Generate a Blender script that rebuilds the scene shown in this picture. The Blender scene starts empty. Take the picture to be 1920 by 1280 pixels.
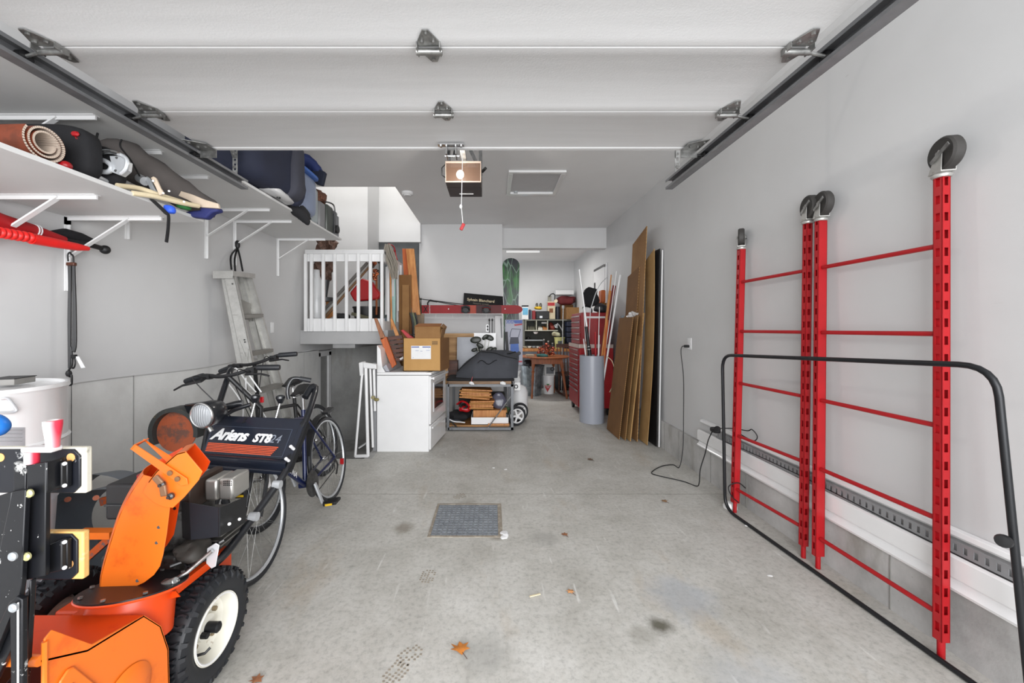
import bpy, bmesh, math, random
from mathutils import Vector as V, Matrix, noise
RN = random.Random(7)
SC = bpy.context.scene
COL = SC.collection
F, CX, CY, H = 730.0, 922.0, 615.0, 1.41
PI = math.pi

# ------------------------------------------------------------------ camera
cam = bpy.data.cameras.new('camera'); co = bpy.data.objects.new('camera', cam); COL.objects.link(co)
cam.sensor_width = 36; cam.lens = F / 1920 * 36
cam.shift_x = 38 / 1920; cam.shift_y = -25 / 1920
cam.clip_start = .02
co.location = (0, 0, H); co.rotation_euler = (PI / 2, 0, 0)
SC.camera = co
# ------------------------------------------------------------------ world and exposure
w = bpy.data.worlds.new('sky'); SC.world = w; w.use_nodes = True
w.node_tree.nodes['Background'].inputs[0].default_value = (.93, .96, 1, 1)
w.node_tree.nodes['Background'].inputs[1].default_value = 1.7
SC.view_settings.view_transform = 'Standard'; SC.view_settings.look = 'None'
SC.view_settings.exposure = 0.0; SC.view_settings.gamma = 1
SC.view_settings.use_curve_mapping = False

def area(name, loc, aim, size, power, col=(1, 1, 1), sy=None):
    l = bpy.data.lights.new(name, 'AREA'); l.shape = 'RECTANGLE'; l.size = size; l.size_y = sy or size
    l.energy = power; l.color = col
    o = bpy.data.objects.new(name, l); COL.objects.link(o); o.location = loc
    o.rotation_euler = (V(aim) - V(loc)).to_track_quat('-Z', 'Y').to_euler()
    return o
def lamp(name, loc, power, r=.05, col=(1, 1, 1)):
    l = bpy.data.lights.new(name, 'POINT'); l.energy = power; l.shadow_soft_size = r; l.color = col
    o = bpy.data.objects.new(name, l); COL.objects.link(o); o.location = loc; return o
# daylight through the open garage door, the tube light of the workshop and an unseen fill lamp added above the stairs
area('open_door_daylight', (.75, -2.5, 1.7), (-.5, 5, 1.2), 5.5, 460, (.97, .98, 1), 3.2)
area('workshop_tube_light', (.6, 8.0, 2.93), (.6, 8.0, 0), 1.2, 36, (1, .98, .95), .3)
area('stair_fill', (-1.75, 5.45, 4.9), (-1.75, 5.5, 0), .8, 42, (1, .98, .95))

# ------------------------------------------------------------------ helpers
def P(px, py, Y): return V(((px - CX) * Y / F, Y, H - (py - CY) * Y / F))
def G(px, py, dz=0):
    Y = F * (H - dz) / (py - CY); return P(px, py, Y)
def lin(h):
    if isinstance(h, str):
        h = h.lstrip('#'); c = [int(h[i:i + 2], 16) / 255 for i in (0, 2, 4)]
        return tuple(x / 12.92 if x <= .04045 else ((x + .055) / 1.055) ** 2.4 for x in c)
    return tuple(h)

class NT:
    def __init__(s, name):
        s.m = bpy.data.materials.new(name); s.m.use_nodes = True; s.t = s.m.node_tree
        s.b = s.t.nodes['Principled BSDF']; s.tc = s.t.nodes.new('ShaderNodeTexCoord')
    def n(s, kind, **kw):
        x = s.t.nodes.new('ShaderNode' + kind)
        for k, v in kw.items():
            if hasattr(x, k) and not k.startswith('i_'): setattr(x, k, v)
        return x
    def l(s, a, b): s.t.links.new(a, b)
    def coords(s, scale=(1, 1, 1)):
        mp = s.n('Mapping'); mp.inputs['Scale'].default_value = scale
        s.l(s.tc.outputs['Object'], mp.inputs[0]); return mp.outputs[0]
    def noise(s, scale, detail=4, rough=.55, vec=None, st=(1, 1, 1)):
        x = s.n('TexNoise'); x.inputs['Scale'].default_value = scale; x.inputs['Detail'].default_value = detail
        x.inputs['Roughness'].default_value = rough; s.l(vec or s.coords(st), x.inputs['Vector']); return x.outputs[0]
    def ramp(s, fac, stops):
        r = s.n('ValToRGB'); e = r.color_ramp.elements
        while len(e) < len(stops): e.new(.5)
        for i, (p, c) in enumerate(stops):
            e[i].position = p; c = lin(c) if not isinstance(c, (int, float)) else (c, c, c)
            e[i].color = (*c, 1)
        s.l(fac, r.inputs[0]); return r.outputs[0]
    def mix(s, fac, a, b, mode='MIX'):
        x = s.n('Mix', data_type='RGBA', blend_type=mode)
        if isinstance(fac, (int, float)): x.inputs[0].default_value = fac
        else: s.l(fac, x.inputs[0])
        for i, q in ((6, a), (7, b)):
            if isinstance(q, bpy.types.NodeSocket): s.l(q, x.inputs[i])
            else: x.inputs[i].default_value = (*lin(q), 1)
        return x.outputs[2]
    def bump(s, h, st=.3, dist=.01):
        x = s.n('Bump'); x.inputs['Strength'].default_value = st; x.inputs['Distance'].default_value = dist
        s.l(h, x.inputs['Height']); s.l(x.outputs[0], s.b.inputs['Normal'])
    def col(s, c):
        if isinstance(c, bpy.types.NodeSocket): s.l(c, s.b.inputs['Base Color'])
        else: s.b.inputs['Base Color'].default_value = (*lin(c), 1)
    def rm(s, rough, metal=0): s.b.inputs['Roughness'].default_value = rough; s.b.inputs['Metallic'].default_value = metal

_mc = {}
def mat(c, rough=.55, metal=0, var=.12, scale=7, bump=0, bs=60, st=(1, 1, 1), dirt=None, da=.5, coat=0):
    key = (c, rough, metal, var, scale, bump, bs, st, dirt, da, coat)
    if key in _mc: return _mc[key]
    t = NT('paint_' + str(c).strip('#')); t.rm(rough, metal)
    a = lin(c); lo = tuple(x * (1 - var) for x in a); hi = tuple(min(1, x * (1 + var)) for x in a)
    n = t.noise(scale, 5, .6, st=st)
    cc = t.ramp(n, [(.3, lo), (.7, hi)])
    if dirt:
        n2 = t.noise(scale * 3.1, 6, .7, st=st); f = t.ramp(n2, [(da, 0.), (min(1, da + .12), 1.)])
        cc = t.mix(f, cc, dirt)
    t.col(cc)
    if coat: t.b.inputs['Coat Weight'].default_value = coat
    if bump: t.bump(t.noise(bs, 4), bump, .004)
    _mc[key] = t.m; return t.m

def mat_floor():
    t = NT('concrete_floor'); t.rm(.55)
    a = t.noise(.9, 6, .62); b = t.noise(3.4, 8, .7); c = t.noise(38, 6, .75); st = t.noise(2.2, 7, .65, st=(1, .35, 1))
    c1 = t.ramp(a, [(.33, '#a09d95'), (.5, '#b6b4ae'), (.68, '#c4c2bd')])
    c2 = t.ramp(b, [(.3, '#96938b'), (.52, '#b9b7b1'), (.75, '#d2d1cd')])
    cc = t.mix(.5, c1, c2)
    warm = t.ramp(st, [(.56, 0.), (.72, .55)]); cc = t.mix(warm, cc, '#a2927c')
    sp = t.ramp(c, [(.32, .72), (.5, 1.), (.75, 1.12)]); cc = t.mix(1, cc, sp, 'MULTIPLY')
    # scratches
    sv = t.noise(26, 3, .5, st=(1, .12, 1)); sc = t.ramp(sv, [(.66, 0.), (.74, .5)]); cc = t.mix(sc, cc, '#dcdcd8')
    # oil spots and damp blotches that stay where they are on the slab
    pos = t.tc.outputs['Object']; wob = t.noise(9, 4, .6)
    for (x, y, r, colr, am) in ((.80, 1.845, .055, '#4d4a3c', .9), (.69, 1.78, .06, '#7d7a70', .45), (.35, 2.62, .10, '#8b8984', .5),
                                (1.0, 2.05, .16, '#9aa0a8', .5), (-.62, 2.75, .07, '#6d6353', .6), (.04, 2.64, .05, '#6d6353', .6),
                                (-.2, 3.1, .09, '#7d766a', .35), (1.05, 1.5, .2, '#a9acb0', .4), (-.02, 1.7, .11, '#8a8a86', .4)):
        d = t.n('VectorMath', operation='DISTANCE'); t.l(pos, d.inputs[0]); d.inputs[1].default_value = (x, y, 0)
        m1 = t.n('Math', operation='MULTIPLY_ADD'); t.l(wob, m1.inputs[0]); m1.inputs[1].default_value = r * 1.6; t.l(d.outputs['Value'], m1.inputs[2])
        f = t.ramp(m1.outputs[0], [(r * 1.3, am), (r * 2.1, 0.)]); cc = t.mix(f, cc, colr)
    # saw-cut joint
    sx = t.n('SeparateXYZ'); t.l(pos, sx.inputs[0])
    m = t.n('Math', operation='MULTIPLY_ADD'); t.l(wob, m.inputs[0]); m.inputs[1].default_value = .02; t.l(sx.outputs[1], m.inputs[2])
    m2 = t.n('Math', operation='COMPARE'); t.l(m.outputs[0], m2.inputs[0]); m2.inputs[1].default_value = 3.32; m2.inputs[2].default_value = .007
    m3 = t.n('Math', operation='MULTIPLY'); t.l(m2.outputs[0], m3.inputs[0]); m3.inputs[1].default_value = .35
    cc = t.mix(m3.outputs[0], cc, '#6d675c')
    t.col(cc); t.bump(c, .25, .004)
    return t.m
def mat_concrete(base='#acaba9', dark='#858482', light='#c6c5c3', rough=.8, patch='#7d786c', amt=.56):
    t = NT('cast_concrete'); t.rm(rough)
    a = t.noise(1.7, 6, .65, st=(1, 1, .8)); b = t.noise(45, 5, .7); s_ = t.noise(5, 5, .6, st=(1, 1, .3))
    cc = t.ramp(a, [(.32, dark), (.5, base), (.7, light)])
    f = t.ramp(s_, [(amt, 0.), (amt + .14, .5)]); cc = t.mix(f, cc, patch)
    v = t.n('TexVoronoi'); v.inputs['Scale'].default_value = 22; t.l(t.coords(), v.inputs['Vector'])
    f2 = t.ramp(v.outputs['Distance'], [(.03, .7), (.07, 0.)]); cc = t.mix(f2, cc, dark)
    t.col(cc); t.bump(b, .35, .004); return t.m
def mat_wall(c='#c6c6c5'):
    t = NT('painted_drywall'); t.rm(.62)
    a = lin(c); n = t.noise(1.3, 4); cc = t.ramp(n, [(.3, tuple(x * .95 for x in a)), (.7, tuple(min(1, x * 1.03) for x in a))])
    sc = t.noise(14, 3, .5, st=(1, .5, 2)); f = t.ramp(sc, [(.78, 0.), (.82, .25)]); cc = t.mix(f, cc, '#8a8886')
    t.col(cc); t.bump(t.noise(180, 3), .08, .002); return t.m
def mat_wood(c, dark, sc=6, axis=2, rough=.5, dist=3.0, var=.5):
    t = NT('wood'); t.rm(rough); st = [6, 6, 6]; st[axis] = .5
    n = t.noise(sc, 5, .6, st=tuple(st)); n2 = t.noise(sc * 5, 3, .5, st=tuple(st))
    cc = t.ramp(n, [(.35, dark), (.6, c)]); cc = t.mix(t.ramp(n2, [(.4, .25), (.65, 0.)]), cc, dark)
    t.col(cc); return t.m
def mat_card(c='#a8814f', d='#8f6b3e'):
    t = NT('cardboard'); t.rm(.85); n = t.noise(2.5, 5, .6); f = t.noise(120, 2, .5, st=(.2, .2, 3))
    cc = t.ramp(n, [(.3, d), (.7, c)]); cc = t.mix(t.ramp(f, [(.5, 0.), (.8, .2)]), cc, d); t.col(cc); return t.m
def mat_rust(a, b, thr=.5, rough=.55, metal=.0, sc=9):
    t = NT('worn_paint'); t.rm(rough, metal); n = t.noise(sc, 7, .7); t.col(t.mix(t.ramp(n, [(thr, 0.), (thr + .08, 1.)]), a, b)); return t.m
def mat_steel(c='#9c9c9a', rough=.35, sc=22):
    t = NT('galvanized_steel'); t.rm(rough, .85); n = t.noise(sc, 4, .6); a = lin(c)
    t.col(t.ramp(n, [(.35, tuple(x * .6 for x in a)), (.62, tuple(min(1, x * 1.15) for x in a))])); return t.m
def mat_glass(c=(1, 1, 1), rough=.05, alpha=.35):
    t = NT('clear_plastic'); t.rm(rough); t.col(c); t.b.inputs['Alpha'].default_value = alpha; return t.m
def mat_emit(c, s):
    t = NT('lit'); t.col(c); t.b.inputs['Emission Color'].default_value = (*lin(c), 1); t.b.inputs['Emission Strength'].default_value = s; return t.m
def mat_speck(base, speck, sc=60, thr=.62, rough=.35):
    t = NT('paint_splashed_metal'); t.rm(rough, .2); n = t.noise(sc, 4, .6); n2 = t.noise(11, 5, .7)
    cc = t.mix(t.ramp(n, [(thr, 0.), (thr + .03, 1.)]), base, speck); cc = t.mix(t.ramp(n2, [(.62, 0.), (.66, .7)]), cc, speck); t.col(cc); return t.m

def frame_of(d):
    d = d.normalized(); u = d.cross(V((0, 0, 1)))
    if u.length < 1e-3: u = V((1, 0, 0))
    u.normalize(); return u, d.cross(u).normalized()
class MB:
    def __init__(s): s.v = []; s.f = []
    def add(s, vs, fs):
        o = len(s.v); s.v += [V(x) for x in vs]; s.f += [tuple(i + o for i in f) for f in fs]; return s
    def box(s, c, sz, rot=None):
        c = V(c); hx, hy, hz = (k / 2 for k in sz); vs = []
        for x in (-hx, hx):
            for y in (-hy, hy):
                for z in (-hz, hz):
                    q = V((x, y, z)); q = rot @ q if rot else q; vs.append(c + q)
        return s.add(vs, [(0, 1, 3, 2), (4, 6, 7, 5), (0, 4, 5, 1), (2, 3, 7, 6), (0, 2, 6, 4), (1, 5, 7, 3)])
    def bb(s, x0, x1, y0, y1, z0, z1): return s.box(((x0 + x1) / 2, (y0 + y1) / 2, (z0 + z1) / 2), (abs(x1 - x0), abs(y1 - y0), abs(z1 - z0)))
    def prism(s, pts, off):
        n = len(pts); off = V(off); vs = [V(p) for p in pts] + [V(p) + off for p in pts]
        return s.add(vs, [tuple(range(n)), tuple(range(2 * n - 1, n - 1, -1))] + [(i, (i + 1) % n, n + (i + 1) % n, n + i) for i in range(n)])
    def slab(s, a, b, c, d, t):
        a, b, c, d = V(a), V(b), V(c), V(d); n = (b - a).cross(d - a).normalized() * t
        return s.prism([a, b, c, d], n)
    def bar(s, a, b, w, h, up=(0, 0, 1)):
        a, b = V(a), V(b); d = (b - a).normalized(); up = V(up); u = d.cross(up)
        if u.length < 1e-3: u = V((1, 0, 0))
        u.normalize(); v = u.cross(d)
        q = [u * w / 2 + v * h / 2, -u * w / 2 + v * h / 2, -u * w / 2 - v * h / 2, u * w / 2 - v * h / 2]
        return s.prism([a + k for k in q], b - a)
    def tube(s, pts, r, n=10, closed=False, sq=1):
        pts = [V(p) for p in pts]; m = len(pts); rr = r if isinstance(r, (list, tuple)) else [r] * m
        vs = []; u = None
        for i, p in enumerate(pts):
            if closed: d = pts[(i + 1) % m] - pts[i - 1]
            else: d = pts[min(i + 1, m - 1)] - pts[max(i - 1, 0)]
            d.normalize()
            if u is None: u, v = frame_of(d)
            else:
                u = u - d * u.dot(d); u.normalize(); v = d.cross(u)
            for k in range(n):
                a = 2 * PI * k / n; vs.append(p + (u * math.cos(a) + v * math.sin(a) * sq) * rr[i])
        fs = []
        for i in range(m if closed else m - 1):
            j = (i + 1) % m
            for k in range(n): fs.append((i * n + k, i * n + (k + 1) % n, j * n + (k + 1) % n, j * n + k))
        if not closed: fs += [tuple(range(n - 1, -1, -1)), tuple(range((m - 1) * n, m * n))]
        return s.add(vs, fs)
    def cyl(s, a, b, r, r2=None, n=24): return s.tube([a, b], [r, r if r2 is None else r2], n)
    def lathe(s, prof, o=(0, 0, 0), ax=(0, 0, 1), n=32, cap=True):
        o = V(o); ax = V(ax).normalized(); u, v = frame_of(ax); vs = []
        for (r, z) in prof:
            for k in range(n):
                a = 2 * PI * k / n; vs.append(o + ax * z + (u * math.cos(a) + v * math.sin(a)) * max(r, 1e-4))
        m = len(prof); fs = [(i * n + k, i * n + (k + 1) % n, (i + 1) * n + (k + 1) % n, (i + 1) * n + k) for i in range(m - 1) for k in range(n)]
        if cap: fs += [tuple(range(n - 1, -1, -1)), tuple(range((m - 1) * n, m * n))]
        return s.add(vs, fs)
    def torus(s, c, ax, R, r, n=40, m=10):
        c = V(c); u, v = frame_of(V(ax)); return s.tube([c + (u * math.cos(2 * PI * k / n) + v * math.sin(2 * PI * k / n)) * R for k in range(n)], r, m, True)
    def blob(s, c, rad, e=.7, nz=.0, ns=4, seg=20, rot=None, seed=0):
        c = V(c); vs = []; m = seg // 2 + 1
        def sg(x, p): return math.copysign(abs(x) ** p, x)
        for i in range(m):
            th = PI * i / (m - 1) - PI / 2
            for k in range(seg):
                ph = 2 * PI * k / seg
                q = V((sg(math.cos(th), e) * sg(math.cos(ph), e), sg(math.cos(th), e) * sg(math.sin(ph), e), sg(math.sin(th), e)))
                q = V((q.x * rad[0], q.y * rad[1], q.z * rad[2]))
                if nz: q += q.normalized() * nz * noise.noise(q * ns + V((seed, seed * 2, 0)))
                vs.append(c + (rot @ q if rot else q))
        return s.add(vs, [(i * seg + k, i * seg + (k + 1) % seg, (i + 1) * seg + (k + 1) % seg, (i + 1) * seg + k) for i in range(m - 1) for k in range(seg)])
    def grid(s, fn, nu, nv, t=None):
        vs = [V(fn(i / nu, j / nv)) for i in range(nu + 1) for j in range(nv + 1)]; w = nv + 1
        fs = [(i * w + j, (i + 1) * w + j, (i + 1) * w + j + 1, i * w + j + 1) for i in range(nu) for j in range(nv)]
        if t is None: return s.add(vs, fs)
        t = V(t); k = len(vs); b = [tuple(reversed([q + k for q in f])) for f in fs]
        e = []
        for i in range(nu): e += [(i * w, i * w + k, (i + 1) * w + k, (i + 1) * w), (i * w + nv, (i + 1) * w + nv, (i + 1) * w + nv + k, i * w + nv + k)]
        for j in range(nv): e += [(j, j + 1, j + 1 + k, j + k), (nu * w + j, nu * w + j + k, nu * w + j + 1 + k, nu * w + j + 1)]
        return s.add(vs + [q + t for q in vs], fs + b + e)

def tag(o, label=None, cat=None, group=None, kind=None):
    if label: o['label'] = label
    if cat: o['category'] = cat
    if group: o['group'] = group
    if kind: o['kind'] = kind
    return o
def base_of(parent):
    b = V((0, 0, 0))
    while parent is not None: b += parent.location; parent = parent.parent
    return b
def O(mb, name, m, parent=None, label=None, cat=None, group=None, kind=None, bev=0, ang=35, smooth=True, at=None):
    """one mesh object; vertices given in world space"""
    base = base_of(parent) if parent else (V(at) if at is not None else V((0, 0, 0)))
    me = bpy.data.meshes.new(name)
    me.from_pydata([tuple(v - base) for v in mb.v], [], mb.f)
    b = bmesh.new(); b.from_mesh(me); bmesh.ops.recalc_face_normals(b, faces=b.faces); b.to_mesh(me); b.free()
    for q in (m if isinstance(m, (list, tuple)) else [m]): me.materials.append(q)
    if smooth:
        me.polygons.foreach_set('use_smooth', [True] * len(me.polygons)); me.set_sharp_from_angle(angle=math.radians(ang))
    o = bpy.data.objects.new(name, me); COL.objects.link(o)
    if parent: o.parent = parent
    elif at is not None: o.location = base
    if bev:
        md = o.modifiers.new('bevel', 'BEVEL'); md.width = bev; md.segments = 2; md.limit_method = 'ANGLE'; md.angle_limit = math.radians(40)
    return tag(o, label, cat, group, kind)
def T(name, label, cat, loc, group=None):
    o = bpy.data.objects.new(name, None); COL.objects.link(o); o.location = loc; o.empty_display_size = .05
    return tag(o, label, cat, group)
def S(mb, name, m, parent=None, **k): return O(mb, name, m, parent, kind=None if parent else 'structure', **k)
def kids(o): return [x for x in bpy.data.objects if x.parent == o]
def copy_tree(o, parent=None):
    c = o.copy(); COL.objects.link(c); c.parent = parent
    for k in kids(o): copy_tree(k, c)
    return c
def text(name, body, m, size, mw, parent, ext=.0008, shear=0, track=1, label=None, bold=0, align='CENTER'):
    """lettering: mw maps text plane (x right, y up) to world"""
    cu = bpy.data.curves.new(name, 'FONT'); cu.body = body; cu.size = size; cu.extrude = ext; cu.align_x = align; cu.align_y = 'CENTER'
    cu.shear = shear; cu.space_character = track; cu.offset = bold; cu.resolution_u = 3; cu.materials.append(m)
    q = bpy.data.objects.new('type', cu); COL.objects.link(q); bpy.context.view_layer.update()
    me = bpy.data.meshes.new_from_object(q.evaluated_get(bpy.context.evaluated_depsgraph_get())); bpy.data.objects.remove(q)
    o = bpy.data.objects.new(name, me); COL.objects.link(o); o.parent = parent
    o.matrix_local = Matrix.Translation(-base_of(parent)) @ mw
    if label: o['label'] = label
    return o
def plane_mw(o, right, up):
    r = V(right).normalized(); u = V(up); u = (u - r * u.dot(r)).normalized(); n = r.cross(u)
    return Matrix.Translation(V(o)) @ Matrix((r, u, n)).transposed().to_4x4()
def pxy(lst, Y): return [P(x, y, Y) for x, y in lst]

# ------------------------------------------------------------------ shared materials
M = dict(
 wall=mat_wall('#c6c6c6'), wallb=mat_wall('#cbcbcb'), ceil=mat_wall('#e0e0e0'), floor=mat_floor(), conc=mat_concrete(), conc2=mat_concrete('#d2d2d0', '#c2c1bf', '#dededc', amt=.7, patch='#98958c'),
 white=mat('#d6d6d6', .45, var=.03), whiteg=mat('#e2e2e2', .22, var=.02, coat=.3), door=mat('#c8c8c8', .5, var=.04, bump=.15, bs=140, st=(.2, 3, 1)),
 black=mat('#141416', .5), blackg=mat('#15171b', .28, var=.2, coat=.3), blackm=mat('#1c1d20', .4, .3, dirt='#3b3b3a', da=.66), rubber=mat('#1d1f23', .5, var=.25),
 steel=mat_steel(), steeld=mat_steel('#5d5d5d', .45), chrome=mat('#c4c4c4', .18, .95, var=.1), alu=mat('#b9b8b4', .42, .55, var=.12, scale=16, dirt='#8d8982', da=.62),
 red=mat('#a30f17', .38, var=.1, scale=5, dirt='#7a2022', da=.7), redd=mat('#8e1319', .42), orange=mat_rust('#e8711f', '#d9601a', .55, .36, sc=4), orred=mat_rust('#e24a12', '#d63d10', .6, .36),
 navy=mat('#1b2033', .8, bump=.2), blackf=mat('#17171a', .9, bump=.3, bs=300), greyf=mat('#55504e', .88, bump=.2, bs=200), card=mat_card('#9a7346', '#7f5a34'), cardd=mat_card('#80592f', '#6b4825'), cardl=mat_card('#b3915f', '#977244'),
 pine=mat_wood('#c98d4f', '#a2622b'), plyw=mat_wood('#c39a66', '#8d6335', 2.5, 0), dkwood=mat_wood('#5a3221', '#341b12', 5, 0), cedar=mat_wood('#c4642a', '#a04a1b', 5), oak=mat_wood('#9a5526', '#6d3716', 6),
 cream=mat('#d8c9a8', .5, var=.08), silver=mat('#c3c6c9', .35, .4, var=.05), blue=mat('#1f6fc0', .4), dkblue=mat('#232a63', .7), green=mat('#2f7a3c', .6), yellow=mat('#d8b021', .5),
 glass=mat_glass((.9, .93, .95), .08, .3), paper=mat('#dcdcdc', .8, var=.03), tan=mat('#c28a52', .7),
)
# ================================================================== SETTING
XL, XR, ZC = -2.4, 2.03, 3.18
mb = MB(); mb.bb(XL - .1, XR + .1, -.4, 4.2, -.14, 0); mb.bb(-1.3, XR + .1, 4.2, 9.7, -.14, 0)
S(mb, 'floor', M['floor'], bev=0)
mb = MB(); mb.bb(-6, 6, -14, -.4, -.2, -.03); S(mb, 'floor_driveway', mat_concrete('#a5a5a3'))
mb = MB(); mb.bb(XL - .2, -1.1, 4.0, 6.1, -1.5, -1.4); S(mb, 'floor_stairwell', M['conc'])
mb = MB(); mb.bb(XL, -1.3, 4.12, 4.2, -1.4, -.14); mb.bb(-1.38, -1.3, 4.2, 6, -1.4, -.0); S(mb, 'wall_stairwell', M['conc'])
# stairs down to the cellar door
mb = MB()
for k in range(4): mb.bb(XL, -1.38, 4.2 + .27 * k, 6, -1.4, -.2 - .2 * k - .1)
S(mb, 'trim_1', M['conc'])
# left wall: drywall above a painted foundation
mb = MB(); mb.grid(lambda u, v: (XL, -.4 + u * 6.36, [1.098 + .012 * math.sin(u * 9) + .006 * math.sin(u * 31), 5.2][int(v)]), 40, 1, (-.12, 0, 0))
S(mb, 'wall_left', M['wall'])
mb = MB(); mb.bb(XL - .15, XL - .015, -.4, 5.44, -1.5, 1.10); S(mb, 'wall_left_foundation', M['conc2'])
mb = MB()
for y in (2.62, 3.9, 5.0): mb.bb(XL - .016, XL - .012, y, y + .006, 0, 1.09)
mb.bb(XL - .016, XL - .006, 2.19, 2.205, 0, 1.1)
S(mb, 'trim_2', mat('#9a9a98'))
mb = MB(); mb.bb(XL - .14, XL - .1, 5.44, 5.96, -1.5, 1.22); S(mb, 'wall_left_recess', M['wallb'])
d = T('door_1', None, None, (XL - .08, 5.7, -1.2)); d['kind'] = 'structure'
mb = MB(); mb.bb(XL - .1, XL - .05, 5.50, 5.58, -1.3, 1.06); mb.bb(XL - .1, XL - .05, 5.86, 5.95, -1.3, 1.06); mb.bb(XL - .1, XL - .05, 5.5, 5.95, 1.0, 1.08); O(mb, 'door_frame', M['white'], d, bev=.004)
mb = MB(); mb.bb(XL - .1, XL - .08, 5.58, 5.86, -1.3, 1.0); O(mb, 'door_leaf', mat('#8a8a88', .5), d)
mb = MB(); mb.bb(XL - .1, -1.14, 5.96, 6.1, -1.5, 1.22); S(mb, 'wall_stair_foundation', mat_concrete('#9a9a98', '#828280', '#a8a8a6'))
mb = MB(); mb.bb(-1.56, -1.3, 4.87, 5.02, -1.4, 1.21); mb2 = mb
# landing slab
mb = MB(); mb.bb(XL, -1.3, 4.87, 7.6, 1.21, 1.385); S(mb, 'floor_landing', mat('#a6a6a6', .6, var=.04), bev=.004)
mb = MB(); mb.bb(-2.0, -1.72, 4.9, 5.96, 1.16, 1.212); S(mb, 'trim_3', mat('#8f8f8f'))
# stair walls
mb = MB(); mb.bb(XL, -1.9, 5.96, 6.08, 1.385, 5.2); mb.bb(-2.3, -1.2, 6.56, 6.64, 2.86, 5.2); mb.bb(-1.94, -1.902, 6.085, 6.555, 1.39, 5.19); S(mb, 'wall_stair', M['wallb'])
mb = MB(); mb.bb(-2.4, -1.2, 7.6, 7.7, 1.0, 2.06); S(mb, 'wall_stair_back_lower', mat('#a9b8b3', .7))
mb = MB(); mb.bb(-2.4, -1.2, 7.6, 7.7, 2.06, 4); mb.bb(-2.45, -2.35, 6.08, 7.7, 1.0, 4); S(mb, 'wall_stair_back', mat('#a2a4a4', .7))
mb = MB(); mb.bb(-1.21, -1.11, 4.88, 6.64, ZC + .1, 5.2); S(mb, 'wall_stair_side', M['wallb'])
mb = MB(); mb.bb(XL - .1, -1.11, 4.8, 7.7, 5.2, 5.3); mb.bb(XL - .1, -1.11, 4.78, 4.88, ZC + .1, 5.2); S(mb, 'ceiling_stair', M['wallb'])
mb = MB(); mb.bb(-1.24, -1.2, 6.66, 7.6, 0, 5.2); S(mb, 'wall_stair_right', M['wallb'])
# ceiling with the stair opening
mb = MB(); mb.bb(XL - .1, XR + .1, -.4, 4.88, ZC, ZC + .1); mb.bb(-1.21, XR + .1, 4.88, 7.0, ZC, ZC + .1); S(mb, 'ceiling', M['ceil'])
mb = MB(); mb.bb(-1.2, XR + .1, 7.0, 9.7, 3.05, 3.15); S(mb, 'ceiling_workshop', M['ceil'])
mb = MB(); mb.bb(-1.2, .18, 6.64, 6.80, 0, ZC); S(mb, 'wall_partition', M['wallb'])
mb = MB(); mb.bb(.18, XR, 6.89, 7.05, 2.826, ZC); S(mb, 'trim_4', M['wallb'])
mb = MB(); mb.bb(-1.3, XR + .1, 9.59, 9.7, 0, 3.2); S(mb, 'wall_back', M['wallb'])
# right wall
mb = MB(); mb.bb(XR, XR + .12, -.4, 9.7, .3, ZC); S(mb, 'wall_right', M['wall'])
mb = MB()
mb.grid(lambda u, v: (2.0, -.4 + u * 10, [0, .318 + .006 * math.sin(u * 13)][int(v)]), 40, 1, (.14, 0, 0))
S(mb, 'wall_right_foundation', M['conc'])
mb = MB()
for y in (1.95, 2.5, 3.05, 3.55, 4.15, 4.5): mb.bb(1.996, 2.001, y, y + .006, 0, .31)
S(mb, 'trim_5', mat('#8b8a86'))
# breaker panel on the far right wall, light switch, attic hatch
pn = T('electrical_panel', 'white metal breaker panel door on the far right wall', 'panel', (XR, 7.2, 2.2))
mb = MB(); mb.bb(XR - .03, XR, 6.82, 7.62, 1.85, 2.56); O(mb, 'panel_frame', M['white'], pn, bev=.004)
mb = MB(); mb.bb(XR - .045, XR - .03, 6.9, 7.54, 1.92, 2.5); O(mb, 'panel_door', M['whiteg'], pn, bev=.004)
mb = MB(); mb.bb(XR - .055, XR - .045, 7.46, 7.52, 2.1, 2.28); O(mb, 'latch', M['black'], pn)
mb = MB(); mb.bb(XR - .05, XR - .045, 6.85, 7.56, 2.5, 2.54); O(mb, 'hinge_strip', M['steeld'], pn)
h = T('attic_hatch', 'white framed attic access hatch in the ceiling', 'hatch', (.52, 4.75, ZC))
mb = MB()
x0, x1, y0, y1 = .19, .84, 4.36, 5.15
for a in ((x0, x1, y0, y0 + .05), (x0, x1, y1 - .05, y1), (x0, x0 + .05, y0 + .0501, y1 - .0501), (x1 - .05, x1, y0 + .0501, y1 - .0501)): mb.bb(*a, ZC - .025, ZC)
O(mb, 'hatch_frame', M['whiteg'], h, bev=.005)
mb = MB(); mb.bb(x0 + .05, x1 - .05, y0 + .05, y1 - .05, ZC - .006, ZC + .0); O(mb, 'hatch_panel', mat('#bcbcbd', .6, var=.03), h)
mb = MB(); mb.cyl((x0 + .12, y1 - .12, ZC - .03), (x0 + .12, y1 - .12, ZC - .006), .025); O(mb, 'latch', M['silver'], h)
mb = MB(); mb.bb(x0 + .05, x1 - .05, y1 - .11, y1 - .09, ZC - .035, ZC - .006); O(mb, 'stop_strip', M['whiteg'], h)
sd = T('smoke_detector', 'round white smoke detector on the ceiling beside the stair opening', 'smoke detector', (-1.1, 5.08, ZC))
mb = MB(); mb.lathe([(.075, 0), (.075, -.02), (.06, -.035)], (-1.1, 5.08, ZC)); O(mb, 'base', M['whiteg'], sd)
mb = MB(); mb.lathe([(.05, -.034), (.045, -.05), (.0, -.052)], (-1.1, 5.08, ZC)); O(mb, 'cover', M['white'], sd)
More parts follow.
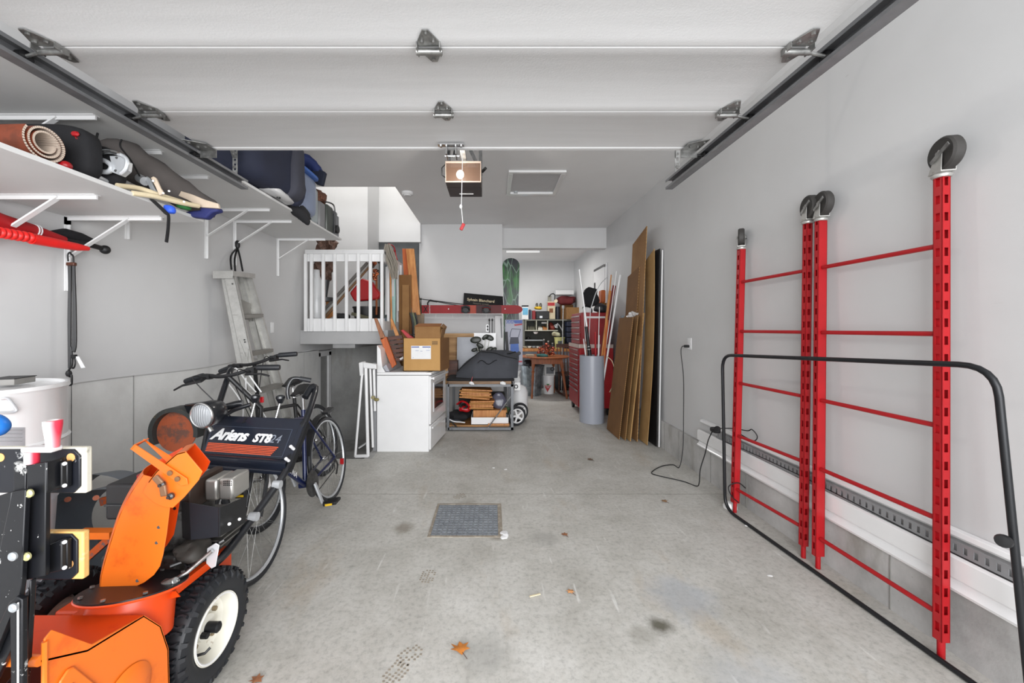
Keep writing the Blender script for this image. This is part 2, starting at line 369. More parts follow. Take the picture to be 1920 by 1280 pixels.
# cloth-less tube light in the workshop
tl = T('tube_light', 'white tube light fixture on the workshop ceiling', 'light', (.95, 8.7, 3.05))
mb = MB(); mb.bb(.28, 1.0, 7.9, 8.05, 2.99, 3.05); O(mb, 'housing', M['whiteg'], tl, bev=.01)
mb = MB(); mb.cyl((.3, 7.97, 2.975), (.98, 7.97, 2.975), .02); O(mb, 'tube', mat_emit('#ffffff', .35), tl)
mb = MB(); mb.tube([(1.0, 7.97, 3.03), (1.9, 7.9, 3.03)], .006, 6); O(mb, 'conduit', M['steel'], tl)

# ================================================================== GARAGE DOOR
def gd_z(y): return 2.41
DX0, DX1 = -1.6, 1.12
gd = T('garage_door', 'white insulated sectional garage door rolled open overhead', 'garage door', (-.24, 1.2, 2.41))
joints = [2.186, 1.797, 1.385, .965, .55, .13]
for i in range(5):
    ya, yb = joints[i + 1] + .001, joints[i] - .001
    mb = MB(); z = 2.41
    # section profile with a shallow step on both long edges
    prof = [(ya, z + .045), (ya, z + .003), (ya + .004, z), (ya + .044, z), (ya + .05, z + .002), (yb - .05, z + .002), (yb - .044, z), (yb - .004, z), (yb, z + .003), (yb, z + .045)]
    if i == 0: prof = prof[:6] + [(yb - .03, z + .002), (yb - .024, z - .003), (yb, z - .003), (yb, z + .045)]
    mb.prism([(DX0, a, b) for a, b in prof], (DX1 - DX0, 0, 0)); O(mb, 'door_panel', M['door'], gd, bev=.001, ang=20)
def hinge(x, y, s=1.0, side=0):
    z = 2.408; r = T_ = bpy.data.objects.new('hinge', None)
    mb = MB(); w = .04 * s
    mb.prism([(x - w * .95, y - .012, z - .004), (x - w * .9, y - .035, z - .004), (x - .012, y - .085 * s, z - .004), (x + .008, y - .085 * s, z - .004), (x + w * .95, y - .035, z - .004), (x + w, y - .012, z - .004)], (0, 0, .004))
    mb.prism([(x - w * .9, y + .012, z - .004), (x + w * .9, y + .012, z - .004), (x + w * .9, y + .03, z - .004), (x + .02, y + .07 * s, z - .004), (x - .0, y + .07 * s, z - .004)], (0, 0, .004))
    for sx in (-1, 1): mb.bb(x + sx * w - .002, x + sx * w + .002, y - .03, y + .018, z - .022, z)
    mb.cyl((x - w - .006, y, z - .016), (x + w + .006, y, z - .016), .011, n=14)
    for (a, b) in ((x, y - .072), (x - .02, y - .035), (x + .02, y - .035), (x + .008, y + .05)): mb.cyl((a, b, z - .011), (a, b, z - .003), .007, n=6)
    return O(mb, 'hinge', M['steel'], gd, ang=30)
for yj in (1.385, 1.797): hinge(-.222, yj)
for yj in joints[1:4]:
    for sx, xe in ((-1, DX0 + .035), (1, DX1 - .035)):
        h_ = hinge(xe, yj, 1.05)
        xr = 1.195 if sx > 0 else -1.665
        mb = MB(); mb.cyl((xe + sx * .03, yj, 2.392), (xr, yj, 2.375), .006, n=8); O(mb, 'roller_stem', M['steel'], gd)
        mb = MB(); mb.cyl((xr - .012, yj, 2.373), (xr + .012, yj, 2.373), .023, n=16); O(mb, 'roller', M['black'], gd)
for sx, xe in ((-1, DX0 + .02), (1, DX1 - .02)):   # top fixtures
    mb = MB(); y = 2.15
    mb.bb(xe - .045, xe + .045, y - .06, y + .02, 2.398, 2.402); mb.bb(xe - .045, xe + .045, y + .02, y + .024, 2.36, 2.402)
    mb.prism([(xe - .045 * sx, y - .06, 2.398), (xe + .045 * sx, y - .06, 2.398), (xe + .045 * sx, y - .11, 2.398)], (0, 0, .004))
    for a, b in ((-.02, -.03), (.02, -.03), (.03, -.08)): mb.cyl((xe + a * sx, y + b, 2.39), (xe + a * sx, y + b, 2.4), .007, n=6)
    O(mb, 'top_bracket', M['steel'], gd)
    xr = 1.195 if sx > 0 else -1.665
    mb = MB(); mb.cyl((xe, y + .03, 2.385), (xr, y + .03, 2.373), .006, n=8); mb.cyl((xr - .012, y + .03, 2.373), (xr + .012, y + .03, 2.373), .023, n=16); O(mb, 'roller', M['black'], gd)
mb = MB()
for x in (-.245, -.195): mb.bb(x - .003, x + .003, 2.1, 2.18, 2.35, 2.405)
mb.bb(-.29, -.15, 2.09, 2.12, 2.396, 2.404); mb.cyl((-.26, 2.16, 2.365), (-.18, 2.16, 2.365), .006, n=8)
for x in (-.275, -.165): mb.cyl((x, 2.105, 2.388), (x, 2.105, 2.4), .008, n=6)
O(mb, 'arm_bracket', M['chrome'], gd)

# ------------------------------------------------------------------ tracks
def track(sx, x, side):
    y0, y1, z = .1, 2.62, 2.373
    t = T('door_track', 'galvanized steel garage door track on the %s, hung from the ceiling' % side, 'track', (x, y1, z))
    def C(a, b): return x + sx * a, x + sx * b
    mb = MB(); h = .028
    a, b = C(.018, .021); mb.bb(a, b, y0, y1, z - h, z + h)                       # web
    a, b = C(-.026, .021); mb.bb(a, b, y0, y1, z - h - .0025, z - h); mb.bb(a, b, y0, y1, z + h, z + h + .0025)
    a, b = C(-.026, -.0235); mb.bb(a, b, y0, y1, z - h, z - h + .012); mb.bb(a, b, y0, y1, z + h - .012, z + h)
    O(mb, 'channel', mat('#77787a', .42, .35, var=.2), t)
    mb = MB(); a, b = C(.021, .024); mb.bb(a, b, y0 - .1, y1 - .06, z - .02, z + .045); a, b = C(.021, .056); mb.bb(a, b, y0, y1 - .06, z + .042, z + .045)
    O(mb, 'angle_iron', M['steel'], t)
    # drop hanger with punched holes
    xh = x + sx * .03
    def punched(nm, p0, p1, wv):
        mb = MB(); p0, p1, wv = V(p0), V(p1), V(wv); L = (p1 - p0).length; d = (p1 - p0).normalized(); n = int(L / .03); nn = d.cross(wv).normalized() * .003
        for s_ in (-1, 1): mb.prism([p0 + wv * s_, p0 + wv * s_ * .45, p1 + wv * s_ * .45, p1 + wv * s_], nn)
        for k in range(n + 1):
            c = p0 + d * (k * L / n); c2 = c + d * min(.017, max(.004, L - k * L / n)); mb.prism([c - wv * .46, c + wv * .46, c2 + wv * .46, c2 - wv * .46], nn)
        O(mb, nm, M['steel'], t)
    punched('hanger', (xh, y1 - .05, z), (xh, y1 - .05, ZC), (.016, 0, 0))
    punched('brace', (xh, y1 - .055, z + .16), (xh - sx * .12, y1 - .4, ZC) if sx > 0 else (xh, y1 - .5, ZC), (.013, 0, 0))
    for q in (0, .1): mb = MB(); mb.cyl((xh - .012, y1 - .05, z + q), (xh + .012, y1 - .05, z + q), .009, n=6); O(mb, 'bolt', M['steel'], t)
track(1, 1.195, 'right'); track(-1, -1.665, 'left')
# door strut behind the top section on the left, seen as a dark bar
# ------------------------------------------------------------------ opener
op = T('garage_door_opener', 'brown garage door opener with a glowing bulb behind its lens', 'door opener', (-.234, 3.4, 2.65))
x0, x1, y0, y1, zb, zt = -.384, -.088, 3.22, 3.58, 2.615, 2.79
mb = MB(); mb.bb(x0, x1, y0 + .12, y1, zb, zt); mb.bb(x0, x1, y0 + .0, y0 + .12, zb, zb + .008)
O(mb, 'housing', mat('#2a2422', .4), op, bev=.006)
lens = NT('amber_lens'); lens.rm(.3); lens.col('#5a4436'); lens.b.inputs['Alpha'].default_value = .5
mb = MB(); mb.bb(x0 + .004, x1 - .004, y0, y0 + .004, zb + .01, zt - .012); mb.bb(x0, x0 + .004, y0, y0 + .12, zb + .01, zt - .012); mb.bb(x1 - .004, x1, y0, y0 + .12, zb + .01, zt - .012)
O(mb, 'lens', lens.m, op)
mb = MB()
for a in ((x0, x1, zb, zb + .01), (x0, x1, zt - .016, zt), (x0, x0 + .006, zb + .0102, zt - .0162), (x1 - .006, x1, zb + .0102, zt - .0162)): mb.bb(a[0], a[1], y0 - .003, y0 + .001, a[2], a[3])
O(mb, 'lens_rim', mat('#8d7f74', .3), op, bev=.001)
mb = MB(); mb.blob((-.265, 3.27, 2.70), (.032, .03, .036), 1); O(mb, 'bulb', mat_emit('#fff6e8', 22), op)
lamp('opener_bulb_light', (-.265, 2.98, 2.60), 15, .03, (1, .95, .88))
mb = MB(); mb.bb(-.29, -.165, y1 - .09, y1 - .075, zb - .003, zb); O(mb, 'label_strip', M['paper'], op)
mb = MB(); mb.bb(-.25, -.21, .0, 3.36, 2.80, 2.83); O(mb, 'rail', M['steel'], op)
mb = MB()
mb.bar((x0 + .01, 3.4, zt - .03), (x0 + .01, 3.4, ZC), .03, .004, (0, 1, 0)); mb.bar((x1 - .01, 3.4, zt - .05), (x1 - .01, 3.4, ZC), .03, .004, (0, 1, 0))
mb.bar((x1 - .005, 3.4, zt - .02), (x1 - .2, 3.4, ZC), .03, .004, (0, 1, 0)); mb.bb(x0, x1, 3.39, 3.42, zt, zt + .006)
O(mb, 'hanger', M['steeld'], op)
mb = MB(); mb.bar((-.245, 2.16, 2.37), (-.235, 2.5, 2.78), .02, .004, (0, 1, 0)); mb.bar((-.205, 2.16, 2.37), (-.2, 2.44, 2.7), .02, .004, (0, 1, 0)); mb.bb(-.27, -.19, 2.4, 2.56, 2.76, 2.81)
O(mb, 'door_arm', M['steeld'], op)
mb = MB(); mb.tube([(-.39, 3.3, 2.8), (-.42, 3.28, 2.76), (-.42, 3.28, 2.70), (-.385, 3.3, 2.68)], .005, 6); O(mb, 'cable', M['black'], op)
mb = MB(); mb.cyl((-.08, 3.3, 2.735), (-.05, 3.26, 2.75), .012, n=10); O(mb, 'antenna_stub', M['black'], op)
mb = MB()
pts = [P(866, 283, 2.45), P(867, 300, 2.45), P(866, 350, 2.42), P(865, 388, 2.4), P(868, 420, 2.4)]
mb.tube(pts, .0025, 6); mb.blob(P(864, 387, 2.4), (.01, .01, .014), 1, seg=10); O(mb, 'release_cord', M['paper'], op)
mb = MB(); mb.bar(P(870, 419, 2.4), P(864, 431, 2.4), .02, .012, (0, 1, 0)); O(mb, 'release_handle', M['red'], op, bev=.003)

# ================================================================== LEFT SHELVES
XS = -1.715
def shelf(name, z, y0, y1, ys, label, desc):
    sh = T(name, label, 'shelf', (XL, y1, z))
    mb = MB(); mb.bb(XL, XS, y0, y1, z, z + .02); O(mb, 'shelf_board', mat('#cfcfce', .5, var=.02), sh, bev=.002)
    for y in ys:
        b = bpy.data.objects.new('bracket', None); COL.objects.link(b); b.parent = sh
        mb = MB(); mb.bb(XL + .006, XS - .15, y - .004, y + .004, z - .022, z - .0035); mb.bb(XL + .005, XS - .149, y - .016, y + .016, z - .003, z - .0002)
        mb.bb(XL + .0003, XL + .004, y - .0155, y + .0155, z - .42, z - .004); mb.bb(XL + .0045, XL + .02, y - .003, y + .003, z - .419, z - .023)
        O(mb, 'bracket_arm', M['whiteg'], b)
        mb = MB(); mb.bar((XS - .33, y, z - .01), (XL + .01, y, z - .23), .024, .008, (0, 0, 1)); O(mb, 'bracket_strut', M['whiteg'], b)
        mb = MB()
        for q in (.12, .26, .38, .5): mb.cyl((XL + q, y + .01, z - .006), (XL + q, y + .01, z - .002), .007, n=8)
        for q in (.06, .16, .36): mb.cyl((XL + .003, y + .01, z - q), (XL + .007, y + .01, z - q), .007, n=8)
        O(mb, 'screw', M['steeld'], b, kind='stuff')
    return sh
shelf('wall_shelf', 2.04, .9, 2.32, (1.12, 1.84, 2.2), 'lower white wall shelf on the left, carrying the rolled carpet', '')
shelf('wall_shelf', 2.413, .9, 4.45, (1.12, 1.835, 2.2, 2.56, 3.27, 3.63, 4.36), 'upper long white wall shelf on the left, carrying the navy bag', '')
# ================================================================== RIGHT WALL: RACK FRAMES
SLOT = MB
def post(parent, p0, p1, wx, wy, slots_x, slots_y):
    """square post from p0 (bottom) to p1 (top); -Y face and -X face get rows of slots"""
    p0, p1 = V(p0), V(p1); L = (p1 - p0).length; d = (p1 - p0).normalized()
    ux, uy = V((1, 0, 0)) * wx / 2, V((0, 1, 0)) * wy / 2; t = .003
    mb = MB()
    def face(c0, s, n, has):
        # panel lying on c0.. along d, half-width s, thickness toward n
        if not has: mb.prism([c0 - s, c0 + s, c0 + s + d * L, c0 - s + d * L], n); return
        a = .47
        mb.prism([c0 - s, c0 - s * a, c0 - s * a + d * L, c0 - s + d * L], n); mb.prism([c0 + s * a, c0 + s, c0 + s + d * L, c0 + s * a + d * L], n)
        pitch = .0765; z = 0; k = int(L / pitch)
        for i in range(k + 1):
            z0 = i * pitch; z1 = min(L, z0 + pitch * .52)
            if z1 <= z0: break
            mb.prism([c0 - s * a + d * z0, c0 + s * a + d * z0, c0 + s * a + d * z1, c0 - s * a + d * z1], n)
    face(p0 - uy, ux, V((0, t, 0)), slots_y); face(p0 + uy, ux, V((0, -t, 0)), False)
    face(p0 - ux, uy, V((t, 0, 0)), slots_x); face(p0 + ux, uy, V((-t, 0, 0)), False)
    o = O(mb, 'post', M['red'], parent, bev=0)
    mb = MB(); mb.box(p0 + d * L, (wx, wy, .004)); mb.cyl(p0 - d * .075, p0, .013, n=14); O(mb, 'foot_pin', M['red'], parent)
    return o
def caster(parent, c, yaw, r=.072):
    """upside-down swivel caster on top of a post: c = top of post"""
    c = V(c); f = V((math.sin(yaw), -math.cos(yaw), 0)); s = V((math.cos(yaw), math.sin(yaw), 0)); up = V((0, 0, 1))
    k = bpy.data.objects.new('caster', None); COL.objects.link(k); k.parent = parent
    mb = MB(); mb.lathe([(.03, 0), (.034, .006), (.034, .012), (.026, .02), (.03, .03)], c, n=20)
    ax = c + up * .098 + f * .022
    for sg in (-1, 1):
        q = s * .024 * sg
        mb.prism([c + q + up * .022 - f * .032, c + q + up * .022 + f * .034, ax + q + f * .016 + up * .006, ax + q + up * .018, ax + q - f * .016 + up * .004], s * .003 * sg)
    mb.prism([c + up * .02 - f * .034 - s * .026, c + up * .02 + f * .034 - s * .026, c + up * .02 + f * .034 + s * .026, c + up * .02 - f * .034 + s * .026], up * .006)
    O(mb, 'fork', M['alu'], k)
    mb = MB(); mb.lathe([(.02, -.02), (r * .7, -.018), (r * .9, -.022), (r, -.014), (r, .014), (r * .9, .022), (r * .7, .018), (.02, .02)], ax, s, n=30); O(mb, 'wheel', mat('#33312f', .6, var=.2), k)
    mb = MB(); mb.cyl(ax - s * .034, ax + s * .034, .008, n=10); mb.bar(ax - s * .034 - f * .03 - up * .03, ax - s * .036 + f * .062 + up * .022, .016, .004, s); O(mb, 'brake_pedal', M['steel'], k)
def rack(pts, label, sl, yaws):
    (a0, a1), (b0, b1) = pts
    r = T('rack_frame', label, 'rack frame', ((a0[0] + b0[0]) / 2, (a0[1] + b0[1]) / 2, 0), 'red rack frames leaning on the right wall')
    for (p, q), s_, yw in zip(pts, sl, yaws):
        p, q = V(p), V(q); post(r, p + (q - p).normalized() * .075, q, *s_); caster(r, q, yw)
    for z in (.18, .583, .985, 1.385, 1.77):
        A = V(a0).lerp(V(a1), z / a1[2]); B = V(b0).lerp(V(b1), z / b1[2])
        mb = MB(); mb.cyl(A + V((0, -.02, 0)), B + V((0, .02, 0)), .0115, n=14); O(mb, 'rung', M['red'], r)
    return r
ptA = [((1.862, 2.983, 0), (1.968, 3.07, 2.03)), ((1.916, 2.394, 0), (1.972, 2.43, 2.06))]
ptB = [((1.916, 2.287, 0), (1.97, 2.33, 2.05)), ((1.925, 1.668, 0), (1.965, 1.70, 2.065))]
rack(ptA, 'red steel rack frame farther from the camera, its near caster turned sideways', ((.045, .04, True, False), (.036, .034, True, True)), (2.57, -.2))
rack(ptB, 'red steel rack frame nearest the camera with rows of slots and two casters on top', ((.052, .03, True, False), (.036, .036, True, True)), (-.2, -.25))
# black bent tube frame
bf = T('steel_hoop', 'black bent steel tube frame standing in front of the red rack frames', 'frame', (1.85, 2.2, 0))
def arc(a, c, b, n=6):
    a, c, b = V(a), V(c), V(b); return [(1 - t) ** 2 * a + 2 * t * (1 - t) * c + t * t * b for t in [i / n for i in range(n + 1)]]
cTL, cTR, cBR, cBL = V((1.765, 2.98, 1.205)), V((1.80, 1.39, 1.275)), V((1.905, 1.37, .0125)), V((1.81, 3.02, .0125))
pts = []
cs = [cTL, cTR, cBR, cBL]; rad = .11
for i in range(4):
    c = cs[i]; a = cs[i - 1]; b = cs[(i + 1) % 4]
    pts += arc(c + (a - c).normalized() * rad, c, c + (b - c).normalized() * rad)
mb = MB(); mb.tube(pts, .0115, 12, closed=True); O(mb, 'tube', M['blackm'], bf)
for nm, (px, py, Y) in (('knob', (1887, 1010, 1.39)), ('knob', (1350, 803, 2.98))):
    c = P(px, py, Y); mb = MB(); mb.lathe([(.008, 0), (.008, .02), (.021, .022), (.023, .03), (.02, .042), (.0, .044)], c, (-.9, -.45, 0), n=16); O(mb, nm, M['black'], bf)
# ------------------------------------------------------------------ long white trims lying on the foundation ledge
tb = T('long_trim_board', 'long white moulded trim board lying along the right wall above the floor', 'trim board', (1.98, 2.4, .3))
y0, y1 = 1.1, 3.74
mb = MB(); prof = [(2.0, .285), (1.972, .287), (1.968, .30), (1.985, .315), (1.99, .33), (1.975, .345), (1.972, .43), (1.985, .44), (2.0, .44)]
mb.prism([(a, y0, b) for a, b in prof], (0, y1 - y0, 0)); O(mb, 'lower_board', M['whiteg'], tb, bev=.001)
mb = MB(); prof = [(2.028, .505), (2.005, .505), (2.0, .515), (2.003, .535), (2.028, .54)]
mb.prism([(a, y0, b) for a, b in prof], (0, y1 - y0, 0)); O(mb, 'upper_strip', M['whiteg'], tb, bev=.001)
pa = T('perforated_angle', 'grey perforated steel angle resting between the white trims on the right wall', 'steel angle', (1.99, 2.3, .44))
mb = MB(); mb.bb(1.986, 1.989, 1.1, 3.45, .445, .458); mb.bb(1.986, 1.989, 1.1, 3.45, .487, .5); mb.bb(1.989, 2.02, 1.1, 3.45, .442, .446)
y = 1.1
while y < 3.44: mb.bb(1.986, 1.989, y, y + .022, .458, .487); y += .036
O(mb, 'angle', mat('#8f9092', .5, .3, var=.1), pa)
mb = MB(); mb.tube([(1.985, y, .452 + .01 * math.sin(y * 3)) for y in [1.1 + .1 * i for i in range(23)]], .003, 6); tag(O(mb, 'thin_cable', M['black'], None), 'thin black cable lying along the perforated angle on the right wall', 'cable')
# outlet and cord
ot = T('wall_outlet', 'white electrical outlet on the right wall with a plug in it', 'outlet', (XR, 3.99, 1.25))
mb = MB(); mb.bb(XR - .006, XR, 3.95, 4.03, 1.19, 1.31); O(mb, 'outlet_plate', M['whiteg'], ot, bev=.003)
for z in (1.225, 1.275):
    mb = MB(); mb.bb(XR - .009, XR - .006, 3.97, 4.01, z - .016, z + .016); O(mb, 'socket', M['white'], ot, bev=.003)
ec = T('extension_cord', 'black extension cord running from the outlet down to the floor and up to the trim', 'cord', (1.9, 3.7, 0))
pts = [(1.985, 3.99, 1.225), (1.95, 3.99, 1.22), (1.94, 3.99, 1.15), (1.965, 3.99, .9), (1.96, 3.98, .5), (1.94, 3.95, .2), (1.88, 3.9, .02), G(1262, 872) + V((0, 0, .006)), G(1240, 875) + V((0, 0, .006)), G(1222, 886) + V((0, 0, .006)), G(1232, 892) + V((0, 0, .006)), G(1280, 903) + V((0, 0, .006)), G(1305, 912) + V((0, 0, .006)), P(1311, 905, 3.42), P(1313, 880, 3.45), P(1322, 850, 3.45), P(1328, 825, 3.4), P(1337, 806, 3.3)]
def smooth(pts, k=5):
    pts = [V(p) for p in pts]; out = []
    for i in range(len(pts) - 1):
        a = pts[max(i - 1, 0)]; b = pts[i]; c = pts[i + 1]; d = pts[min(i + 2, len(pts) - 1)]
        for j in range(k):
            t = j / k; out.append(.5 * ((2 * b) + (c - a) * t + (2 * a - 5 * b + 4 * c - d) * t * t + (3 * b - a - 3 * c + d) * t ** 3))
    return out + [pts[-1]]
mb = MB(); mb.tube(smooth(pts), .0045, 8); O(mb, 'cord', M['black'], ec)
mb = MB(); mb.cyl((2.02, 3.99, 1.225), (1.975, 3.99, 1.225), .014, n=12); O(mb, 'plug', M['black'], ec)
mb = MB(); mb.blob(P(1341, 806, 3.3), (.03, .05, .022), .6, seg=12); O(mb, 'connector', M['black'], ec)
mb = MB(); mb.tube(smooth([P(1345, 803, 3.25), P(1375, 803, 3.15), (1.97, 3.0, .62), P(1410, 805, 2.96), P(1420, 818, 2.93), P(1412, 826, 2.95), P(1385, 812, 3.05)]), .004, 8); tag(O(mb, 'cord_loop', M['black'], None), 'loop of black cord sticking out over the white trim behind the red rack', 'cord')
mb = MB(); mb.tube(smooth([P(1398, 915, 2.9), P(1384, 905, 2.95), P(1366, 912, 2.98), P(1372, 930, 2.95), P(1385, 942, 2.9)] ), .004, 8); tag(O(mb, 'cord_coil', M['black'], None), 'short black cord curled on the floor behind the rack foot', 'cord')
mb = MB(); mb.lathe([(.05, 0), (.05, .02), (.035, .045), (.02, .05), (0, .05)], G(1369, 952), n=24); tag(O(mb, 'white_puck', M['whiteg'], None), 'small round white plastic cap on the floor at the far rack foot', 'cap')

# ================================================================== CARDBOARD AGAINST THE RIGHT WALL
def sheet(name, label, cat, corners, t, m, edge=None, curve=0, group=None):
    """corners: bottom-far, bottom-near, top-near, top-far"""
    a, b, c, d = [V(q) for q in corners]; n = (b - a).cross(d - a).normalized()
    if n.x > 0: n = -n
    r = T(name, label, cat, (a + b) / 2, group)
    mb = MB(); mb.grid(lambda u, v: (a.lerp(b, u)).lerp(d.lerp(c, u), v) + n * curve * math.sin(PI * v), 4, 12 if curve else 3, -n * t); O(mb, 'panel', m, r, bev=0)
    if edge:   # corrugated near edge
        mb = MB(); N = 60
        for k in range(N):
            v = (k + .2) / N; v2 = (k + .7) / N; o_ = n * curve * math.sin(PI * v)
            p = b.lerp(c, v) + o_; q = b.lerp(c, v2) + o_; f = (b - a).normalized() * .004
            mb.prism([p, q, q - n * t, p - n * t], f)
        O(mb, 'corrugated_edge', edge, r, kind='stuff')
    return r
g = 'flattened boxes leaning on the right wall'
def cb(label, Y0, Y1, X0, dX, z, m, t=.006, curve=0, n0=0, edge=True, cat='cardboard sheet', name='cardboard_sheet', dz=0, dy=0):
    sheet(name, label, cat, [(X0, Y1, 0.01), (X0, Y0, 0.01), (X0 + dX, Y0 + dy, z), (X0 + dX, Y1 + dy, z + dz)], t, m, M['cardl'] if edge else None, curve, g)
cb('front brown flattened box, the shortest of the leaning stack', 4.90, 5.42, 1.60, .17, 1.55, M['cardd'], dy=-.02)
cb('flattened box just behind the shortest one, barely taller', 4.86, 5.36, 1.665, .16, 1.57, M['card'])
cb('third flattened box with a rough open edge in the leaning stack', 4.82, 5.36, 1.71, .17, 1.60, M['cardl'], t=.012)
cb('medium tall brown flattened box behind the short ones', 4.97, 5.40, 1.755, .13, 2.20, M['cardd'], dz=-.08, t=.006)
cb('tallest brown flattened box with a pointed upper corner', 4.80, 5.28, 1.79, .12, 2.67, M['card'], dz=-.13, t=.008)
cb('pale tan bowed sheet leaning nearest the wall', 4.66, 4.93, 1.86, .085, 2.36, M['cardl'], t=.006, curve=-.03, dz=-.10, edge=False)
cb('tall dark board with a white edge leaning flat against the wall', 4.60, 4.85, 1.945, .04, 2.35, M['black'], t=.006, edge=False, cat='board', name='dark_board')
cb('narrow white edged strip beside the dark board on the right wall', 4.585, 4.60, 1.965, .04, 2.33, M['whiteg'], t=.014, edge=False, cat='board', name='white_strip')
mb = MB(); mb.blob(P(1190, 590, 5.05), (.07, .1, .035), .8, nz=.05, ns=30, seg=24); tag(O(mb, 'plastic_wrap', mat_glass((.95, .95, .95), .1, .45)), 'crumpled clear plastic wrap on top of the shortest flattened box', 'plastic wrap')

# ================================================================== GREY TUBE WITH STICKS
tc = V((1.51, 5.88, 0))
tu = T('storage_tube', 'tall grey plastic pipe standing on the floor, full of sticks', 'tube', tc)
mb = MB(); mb.lathe([(.165, .003), (.165, 0), (.181, 0), (.181, 1.0), (.172, 1.0), (.172, .02), (0, .02)], tc, n=48, cap=False)
tt = NT('grey_pipe'); tt.rm(.32); tt.col(tt.mix(tt.ramp(tt.noise(30, 3, .5, st=(1, 1, 1)), [(.76, 0.), (.79, 1.)]), '#9a9ea8', '#2b2b2e')); O(mb, 'pipe', tt.m, tu)
def stick(name, label, cat, bx, top, r, m, Yt=None, r2=None, Yb=5.88, extra=None):
    b = P(bx, 700, Yb); b.z = .6; tp = P(top[0], top[1], Yt or 5.85)
    d = (tp - b).normalized(); b = b - d * .5
    mb = MB(); mb.tube([b, b.lerp(tp, .5), tp], [r, r, r2 or r], 10); return tag(O(mb, name, m), label, cat, 'sticks and rods in the grey pipe')
W = M['whiteg']
stick('plastic_pipe', 'long white plastic pipe leaning left out of the grey pipe', 'pipe', 1114, (1086, 505), .013, W)
stick('plastic_pipe', 'short bright white rod at the left rim of the grey pipe', 'pipe', 1104, (1094, 635), .007, W)
stick('plastic_pipe', 'thin white rod beside the long leaning white pipe', 'pipe', 1101, (1095, 578), .007, W)
stick('plastic_pipe', 'white pole reaching right out of the grey pipe, past the dark red board', 'pipe', 1131, (1163, 515), .014, W)
stick('plastic_pipe', 'slim white rod crossing in front of the dark red board', 'pipe', 1127, (1156, 508), .006, W)
stick('plastic_pipe', 'short white rod standing upright in the middle of the grey pipe', 'pipe', 1120, (1124, 575), .006, W)
tp = T('fishing_rod_case', 'black telescopic pole with silver rings in the grey pipe', 'pole', P(1106, 668, 5.8)); tp['group'] = 'sticks and rods in the grey pipe'
a, b = P(1109, 690, 5.80), P(1099, 612, 5.75)
mb = MB(); mb.tube([a, a.lerp(b, .5), a.lerp(b, .51), b], [.030, .03, .024, .022], 14); O(mb, 'pole', M['blackg'], tp)
mb = MB()
for q in (.45, .52, .3): c = a.lerp(b, q); mb.cyl(c, c + (b - a).normalized() * .012, .032, n=14)
O(mb, 'ring', M['chrome'], tp, kind='stuff')
stick('wood_dowel', 'dark grey topped wooden stick standing tallest in the grey pipe', 'stick', 1128, (1146, 515), .009, M['pine'])
stick('wood_dowel', 'orange wooden stick with a broad upper end in the grey pipe', 'stick', 1122, (1144, 545), .012, M['pine'], r2=.022)
stick('wood_dowel', 'thin reddish cane near the right rim of the grey pipe', 'stick', 1130, (1140, 600), .008, M['cedar'])
stick('wood_dowel', 'orange painted stick leaning between the canes in the grey pipe', 'stick', 1124, (1138, 606), .007, M['cedar'])
stick('wood_dowel', 'pale wooden stake standing short in the grey pipe', 'stick', 1121, (1123, 628), .012, M['paper'])
stick('metal_rod', 'short copper coloured rod at the left of the grey pipe', 'rod', 1106, (1098, 640), .006, mat('#9a6a45', .4, .5))
stick('metal_rod', 'bright red stake low in the grey pipe', 'rod', 1118, (1116, 622), .014, M['red'])
tb_ = P(1160, 580, 5.95)
mb = MB(); mb.bar((1.55, 5.92, .5), P(1152, 535, 5.95), .05, .02, (0, 1, 0)); tag(O(mb, 'red_board', mat('#6d1418', .5)), 'dark red narrow board standing in the grey pipe', 'board', 'sticks and rods in the grey pipe')
mb = MB(); mb.tube(smooth([(1.46, 5.9, .5), P(1106, 600, 5.9), P(1112, 565, 5.9), P(1124, 535, 5.9), P(1139, 519, 5.9)]), .006, 8); tag(O(mb, 'curved_rod', M['silver']), 'curved grey rod arching right out of the grey pipe', 'rod', 'sticks and rods in the grey pipe')
mb = MB(); mb.tube(smooth([P(1137, 668, 5.8), P(1147, 676, 5.7), P(1153, 695, 5.6), P(1152, 715, 5.62), P(1143, 735, 5.75)]), .006, 8); tag(O(mb, 'bent_wire', M['cream']), 'pale bent cane hooping down outside the grey pipe', 'cane')

# ================================================================== RED TOOL CHEST
ch = T('tool_chest', 'tall red rolling tool chest with chrome drawer pulls behind the grey pipe', 'tool chest', (1.68, 6.7, 0))
X0, X1, Y0, Y1 = 1.40, 1.95, 6.25, 7.05
mb = MB(); mb.bb(X0 + .01, X1, Y0, Y1, .12, 1.12); O(mb, 'cabinet', M['red'], ch, bev=.006)
mb = MB(); mb.bb(X0 + .04, X1 - .03, Y0 + .03, Y1 - .05, 1.12, 1.66); O(mb, 'upper_box', M['redd'], ch, bev=.006)
mb = MB(); mb.bb(X0 + .1, X1 - .12, Y0 + .025, Y0 + .03, 1.57, 1.60); O(mb, 'white_stripe', M['paper'], ch)
mb = MB(); mb.bb(X0 - .005, X1, Y0 - .005, Y0 + .02, 1.09, 1.15); mb.bb(X0 - .005, X0 + .02, Y0, Y1, 1.09, 1.15); O(mb, 'top_rail', mat('#c9b9b0', .3, .4), ch)
def drawers(x, ya, yb, z0, n, hh):
    for i in range(n):
        z = z0 + i * hh
        mb = MB(); mb.bb(x - .014, x, ya, yb, z + .006, z + hh - .006); d_ = O(mb, 'drawer', M['redd'], ch, bev=.003)
        mb = MB(); mb.bb(x - .03, x - .014, ya + .02, yb - .02, z + hh - .03, z + hh - .014); O(mb, 'drawer_pull', M['chrome'], d_, bev=.003)
